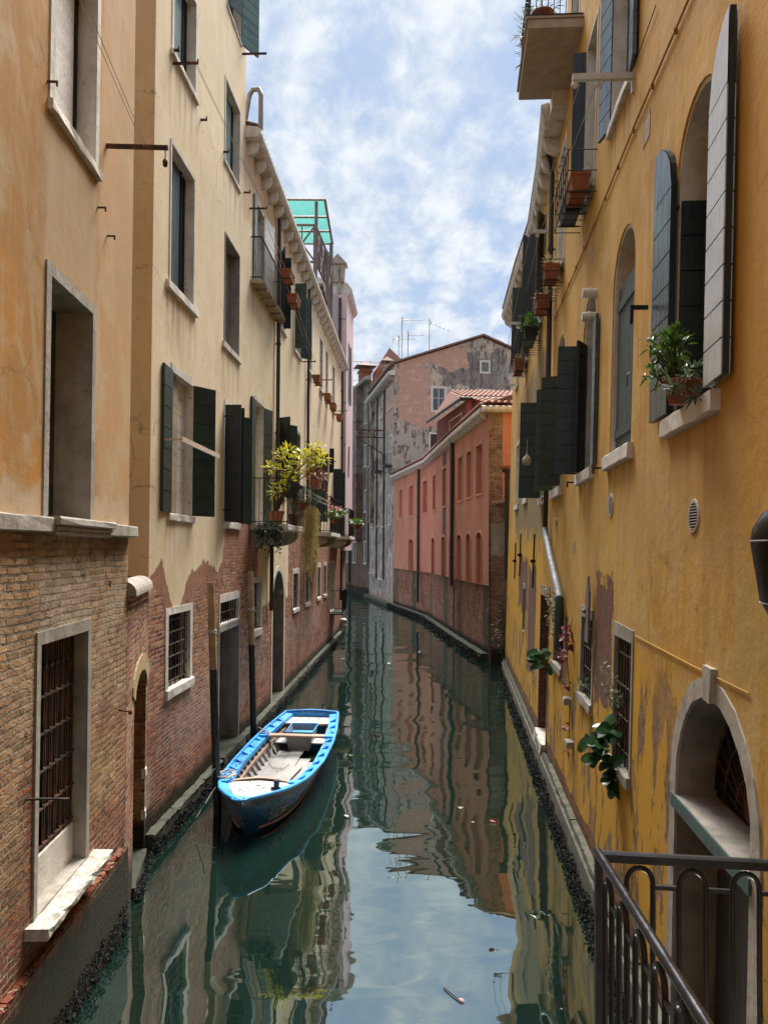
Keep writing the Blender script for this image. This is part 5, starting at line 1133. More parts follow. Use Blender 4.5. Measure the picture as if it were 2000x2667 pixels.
pole((-2.72, 13.1, -1.6), (-2.945, 13.1, 3.93), 2.42, .062, 'nearer wooden mooring pole, tarred black below, beside the bow of the blue boat', 3.08)
pole((-2.775, 17.0, -1.6), (-2.955, 17.0, 4.0), 2.36, .064, 'farther wooden mooring pole, tarred black below, beside the stern of the blue boat', 3.16)

# ------------------------------------------------------------------ blue boat
bo = Vector((-2.15, 11.66, 0)); bd_ = Vector((.43, 7.04, 0)).normalized()
MBt = Matrix.Identity(4); rt = Vector((bd_.y, -bd_.x, 0))
for k in range(3): MBt[k][0] = rt[k]; MBt[k][1] = bd_[k]; MBt[k][2] = (0, 0, 1)[k]; MBt[k][3] = bo[k]
rb_ = empty('rowing_boat', MBt, 'bright blue open wooden boat with grey interior moored by the left bank', 'boat')
M['blue'] = paint_mat('bright_blue_paint', (.03, .27, .66), .8, (.13, .17, .21), .45, (4, 4, 4), var=.5)
M['blue_dark'] = paint_mat('deep_blue_hull_paint', (.007, .095, .25), .25, (.05, .09, .12), .3, (2, 2, 4), var=.3)
M['black_hull'] = paint_mat('black_hull_paint', (.010, .010, .012), .2, (.05, .05, .05), .35)
M['boat_grey'] = paint_mat('grey_boat_paint', (.24, .235, .225), .6, (.20, .15, .10), .6, (3, 3, 3), var=.4)
M['boat_white'] = paint_mat('pale_deck_paint', (.42, .42, .41), .6, (.26, .22, .17), .5, (3, 3, 3), var=.25)
M['thwart'] = paint_mat('worn_thwart_wood', (.38, .25, .18), .7, (.14, .08, .05), .6, (.8, 8, 8))
def lerp_t(tab, t):
    for (a, p), (b, q) in zip(tab, tab[1:]):
        if t <= b: u = (t - a) / (b - a); u = u * u * (3 - 2 * u) if False else u; return p + (q - p) * u
    return tab[-1][1]
HW = [(0, .05), (.12, .15), (.32, .28), (.55, .40), (.8, .51), (1.2, .63), (1.8, .75), (3.0, .835), (4.4, .84), (5.6, .77), (6.5, .68), (7.05, .62)]
SH = [(0, .72), (.32, .685), (.8, .63), (1.55, .56), (3, .50), (4.5, .50), (7.05, .56)]
LB = 7.05
hw = lambda t: lerp_t(HW, t); sh = lambda t: lerp_t(SH, t)
def hull(t, h, side):
    """h 0 at the bottom (z=-.15), 1 at the gunwale"""
    z = -.15 + (sh(t) + .15) * h; rake = .72 * max(0, 1 - t / 2.2) ** 1.5
    w_ = hw(t) * (.50 + .50 * h ** .75) if t > .02 else .03
    return Vector((side * max(w_, .012), t + (1 - h) * rake, z))
TS = [0, .06, .12, .2, .32, .45, .6, .8, 1.0, 1.25, 1.6, 2.0, 2.5, 3, 3.5, 4, 4.5, 5, 5.5, 6, 6.5, LB]
def skin(h0, h1, nh, off=0.):
    mb = MB()
    for sd in (-1, 1):
        V = [hull(t, h0 + (h1 - h0) * k / nh, sd) + Vector((sd * off, 0, 0)) for t in TS for k in range(nh + 1)]; m = nh + 1
        F_ = [(i * m + k, i * m + k + 1, (i + 1) * m + k + 1, (i + 1) * m + k) for i in range(len(TS) - 1) for k in range(nh)]
        mb.add(V, [f_ if sd > 0 else f_[::-1] for f_ in F_], True)
    V = [hull(0, h0 + (h1 - h0) * k / nh, sd) for sd in (-1, 1) for k in range(nh + 1)]; m = nh + 1
    mb.add(V, [(k, k + 1, m + k + 1, m + k) for k in range(nh)])
    V = [hull(LB, h0 + (h1 - h0) * k / nh, sd) for sd in (-1, 1) for k in range(nh + 1)]
    mb.add(V, [(k, k + 1, m + k + 1, m + k)[::-1] for k in range(nh)])
    return mb
HL = build('hull', skin(0, .83, 8), M['blue_dark'], rb_)
build('top_strake', skin(.825, 1.0, 3, .008), M['black_hull'], rb_)
mb = MB()
for sd in (-1, 1): mb.tube([hull(t, .27, sd) + Vector((sd * .02, 0, 0)) for t in TS[3:]], .022, 6)
build('chine_strip', mb, M['thwart'], rb_)
mb = MB(); mb.tube([hull(0, k / 10, 1) * 1 + Vector((-.03, -.012, 0)) for k in range(11)], .034, 8); build('stem', mb, M['blue_dark'], rb_)
# side decks with the blue rim
def rim(t, side, inn, dz=0.): return Vector((side * max(.0, hw(t) - inn), t, sh(t) + dz))
mb = MB()
for sd in (-1, 1):
    T2 = [t for t in TS if t >= .0]
    mb.tube([rim(t, sd, -.012, .005) for t in T2], .030, 8)
    V = []; T3 = [t for t in TS if t >= 1.5 or t > 1.2]
    for t in T3: V += [rim(t, sd, .0, .0), rim(t, sd, .02, -.015), rim(t, sd, .17, -.035), rim(t, sd, .185, -.03), rim(t, sd, .185, -.11)]
    n = 5; mb.add(V, [(i * n + k, i * n + n + k, i * n + n + k + 1, i * n + k + 1) for i in range(len(T3) - 1) for k in range(n - 1)])
mb.tube([rim(LB, -1, 0, .005), Vector((-.3, LB + .05, sh(LB) + .02)), Vector((0, LB + .07, sh(LB) + .03)), Vector((.3, LB + .05, sh(LB) + .02)), rim(LB, 1, 0, .005)], .032, 8)
mb.tube([rim(0, -1, 0, .0), Vector((0, -.05, .72)), rim(0, 1, 0, .0)], .035, 8)
build('gunwale', mb, M['blue'], rb_)
mb = MB()
for sd in (-1, 1):
    for t in [1.75 + k * .56 for k in range(9)]:
        a, b = rim(t, sd, .03, -.01), rim(t, sd, .17, -.03); mb.prism([(0, 0), (0, .055), (.14, 0)], 0, .045, 1); n = len(mb.v) - 6
        for i in range(6):
            v = mb.v[n + i]; u = v[0] / .14; p = a.lerp(b, u); mb.v[n + i] = (p.x, p.y + v[1], p.z + v[2])
build('knees', mb, M['blue'], rb_)
# inner skin, ribs, stringer
mb = MB(); TI = [t for t in TS if t >= 1.25]
def inn(t, h, sd):
    p = hull(t, h, sd); return Vector((sd * max(.05, abs(p.x) - .055 - .03 * (1 - h)), max(p.y, t), p.z))
for sd in (-1, 1):
    V = [inn(t, .12 + .80 * k / 6, sd) for t in TI for k in range(7)]
    mb.add(V, [(i * 7 + k, i * 7 + k + 1, i * 7 + 8 + k, i * 7 + 7 + k) for i in range(len(TI) - 1) for k in range(6)], True)
build('inner_planking', mb, M['boat_grey'], rb_)
mb = MB()
for sd in (-1, 1):
    for k in range(15):
        t = 1.75 + k * .33; V = []
        for j in range(7):
            p = inn(t, .13 + .76 * j / 6, sd); e = Vector((-sd * .05, 0, .01)); V += [p, p + e, p + e + Vector((0, .03, 0)), p + Vector((0, .03, 0))]
        mb.add(V, [(j * 4 + a, j * 4 + 4 + a, j * 4 + 4 + (a + 1) % 4, j * 4 + (a + 1) % 4) for j in range(6) for a in range(4)])
build('ribs', mb, M['boat_grey'], rb_)
mb = MB()
for sd in (-1, 1):
    V = []
    for t in TI: p = inn(t, .66, sd) + Vector((-sd * .055, 0, 0)); V += [p, p + Vector((0, 0, .06)), p + Vector((-sd * .02, 0, .06)), p + Vector((-sd * .02, 0, 0))]
    mb.add(V, [(i * 4 + a, i * 4 + 4 + a, i * 4 + 4 + (a + 1) % 4, i * 4 + (a + 1) % 4) for i in range(len(TI) - 1) for a in range(4)])
build('stringer', mb, M['thwart'], rb_)
mb = MB(); mb.add([inn(1.25, .2, -1), inn(1.25, .2, 1), inn(LB, .2, 1), inn(LB, .2, -1)], [(0, 1, 2, 3)]); build('bilge', mb, flat_mat('bilge', (.10, .085, .05), .4), rb_)
mb = MB()
for x0, x1, y0, y1, z in ((-.42, -.15, 1.9, 5.2, .085), (-.14, .12, 1.6, 5.3, .10), (.13, .36, 1.8, 4.6, .085), (-.10, .20, 1.7, 3.6, .118), (.30, .52, 2.9, 4.4, .07), (-.56, -.43, 2.6, 4.9, .07)):
    mb.rough_box(x0, x1, y0, y1, z, z + .016, .006, .3, .006)
mb.box(-.12, .12, -.9, .9, .137, .150, X=lambda v: Matrix.Rotation(-.10, 3, 'Z') @ v + Vector((.10, 3.0, 0)))
build('floor_boards', mb, M['boat_grey'], rb_)
mb = MB(); mb.box(-.2, .2, -.14, .14, .14, .155, X=lambda v: Matrix.Rotation(-.5, 3, 'Z') @ v + Vector((.22, 2.2, 0))); mb.box(-.13, .13, -.4, .4, .12, .135, X=lambda v: Matrix.Rotation(-.2, 3, 'Z') @ v + Vector((.40, 2.75, 0))); build('loose_planks', mb, M['thwart'], rb_)
# foredeck
mb = MB(); TF = [t for t in TS if .2 <= t <= 1.3] + [1.42]; V = []
for t in TF:
    q = min(1., max(0, (1.42 - t) / .3)) ; e = .13
    V += [rim(t, -1, e, -.02), Vector((0, t, sh(t) + .015)), rim(t, 1, e, -.02)]
mb.add(V, [(i * 3 + k, i * 3 + 3 + k, i * 3 + 4 + k, i * 3 + 1 + k) for i in range(len(TF) - 1) for k in range(2)], True); FD = build('foredeck', mb, M['boat_white'], rb_)
mb = MB()
for sd in (-1, 1):
    V = []
    for t in [q for q in TS if q <= 1.3]: V += [rim(t, sd, .0, .012), rim(t, sd, .15, -.012)]
    mb.add(V, [(i * 2, i * 2 + 2, i * 2 + 3, i * 2 + 1) for i in range(len(V) // 2 - 1)])
build('deck_rim', mb, M['blue'], rb_)
mb = MB(); V = []
for k in range(13):
    x = -.60 + 1.2 * k / 12; t = 1.45 + .14 * math.sin(PI * k / 12) - .07; z = sh(1.5) + .035 * math.sin(PI * k / 12)
    V += [(x, t, z - .05), (x, t, z), (x, t + .08, z), (x, t + .08, z - .05)]
mb.add(V, [(i * 4 + a, i * 4 + 4 + a, i * 4 + 4 + (a + 1) % 4, i * 4 + (a + 1) % 4) for i in range(12) for a in range(4)] + [(0, 1, 2, 3), (51, 50, 49, 48)]); build('deck_beam', mb, M['thwart'], rb_)
mb = MB()
for sd in (-1, 1): mb.box(min(sd * .48, sd * .70), max(sd * .48, sd * .70), 1.36, 1.50, sh(1.4) - .02, sh(1.4) + .012)
build('beam_bracket', mb, M['blue'], rb_)
mb = MB(); mb.rough_box(.34, .42, .86, .94, .60, .76, .003, .2, .012); mb.box(.30, .46, .84, .87, .62, .66); build('mooring_bitt', mb, M['black_hull'], rb_)
mb = MB(); mb.lathe([(.0, .0), (.10, .0), (.11, .02), (.09, .03), (.06, .015), (0, .015)], 14, (0, .03, .715), sx=1.3); build('bow_fitting', mb, M['blue'], rb_)
# thwart, stern
mb = MB(); mb.rough_box(-hw(4.95) + .2, hw(4.95) - .2, 4.86, 5.06, .47, .515, .004, .3, .008); build('thwart', mb, M['thwart'], rb_)
for sd in (-1, 1):
    mb = MB(); mb.box(min(sd * .60, sd * .82), max(sd * .60, sd * .82), 4.83, 5.09, .472, .522); build('thwart_bracket', mb, M['blue'], rb_)
mb = MB(); mb.rough_box(-.55, .55, 6.35, 6.98, .42, .45, .004, .4, .006); S_ = build('stern_seat', mb, M['boat_white'], rb_)
mb = MB()
V = []
for k in range(13):
    x = -.58 + 1.16 * k / 12; t = 6.30 - .10 * math.sin(PI * k / 12); V += [(x, t, .42), (x, t, .462), (x, t + .06, .462), (x, t + .06, .42)]
mb.add(V, [(i * 4 + a, i * 4 + 4 + a, i * 4 + 4 + (a + 1) % 4, i * 4 + (a + 1) % 4) for i in range(12) for a in range(4)]); build('seat_edge', mb, M['thwart'], rb_)
mb = MB(); mb.rough_box(-.62, .62, 5.35, 6.15, .22, .25, .004, .4, .006); build('aft_bench', mb, M['boat_white'], rb_)
mb = MB(); P0 = [(-.22, 5.25, .09), (.22, 5.25, .09), (.30, 5.22, .50), (-.30, 5.22, .50)]; P1 = [(-.22, 6.0, .09), (.22, 6.0, .09), (.30, 6.1, .50), (-.30, 6.1, .50)]
mb.add(P0 + P1, [(0, 1, 2, 3), (1, 5, 6, 2), (0, 3, 7, 4), (4, 7, 6, 5)]); W_ = build('motor_well', mb, M['boat_grey'], rb_)
mb = MB(); mb.tube([P0[2], P1[2], P1[3], P0[3], P0[2]], .014, 5); mb.box(-.26, .26, 5.30, 6.0, .36, .37); build('well_rim', mb, M['blue'], W_)
mb = MB(); V = [hull(LB - .03, .1, -1), hull(LB - .03, .1, 1), hull(LB - .03, 1, 1), hull(LB - .03, 1, -1)]; mb.add(V, [(0, 1, 2, 3)]); build('transom', mb, M['blue'], rb_)
mb = MB(); random.seed(21)
for _ in range(150):
    t = random.choice((random.uniform(1.7, 4.9), random.uniform(6.3, 6.9), random.uniform(5.4, 6.1), random.uniform(.5, 1.3))); x = random.uniform(-.5, .5)
    if 1.6 < t < 5: z = .125; x = random.choice((x, random.uniform(-.6, -.35), random.uniform(.35, .6)))
    elif t > 6.25: z = .455
    elif t > 5: z = .255; x = random.choice((-1, 1)) * random.uniform(.33, .55)
    else: z = sh(t) + .012; x *= .6
    mb.leaf(Vector((x, t, z)), Vector((random.uniform(-1, 1), random.uniform(-1, 1), .15)), Vector((0, 0, 1)), random.uniform(.03, .075), random.uniform(.015, .035), .1, 2)
for _ in range(90):
    sd = random.choice((-1, 1)); t = random.uniform(1.6, 6.8); p = rim(t, sd, random.uniform(.05, .15), -.024); mb.leaf(p, Vector((random.uniform(-1, 1), random.uniform(-1, 1), .1)), Vector((0, 0, 1)), random.uniform(.03, .08), random.uniform(.015, .04), .1, 2)
o = build('leaf_litter', mb, leaf_mat('dead_leaf_litter', [(.3, (.06, .035, .015)), (.6, (.16, .09, .04)), (.8, (.25, .12, .06))]), rb_); o['kind'] = 'stuff'
# painted name on the bow, partly scraped away
mb = MB()
def stroke(pts, r=.0095):
    Q = []
    for i in range(len(pts) - 1):
        for k in range(5): a = k / 4; Q.append((pts[i][0] + (pts[i + 1][0] - pts[i][0]) * a, pts[i][1] + (pts[i + 1][1] - pts[i][1]) * a))
    V = []
    for u, h in Q:
        t = .50 + u; p = hull(t, h, 1); V.append(p + Vector((.012, -.006, .003)))
    mb.tube(V, r, 4)
x = 0.; 
def gl(segs, x0, w, hh=.24, h0=.36):
    for s_ in segs: stroke([(x0 + a * w, h0 + b * hh + (x0 + a * w) * .02) for a, b in s_])
gl([[(0, 0), (.12, 1.25)], [(.12, 1.25), (.8, 1.1), (.75, .8), (.1, .65)], [(.1, .65), (.85, .5), (.7, .1), (0, 0)]], 0, .11)
gl([[(0, 0), (.5, .85)], [(.5, .85), (.9, 0)], [(.2, .3), (.75, .3)]], .13, .075)
gl([[(0, 0), (.1, .85)], [(.1, .85), (.8, .75), (.7, .5), (.1, .42)], [(.3, .42), (.85, 0)]], .22, .07)
gl([[(.45, 0), (.5, .85)], [(0, .85), (1, .85)]], .30, .075)
gl([[(0, 0), (.5, .85)], [(.5, .85), (.9, 0)], [(.2, .3), (.75, .3)]], .385, .07)
for k in range(9): stroke([(.38 + k * .022, .42 + .01 * (k % 3)), (.44 + k * .024, .55 + .012 * (k % 4))], .0075)
gl([[(0, 0), (.3, .9), (.1, 1.)], [(.3, .5), (.8, .7)]], .56, .09)
build('painted_name', mb, flat_mat('faded_white_lettering', (.62, .68, .70), .7), HL)
# ropes
def rope(name, pts, label, r=.010, mat='rope', n=6):
    P = [Vector(p) for p in pts]; Q = []
    for i in range(len(P) - 1):
        a = P[max(i - 1, 0)]; b = P[i]; c = P[i + 1]; d = P[min(i + 2, len(P) - 1)]
        for k in range(n):
            t = k / n; Q.append(.5 * ((2 * b) + (c - a) * t + (2 * a - 5 * b + 4 * c - d) * t * t + (3 * b - a - 3 * c + d) * t ** 3))
    Q.append(P[-1]); mb = MB(); mb.tube(Q, r, 5); return tag(build(name, mb, M[mat]), label, 'rope')
random.seed(3)
W2 = lambda x, y, z: MBt @ Vector((x, y, z))
pts = []
for k in range(22): a = k * 1.25; pts.append(W2(-.62 + .13 * math.cos(a) + random.uniform(-.04, .04), 1.55 + .22 * math.sin(a) + random.uniform(-.05, .05), .60 + random.uniform(0, .06)))
pts += [W2(-.8, 1.45, .58), Vector((-2.86, 13.0, .75)), Vector((-2.82, 13.03, .8))]
rope('mooring_rope', pts, 'tangled pale mooring rope heaped on the bow of the blue boat')
rope('mooring_rope', [W2(-.62, .35, .55), W2(-.78, .55, .30), W2(-.85, .7, .22), Vector((-2.8, 13.0, .5))], 'slack grey rope from the bow of the blue boat to the nearer pole', .008)
pts = [W2(-.70 + .10 * math.cos(k * 1.4), 4.95 + .12 * math.sin(k * 1.4), .55 + .01 * k % .03) for k in range(10)] + [Vector((-2.72, 16.9, .6))]
rope('mooring_rope', pts, 'short coil of pale rope at the thwart tied toward the farther pole', .009)
rope('rope_end', [W2(-.50, 4.8, .5), W2(-.45, 4.5, .25), W2(-.35, 4.0, .13), W2(-.1, 3.7, .14), W2(.0, 4.1, .13)], 'thin loose rope lying on the boat floor boards', .006)

# ------------------------------------------------------------------ iron railing on the landing, right foreground
rr_ = empty('iron_railing', Matrix.Translation((1.08, 3.87, 2.0)), 'black iron railing with round arched bars and worn steel handrail, lower right foreground', 'railing')
MR = Matrix.Identity(4); c0 = Vector((1.08, 3.87)); zt = 3.0
dfar = Vector((.80, -.10)).normalized(); dnear = Vector((-.045, -1.40)).normalized()
def rail_run(d, L_, first, n_, nm):
    P = lambda s_, z: Vector((c0.x + d.x * s_, c0.y + d.y * s_, z))
    for k in range(n_):
        s0 = first + k * .25; mb = MB(); pts = [P(s0, 2.0), P(s0, 2.86)] + [P(s0 + .0625 - .0625 * math.cos(PI * j / 10), 2.86 + .072 * math.sin(PI * j / 10)) for j in range(1, 10)] + [P(s0 + .125, 2.86), P(s0 + .125, 2.0)]
        mb.tube(pts, .0135, 8); build('arched_bar', mb, M['rail_iron'], rr_, MR)
        mb = MB(); a, b = s0 + .135, s0 + .24; nrm = Vector((-d.y, d.x, 0)) * .009
        A, B_ = P(a, 2.83), P(b, 2.83); mb.add([A - nrm, B_ - nrm, B_ + nrm, A + nrm, A - nrm + Vector((0, 0, .02)), B_ - nrm + Vector((0, 0, .02)), B_ + nrm + Vector((0, 0, .02)), A + nrm + Vector((0, 0, .02))], [(0, 3, 2, 1), (4, 5, 6, 7), (0, 1, 5, 4), (1, 2, 6, 5), (2, 3, 7, 6), (3, 0, 4, 7)])
        build('tie_bar', mb, M['rail_iron'], rr_, MR)
rail_run(dfar, 1.1, .135, 4, 'far'); rail_run(dnear, 4, .12, 16, 'near')
mb = MB(); P = lambda d, s_, z, o=0: Vector((c0.x + d.x * s_ - d.y * o, c0.y + d.y * s_ + d.x * o, z))
V = []
for s_ in (0, .5, 1.15):
    V += [P(dfar, s_, 2.955, -.02), P(dfar, s_, 2.955, .02), P(dfar, s_, 2.995, .022), P(dfar, s_, 3.004, .01), P(dfar, s_, 3.004, -.01), P(dfar, s_, 2.995, -.022)]
n = 6; mb.add(V, [(i * n + k, i * n + (k + 1) % n, i * n + n + (k + 1) % n, i * n + n + k) for i in range(2) for k in range(n)]); build('top_bar', mb, M['rail_iron'], rr_, MR)
mb = MB(); mb.tube([P(dnear, -.03, 2.99), P(dnear, 1, 2.992), P(dnear, 2.4, 2.99), P(dnear, 4.2, 2.99)], .0225, 14); build('handrail', mb, M['rail_worn'], rr_, MR)
mb = MB(); mb.box(1.062, 1.098, 3.852, 3.888, 2.0, 2.97); build('corner_post', mb, M['rail_iron'], rr_, MR)
mb = MB(); mb.rough_box(.98, 2.3, -1.5, 3.96, 1.72, 2.0, .006, .5, .02); mb.box(1.3, 2.3, -1.5, 3.7, -1.5, 1.72)
tag(build('stone_landing', mb, M['istrian_dark']), 'stone landing carrying the iron railing beside the yellow wall', 'landing')
rl_ = empty('post_lamp', Matrix.Translation((1.215, 2.2, 2.0)), 'black rounded metal lamp housing on a post, cut by the right edge of the photo', 'lamp')
mb = MB(); mb.lathe([(0, -.185), (.05, -.180), (.10, -.145), (.128, -.09), (.136, -.03), (.150, .06), (.152, .085), (.146, .12), (.12, .165), (.07, .195), (0, .205)], 24, (0, 0, 2.45)); build('housing', mb, metal_mat('black_lamp_enamel', (.012, .013, .014), .28, .3), rl_)
mb = MB()
for z, r in ((-.098, .1295), (.082, .1555)): mb.lathe([(r - .01, -.003), (r, -.002), (r, .002), (r - .01, .003)], 24, (0, 0, 2.45 + z))
build('seam', mb, M['zinc'], rl_); mb = MB(); mb.tube([(.03, 0, .0), (.03, 0, 2.30)], .03, 10); build('post', mb, M['rail_iron'], rl_)

# ------------------------------------------------------------------ plants
LEAF = dict(
    yellow=leaf_mat('yellow_green_leaves', [(.35, (.22, .32, .03)), (.5, (.55, .52, .04)), (.65, (.80, .58, .06))]), red=leaf_mat('rust_red_leaves', [(.3, (.10, .03, .015)), (.6, (.30, .09, .035)), (.8, (.40, .2, .06))]),
    grey=leaf_mat('grey_green_leaves', [(.3, (.045, .07, .035)), (.7, (.13, .17, .09))]), dry=leaf_mat('dry_trailing_stems', [(.3, (.20, .18, .05)), (.5, (.40, .30, .11)), (.7, (.52, .40, .19))]),
    ivy=leaf_mat('dark_ivy', [(.3, (.012, .03, .012)), (.7, (.04, .075, .025))]), green=leaf_mat('glossy_green_leaves', [(.3, (.03, .08, .012)), (.55, (.075, .15, .02)), (.75, (.14, .22, .04))], .3),
    big=leaf_mat('broad_green_leaves', [(.3, (.015, .055, .018)), (.55, (.035, .10, .03)), (.75, (.12, .20, .07))], .28), crimson=leaf_mat('crimson_creeper', [(.3, (.10, .008, .012)), (.7, (.22, .02, .03))]),
    silver=leaf_mat('silver_green_leaves', [(.3, (.09, .13, .07)), (.7, (.26, .30, .19))]), pink=leaf_mat('pink_petals', [(.3, (.55, .16, .16)), (.7, (.65, .35, .33))]), moss=leaf_mat('wall_weed', [(.3, (.03, .05, .015)), (.7, (.10, .13, .04))]))
M['stem'] = flat_mat('woody_stem', (.09, .06, .035), .9)
def rv(): return Vector((random.uniform(-1, 1), random.uniform(-1, 1), random.uniform(-1, 1)))
def cluster(mb, c, r, n, l, w, up=.4, bend=.3):
    for _ in range(n):
        d = rv()
        while d.length > 1 or d.length < .1: d = rv()
        p = Vector(c) + Vector((d.x * r[0], d.y * r[1], d.z * r[2])); dd = (d + Vector((0, 0, up))).normalized() + rv() * .4
        mb.leaf(p, dd, rv() + Vector((0, 0, 1.5)), l * random.uniform(.6, 1.2), w * random.uniform(.7, 1.2), bend, 3)
def strand(mb, p, q, n, l, w, sag=.0, jit=.05, up=-.4):
    p, q = Vector(p), Vector(q); last = p; pts = [p]
    for k in range(1, n + 1):
        t = k / n; c = p.lerp(q, t) + Vector((random.uniform(-jit, jit), random.uniform(-jit, jit), random.uniform(-jit, jit) - sag * math.sin(PI * t))); pts.append(c)
        mb.leaf(c, rv() + Vector((0, 0, up)), rv() + Vector((0, 0, 1)), l * random.uniform(.6, 1.2), w * random.uniform(.7, 1.2), .3, 2)
    return pts
def pot_mb(r, h, rim=.015):
    mb = MB(); mb.lathe([(0, 0), (r * .68, 0), (r * .95, h * .86), (r + rim, h * .86), (r + rim, h), (r * .88, h), (r * .86, h * .88), (0, h * .88)], 18); return mb
def root_at(name, p, label, cat='plant', group=None): return empty(name, Matrix.Translation(p), label, cat, group)
def foliage(root, mb, key, nm='foliage'): return build(nm, mb, LEAF[key], root)
def pot(root, r, h, z=0, mat='terracotta'):
    mb = pot_mb(r, h); mb.v = [(a, b, c + z) for a, b, c in mb.v]; o = build('pot', mb, M[mat], root); return o
random.seed(11)
BL = MC @ Vector((19.35, -.45, 5.10))           # lemon tree on the first balcony
r = root_at('potted_tree', BL, 'yellow green leafy tree in a big terracotta pot on the nearest stone balcony', 'plant'); pot(r, .20, .36)
mb = MB(); st = MB()
tips = [(.10, .3, 1.85), (.25, .5, 1.95), (.62, .8, 1.90), (.85, 1.0, 2.02), (1.0, 1.1, 2.15), (1.18, 1.0, 1.78), (1.0, .9, 1.66), (-.14, .2, 1.45), (.18, .3, 1.42), (.42, .6, 1.45), (.08, .1, 1.02), (.0, .0, .82), (.3, .4, 1.15), (.72, .9, 1.6), (.5, .7, 1.75)]
for i, (x, y, z) in enumerate(tips):
    x *= .94; st.tube([(0, 0, .3), (.02 + x * .25, y * .3, .3 + z * .4), (x * .75, y * .8, z * .82), (x, y, z)], [.022, .016, .010, .006], 5)
    cluster(mb, (x, y, z), (.15, .20, .12), 26, .17, .062, .3); cluster(mb, (x * .85, y * .9, z * .9), (.10, .15, .10), 5, .13, .05, .3)
foliage(r, mb, 'yellow'); build('branches', st, M['stem'], r)
p = BL + Vector((.92, .9, 1.18)); r = root_at('hanging_plant', p, 'rust red fern like plant in a trough on the balcony rail above the trailing grass'); mb = MB(); st = MB()
cluster(mb, (0, 0, .16), (.24, .3, .13), 170, .16, .03, .5, .5); foliage(r, mb, 'red'); st.rough_box(-.12, .10, -.4, .4, -.16, .03, .004, .3); build('trough', st, M['terracotta'], r)
mb = MB(); 
for k in range(6): strand(mb, (.15, .2, .0), (.35 + k * .01, .3, -.65), 10, .09, .02)
foliage(r, mb, 'red', 'trailing_stems')
p = BL + Vector((.60, .5, .42)); r = root_at('hanging_plant', p, 'grey green bushy plant in a terracotta pot hung outside the balcony bars'); pot(r, .12, .2)
mb = MB(); cluster(mb, (.12, .1, .36), (.34, .35, .24), 420, .10, .018, .2, .4); foliage(r, mb, 'grey')
p = BL + Vector((.80, .75, .55)); r = root_at('trailing_plant', p, 'long dry yellowish trailing plant hanging far below the nearest balcony'); mb = MB()
for k in range(210):
    a = Vector((random.uniform(-.12, .18), random.uniform(-.4, .4), random.uniform(-.1, .1))); dz = random.uniform(.6, 1.85); b = a + Vector((random.uniform(-.22, .05), random.uniform(-.15, .15), -dz)); strand(mb, a, b, int(9 * dz) + 3, .13, .012, 0, .03, -1.6)
foliage(r, mb, 'dry', 'hanging_stems')
p = BL + Vector((-.02, -1.12, .0)); r = root_at('ivy_plant', p, 'dark green ivy spilling over the near edge of the nearest balcony'); mb = MB()
cluster(mb, (0, 0, -.12), (.32, .15, .18), 260, .085, .05, -.1, .3)
for k in range(22): a = Vector((random.uniform(-.3, .3), random.uniform(-.1, .1), -.15)); strand(mb, a, a + Vector((random.uniform(-.05, .1), 0, -random.uniform(.2, .62))), 9, .075, .045)
foliage(r, mb, 'ivy')
r = root_at('flower_pot', BL + Vector((.40, .35, 0)), 'small weathered terracotta pot with dead stems behind the balcony bars', 'pot'); pot(r, .14, .30); mb = MB()
for k in range(9): mb.tube([(0, 0, .25), (random.uniform(-.1, .1), random.uniform(-.1, .1), .6), (random.uniform(-.2, .2), random.uniform(-.2, .2), 1.0)], .008, 4)
build('stems', mb, M['stem'], r)
def geranium(p, lab, key, s_=1., mat='terracotta', n=120, hang=False):
    r = root_at('hanging_pot', p, lab); pot(r, .13 * s_, .18 * s_, 0, mat); mb = MB(); cluster(mb, (0, 0, .26 * s_), (.26 * s_, .26 * s_, .12 * s_), n, .10 * s_, .07 * s_, .3); foliage(r, mb, 'silver' if key == 'lime' else 'green')
    if key == 'pink': mb = MB(); cluster(mb, (0, 0, .42 * s_), (.20 * s_, .20 * s_, .07 * s_), 55, .06 * s_, .05 * s_, .4); foliage(r, mb, 'pink', 'flowers')
    return r
geranium(MC @ Vector((27.9, -1.02, 5.45)), 'pink flowering geranium in a pot hung on the rail of the middle balcony', 'pink', 1.25)
geranium(MC @ Vector((36.2, -1.15, 5.45)), 'round green plant in a pot hung outside the farthest balcony', 'green', 1.3)
geranium(MC @ Vector((36.0, -.55, 6.05)), 'small dark potted plant on the rail of the farthest balcony', 'green', .9)
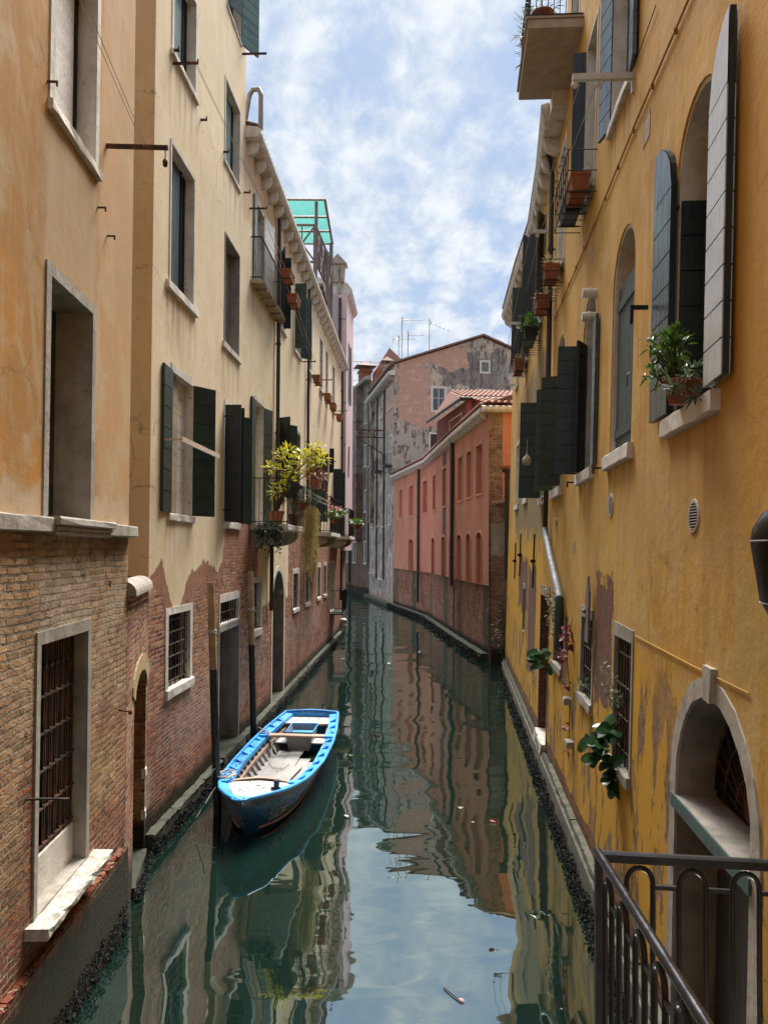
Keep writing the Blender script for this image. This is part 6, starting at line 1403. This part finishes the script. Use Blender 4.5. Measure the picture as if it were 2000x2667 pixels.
def trough(name, Mx, s0, s1, y0, y1, z, h, lab, key=None, n=60, mat='terracotta', dens=.1, hgt=.14, group=None):
    r = empty(name, Mx @ Matrix.Translation(((s0 + s1) / 2, (y0 + y1) / 2, z)), lab, 'flower box', group); l_, d_ = (s1 - s0) / 2, (y1 - y0) / 2
    mb = MB(); V = []
    for zz_, k in ((0, .82), (h * .8, .98), (h * .8, 1.06), (h, 1.06), (h, .92), (h * .85, .92)): V += [(-l_ * (1 - (1 - k) * .3), -d_ * k, zz_), (l_ * (1 - (1 - k) * .3), -d_ * k, zz_), (l_ * (1 - (1 - k) * .3), d_ * k, zz_), (-l_ * (1 - (1 - k) * .3), d_ * k, zz_)]
    mb.add(V, [(3, 2, 1, 0)] + [(i * 4 + a, i * 4 + (a + 1) % 4, i * 4 + 4 + (a + 1) % 4, i * 4 + 4 + a) for i in range(5) for a in range(4)] + [(20, 21, 22, 23)]); build('trough', mb, M[mat], r)
    if key: mb = MB(); cluster(mb, (0, 0, h + hgt * .5), (l_ * .9, d_, hgt), n, dens, dens * .35, .6); build('foliage', mb, LEAF[key], r)
    mb = MB(); mb.box(-l_ - .02, l_ + .02, -d_ * 1.15, -d_ * 1.1, h * .3, h * .36); mb.box(-l_ * .7, -l_ * .7 + .02, -d_ * 1.15, d_ * 1.2, -.03, -.01); mb.box(l_ * .7, l_ * .7 + .02, -d_ * 1.15, d_ * 1.2, -.03, -.01); build('iron_holder', mb, M['iron_rust'], r)
for s_, lab in ((27.9, 'terracotta flower box on the first small window sill past the second drainpipe'), (31.2, 'second terracotta flower box along the upper sills of the cream house'), (33.2, 'third terracotta flower box along the upper sills of the cream house'), (35.95, 'fourth and farthest terracotta flower box on the upper sills of the cream house')):
    trough('flower_box', MC, s_, s_ + .75, -.42, -.16, 10.62, .26, lab, group='flower boxes on the cream house')
trough('flower_box', MC, 20.2, 20.9, -.62, -.34, 11.72, .22, 'terracotta flower box on the left of the upper iron balcony rail', group='flower boxes on the cream house')
trough('flower_box', MC, 21.0, 21.7, -.66, -.38, 11.30, .24, 'terracotta flower box at the right end of the upper iron balcony', group='flower boxes on the cream house')
# right bank
p = MY @ Vector((-6.36, -.10, 5.72)); r = root_at('potted_plant', p, 'bushy bright green plant in a terracotta pot on the big arched window sill'); pot(r, .11, .2); mb = MB(); st = MB()
for k in range(26):
    a = 2 * PI * random.random(); q = Vector((math.cos(a) * random.uniform(.02, .18) - .06, math.sin(a) * .13, random.uniform(.2, .56))); st.tube([(0, 0, .15), (q.x * .4, q.y * .4, q.z * .6), q], .006, 4); cluster(mb, q, (.05, .05, .05), 9, .085, .034, .5, .3)
foliage(r, mb, 'green'); build('stems', st, M['stem'], r)
p = MY @ Vector((-5.98, -.10, 5.715)); r = root_at('succulent', p, 'small grey green succulent trailing over the big arched window sill'); pot(r, .07, .12); mb = MB()
for q in ((0, -.05, .20), (-.08, -.10, .12), (.06, -.12, .05), (-.12, -.08, .02), (-.03, -.13, -.02), (-.16, -.05, .06)): cluster(mb, q, (.03, .03, .03), 16, .10, .026, .3, .2)
foliage(r, mb, 'grey')
p = MY @ Vector((-8.75, -.06, 2.35)); r = root_at('broad_leaf_plant', p, 'plant with large round glossy leaves hanging below the nearest barred window of the yellow house'); mb = MB(); st = MB()
for q, n in (((-.02, .05, .12), 10), ((-.12, .05, -.02), 10), ((-.18, .1, -.20), 8), ((-.06, .0, -.25), 9), ((.03, .0, -.38), 8), ((.02, .0, -.52), 6), ((-.25, .1, .02), 5)):
    st.tube([(.12, 0, .3), (.05 + q[0] * .5, q[1], q[2] * .6 + .1), q], .008, 4)
    for _ in range(n): d = rv(); mb.leaf(Vector(q), Vector((d.x - .3, d.y, d.z * .7 - .1)), Vector((-.3, -.8, 1.0)) + rv() * .5, random.uniform(.14, .22), random.uniform(.11, .16), .2, 6, True)
foliage(r, mb, 'big'); build('stems', st, M['stem'], r)
p = MY @ Vector((-8.95, -.04, 2.7)); r = root_at('climbing_plant', p, 'pale green small leaved creeper climbing the bars of the nearest barred window'); mb = MB()
for k in range(9): strand(mb, (random.uniform(-.02, .12), random.uniform(-.25, .05), random.uniform(-.2, .1)), (random.uniform(-.15, .12), random.uniform(-.25, .3), random.uniform(.2, .55)), 14, .05, .03, 0, .04, .1)
foliage(r, mb, 'silver')
p = MY @ Vector((-14.3, -.08, 3.1)); r = root_at('climbing_plant', p, 'silvery creeper growing up the barred window by the yellow house door'); mb = MB()
for k in range(7): strand(mb, (0, random.uniform(-.3, .2), random.uniform(-.4, 0)), (-.05, random.uniform(-.5, .4), random.uniform(.4, .95)), 12, .08, .035, 0, .06, .1)
foliage(r, mb, 'silver')
p = MY @ Vector((-12.5, -.06, 2.9)); r = root_at('red_creeper', p, 'crimson leaved creeper hanging between two barred windows of the yellow house'); mb = MB(); st = MB()
for q in ((-.12, -.3, .28), (.02, -.2, .12), (-.08, .1, -.12), (.05, .0, .32), (-.02, -.1, -.55), (.02, .05, -1.25), (.03, 0, -1.6)): cluster(mb, q, (.06, .10, .06), 16 if q[2] > -.5 else 6, .10, .065, -.2, .3)
st.tube([(.1, 0, .6), (.0, -.1, .3), (-.02, .0, -.1), (.03, .0, -.6), (.02, .0, -1.6)], .006, 4); foliage(r, mb, 'crimson'); build('stems', st, M['stem'], r)
p = MY @ Vector((-14.9, -.10, 2.45)); r = root_at('broad_leaf_plant', p, 'few round green leaves sprouting at the sill of the barred window beside the door'); mb = MB()
for _ in range(14): d = rv(); mb.leaf(Vector((random.uniform(-.2, .1), 0, random.uniform(-.15, .15))), Vector((-.5 + d.x, d.y, d.z)), Vector((-.3, -.9, .8)) + rv() * .4, random.uniform(.18, .25), .15, .2, 6, True)
foliage(r, mb, 'big')
p = MY @ Vector((-11.0, -.05, 2.45)); r = root_at('weed', p, 'small green weed on the sill of the middle barred window'); mb = MB(); cluster(mb, (0, 0, .12), (.12, .15, .12), 70, .10, .014, .5); foliage(r, mb, 'grey')
p = MY @ Vector((-8.0, -.12, 11.05)); r = root_at('hanging_weed', p, 'tuft of green weed hanging from above at the top edge of the photo'); mb = MB(); cluster(mb, (0, 0, .05), (.16, .12, .10), 90, .09, .02, -.4); foliage(r, mb, 'green')
# balcony plants
for s_, y_, lab, key, n in ((-13.25, -.66, 'terracotta bowl with sparse plant on the high concrete balcony', 'grey', 60), (-13.9, -.78, 'straggling silvery plant at the outer corner of the high concrete balcony', 'silver', 120), (-14.6, -.72, 'dark potted plant at the far end of the high concrete balcony', 'ivy', 90)):
    p = MY @ Vector((s_, y_, 13.63)); r = root_at('balcony_plant', p, lab); pot(r, .19, .24); mb = MB(); cluster(mb, (0, 0, .45), (.30, .25, .28), n, .16, .022, .5); foliage(r, mb, key)
# window basket with troughs
def basket(s0, s1, pr, z0, z1, z2=None):
    mb = MB(); X = FYe
    for z in (z0, (z0 + z1) / 2, z1): mb.tube([(s0, 0, z), (s0, -pr, z), (s1, -pr, z), (s1, 0, z)], .009, 5, smooth=False)
    for k in range(7): x = s0 + (s1 - s0) * k / 6; mb.tube([(x, -.01, z0), (x, -pr, z0), (x, -pr, z1), (x, -pr - .06, z1 + .03), (x, -pr - .07, z1 - .02)], .008, 5, smooth=False)
    return X.obj('window_basket', mb, M['iron'])
basket(-12.75, -11.25, .42, 9.80, 10.42); basket(-15.8, -14.7, .40, 9.65, 10.1); basket(-19.6, -18.3, .45, 9.5, 10.2); basket(-23.0, -22.1, .35, 9.7, 10.1)
trough('flower_box', MY, -11.95, -11.3, -.36, -.08, 9.86, .26, 'red brown flower box at the near end of the iron window basket', group='flower boxes on the yellow house')
trough('flower_box', MY, -12.70, -12.02, -.36, -.08, 9.86, .22, 'black flower box at the far end of the iron window basket', 'silver', 50, 'iron', group='flower boxes on the yellow house')
trough('flower_box', MY, -15.2, -14.75, -.36, -.08, 9.75, .3, 'terracotta trough with dry stems below the pale window of the yellow house', 'dry', 50, group='flower boxes on the yellow house')
trough('flower_box', MY, -16.5, -15.9, -.40, -.10, 9.55, .28, 'lower terracotta trough with twigs beside the brown drainpipe', 'dry', 30, group='flower boxes on the yellow house')
trough('flower_box', MY, -19.5, -18.4, -.42, -.10, 9.62, .25, 'dark trough with broad green leaves in the third iron basket', 'green', 70, 'iron', .22, .3, group='flower boxes on the yellow house')
trough('flower_box', MY, -23.0, -22.2, -.38, -.10, 9.72, .34, 'terracotta flower box farthest along the upper windows of the yellow house', 'dry', 40, group='flower boxes on the yellow house')
p = MGW @ Vector((1.2, -.25, .5)); r = root_at('wall_ivy', p, 'green ivy and weeds growing at the foot of the old wall beside the yellow corner'); mb = MB(); cluster(mb, (0, .1, 1.1), (.7, .25, 1.5), 520, .14, .07, .2); foliage(r, mb, 'moss')
p = K3 @ Vector((.8, -.2, 10.4)); r = root_at('roof_weeds', p, 'weeds growing on the far end of the coral building gutter'); mb = MB(); cluster(mb, (.6, 0, .12), (1.2, .25, .22), 260, .22, .04, .8); foliage(r, mb, 'moss')
r = empty('laundry_bag', MY @ Matrix.Translation((-14.55, -.62, 6.1)), 'small pale cloth bag hanging from an open green shutter', 'bag'); mb = MB(); mb.lathe([(0, 0), (.07, .01), (.09, .07), (.07, .15), (.02, .2), (.008, .25), (.006, .5)], 10); build('bag', mb, flat_mat('pale_cloth', (.40, .36, .30)), r)

# ------------------------------------------------------------------ washing lines
def line(Mx, a, b, lab, r=.004, sag=.03, n=8):
    A, B = Mx @ Vector(a), Mx @ Vector(b); mb = MB(); mb.tube([A.lerp(B, k / n) - Vector((0, 0, sag * 4 * (k / n) * (1 - k / n))) for k in range(n + 1)], r, 4)
    tag(build('washing_line', mb, M['wire']), lab, 'washing line', 'washing lines between the houses')
for k, l2 in enumerate(('first', 'second')): line(MO, (8.24, -.40 - .03 * k, 8.86), (4.6, -.52 - .04 * k, 8.95 + .02 * k), '%s thin washing line from the iron bracket across the orange house window' % l2, .0035)
for k in range(2): line(MC, (12.3, -.38, 12.38 - .05 * k), (18.0, -.40, 12.55 - .05 * k), 'upper washing line along the cream house' if k == 0 else 'lower washing line just under the upper one on the cream house', .0045)
for k in range(2): line(MC, (18.0, -.32 - k * .08, 12.52), (26.5, -.30 - k * .12, 11.03), 'steep pale washing line past the iron balcony of the cream house, %s of its pair' % ('inner', 'outer')[k], .006)
for k in range(4): line(MC, (21.2, -.86 - .05 * (k % 2), 6.18 - .13 * (k // 2)), (28.0, -.80 - .08 * (k % 2), 6.22 - .13 * (k // 2)), 'white washing line strung between the first two balconies, number %s from the top' % ('one', 'two', 'three', 'four')[k], .006)
for k in range(2): line(MC, (31.1, -.78 - .08 * k, 6.2), (36.0, -.78 - .08 * k, 6.15), 'white washing line strung between the last two balconies, %s one' % ('inner', 'outer')[k], .007)
for k in range(2): line(MY, (-8.86, -.62 + .2 * k, 9.94), (-16.75, -.5 + .2 * k, 11.42), 'grey washing line between the white brackets of the yellow house, %s one' % ('outer', 'inner')[k], .005)
for k in range(2): line(MY, (-16.75, -.5 + .2 * k, 11.42), (-26.9, -.58 + .2 * k, 10.24), 'grey washing line running to the far bracket of the yellow house, %s one' % ('outer', 'inner')[k], .006)

# ------------------------------------------------------------------ roof terrace with the green awning
MT = Matrix.Translation((-2.75, 33.8, 16.3)); rt_ = empty('roof_terrace', MT, 'wooden roof terrace with crossed railings and a turquoise awning above the cream house', 'terrace')
def beam(nm, *segs, r=.06, mat='wood_grey'):
    mb = MB()
    for a, b in segs: mb.tube([a, b], r, 4, smooth=False)
    build(nm, mb, M[mat], rt_)
mb = MB(); mb.box(-4.2, 0, 0, 4.8, -.12, 0); build('deck', mb, M['wood_grey'], rt_)
beam('post', ((-.37, 0, -2.5), (-.37, 0, 2.6)), r=.09); beam('post', ((0, 4.7, -2.5), (0, 4.7, 3.7)), r=.09); beam('post', ((-.35, .1, 0), (-.35, .1, 3.7)), r=.07); beam('post', ((-4, 0, -2.5), (-4, 0, 3.7)), r=.09); beam('post', ((0, 2.3, -2.5), (0, 2.3, 2.3)), r=.08)
def lattice(nm, P, L_, z0, z1, n):
    mb = MB()
    for z in (z0, z1): mb.tube([P(0, z), P(L_, z)], .055, 4, smooth=False)
    for k in range(n):
        a, b = L_ * k / n, L_ * (k + 1) / n
        mb.tube([P(a, z0), P(b, z1)], .04, 4, smooth=False); mb.tube([P(b, z0), P(a, z1)], .04, 4, smooth=False); mb.tube([P(b, z0), P(b, z1)], .05, 4, smooth=False); mb.tube([P((a + b) / 2, z0), P((a + b) / 2, z1)], .03, 4, smooth=False)
    build(nm, mb, M['wood_grey'], rt_)
lattice('lattice_railing', lambda s_, z: (-.37 + .42 * s_ / 4.7, s_, z), 4.7, .95, 2.6, 4); lattice('lattice_railing', lambda s_, z: (-.37 - s_, 0, z), 3.6, .95, 2.6, 3)
beam('brace', ((0, 0, -.3), (-1.2, 0, -1.6)), ((0, 4.7, -.3), (-1.2, 4.7, -1.6)), ((0, 2.3, -.3), (-1.2, 2.3, -1.6)))
beam('awning_frame', ((-4, -.1, 3.7), (.05, -.1, 3.7)), ((.05, -.1, 3.7), (.05, 4.8, 3.7)), ((-4, 1.6, 3.66), (.05, 1.6, 3.66)), ((-4, 3.2, 3.66), (.05, 3.2, 3.66)), ((-4, 4.8, 3.7), (.05, 4.8, 3.7)), r=.055)
M['awning'] = (lambda t: t.fin(t.mix(t.mr(t.noise(3, 4, .6, t.vmul(t.obj, (4, .6, 1))), .3, .7, 0, .6), (.11, .33, .30), (.07, .24, .22)), .7, trans=.5))(T('turquoise_awning'))
mb = MB(); n = 12
for a, b in ((-.05, 1.55), (1.65, 3.15), (3.25, 4.75)):
    V = [(-4 + 4.0 * i / n, a + (b - a) * j / 4, 3.72 - .06 * math.sin(PI * j / 4) + .012 * math.sin(i * 2.1)) for i in range(n + 1) for j in range(5)]
    mb.add(V, [(i * 5 + j, i * 5 + j + 1, i * 5 + 6 + j, i * 5 + 5 + j) for i in range(n) for j in range(4)], True)
build('awning', mb, M['awning'], rt_)

# ------------------------------------------------------------------ aerials and roof railing on the grey house
M['aerial'] = metal_mat('aerial_metal', (.28, .28, .30), .5, .5)
def aerial(x, y, z0, z1, arms, lab):
    r = empty('tv_aerial', Matrix.Translation((x, y, z0)), lab, 'aerial', 'television aerials on the grey house'); mb = MB(); mb.tube([(0, 0, -1.5), (0, 0, z1 - z0)], .035, 5); build('mast', mb, M['aerial'], r); mb = MB()
    for dz, x0, x1, tilt, el in arms:
        mb.tube([(x0, 0, dz), (x1, 0, dz + tilt)], .025, 4)
        for k in range(el): q = x0 + (x1 - x0) * (k + .5) / el; h = dz + tilt * (k + .5) / el; mb.tube([(q, -.3, h), (q, .3, h)], .018, 4)
        if el > 3: mb.tube([(x0, 0, dz - .3), (x0 + .15, 0, dz)], .018, 4); mb.tube([(x0, 0, dz + .3), (x0 + .15, 0, dz)], .018, 4)
    build('antenna_head', mb, M['aerial'], r)
aerial(1.53, 70, 22, 25.9, [(3.6, 0, 2.0, 0, 8), (1.8, -.9, 1.2, 0, 5)], 'tall leftmost television aerial with two arms on the grey roof')
aerial(2.1, 70.3, 22, 24.7, [(2.3, 0, 1.6, .02, 9)], 'short bushy television aerial between the two taller ones on the grey roof')
aerial(1.25, 70.5, 22, 24.3, [(2.0, 0, 1.1, 0, 5)], 'lowest television aerial close to the tall leftmost one on the grey roof')
aerial(4.05, 70, 22, 25.7, [(3.4, 0, 1.9, -.85, 5)], 'tall right hand aerial with one slanting arm on the grey roof')
RT = Matrix.Translation((-5.6, 84, 21.6)); r = empty('roof_railing', RT, 'thin pinkish metal railing of a roof terrace on the brown house', 'railing'); mb = MB()
for x in [k * 1.0 for k in range(8)]: mb.tube([(x, 0, -1), (x, 0, 3.6 if x > 1.5 else 1.5 + x)], .045, 4)
for z in (1.5, 2.6): mb.tube([(0, 0, z), (7, 0, z)], .035, 4)
mb.tube([(0, 0, 1.5), (2, 0, 3.6), (7, 0, 3.5)], .045, 4)
build('rails', mb, metal_mat('pink_oxide_metal', (.42, .28, .32), .6, .1), r)

# ------------------------------------------------------------------ floating leaves
def fl(x, y, key, s_, lab, m=None):
    mb = MB(); a = random.uniform(0, 6.3)
    for k in range(3): mb.leaf(Vector((0, 0, 0)), Vector((math.cos(a + k * .7), math.sin(a + k * .7), .08)), Vector((0, 0, 1)), s_, s_ * .6, -.15, 3)
    tag(build('floating_leaf', mb, m or LEAF[key], None, Matrix.Translation((x, y, .012))), lab, 'leaf', 'leaves floating on the canal')
fl(1.86, 12.82, 'pink', .09, 'pink floating leaf on the water nearest the right bank'); fl(1.35, 13.44, 'silver', .08, 'pale yellow floating leaf beyond the pink one'); fl(1.5, 12.76, 'silver', .05, 'tiny pale floating leaf left of the pink one')
fl(-.57, 13.03, 'silver', .08, 'white floating scrap near the bow of the blue boat', M['boat_white'])
fl(.21, 30.4, 'silver', .12, 'tiny white floating speck far up the canal on the left', M['boat_white']); fl(1.55, 33.8, 'silver', .12, 'tiny white floating speck far up the canal on the right', M['boat_white'])
fl(-.11, 18.7, 'red', .1, 'small reddish floating leaf level with the stern of the boat')
mb = MB(); mb.tube([(-.09, .14, 0), (-.02, .02, .004), (.05, -.09, 0)], .007, 5); mb.cur = 1
for k in range(3): mb.leaf(Vector((.04, -.06, .002)), Vector((.5 + .3 * k, -.6, .05)), Vector((0, 0, 1)), .07, .035, 0, 2)
tag(build('floating_stick', mb, [M['stem'], LEAF['pink']], None, Matrix.Translation((.73, 7.85, .012))), 'dark twig with a pinkish leaf floating on the bright sky reflection', 'stick')
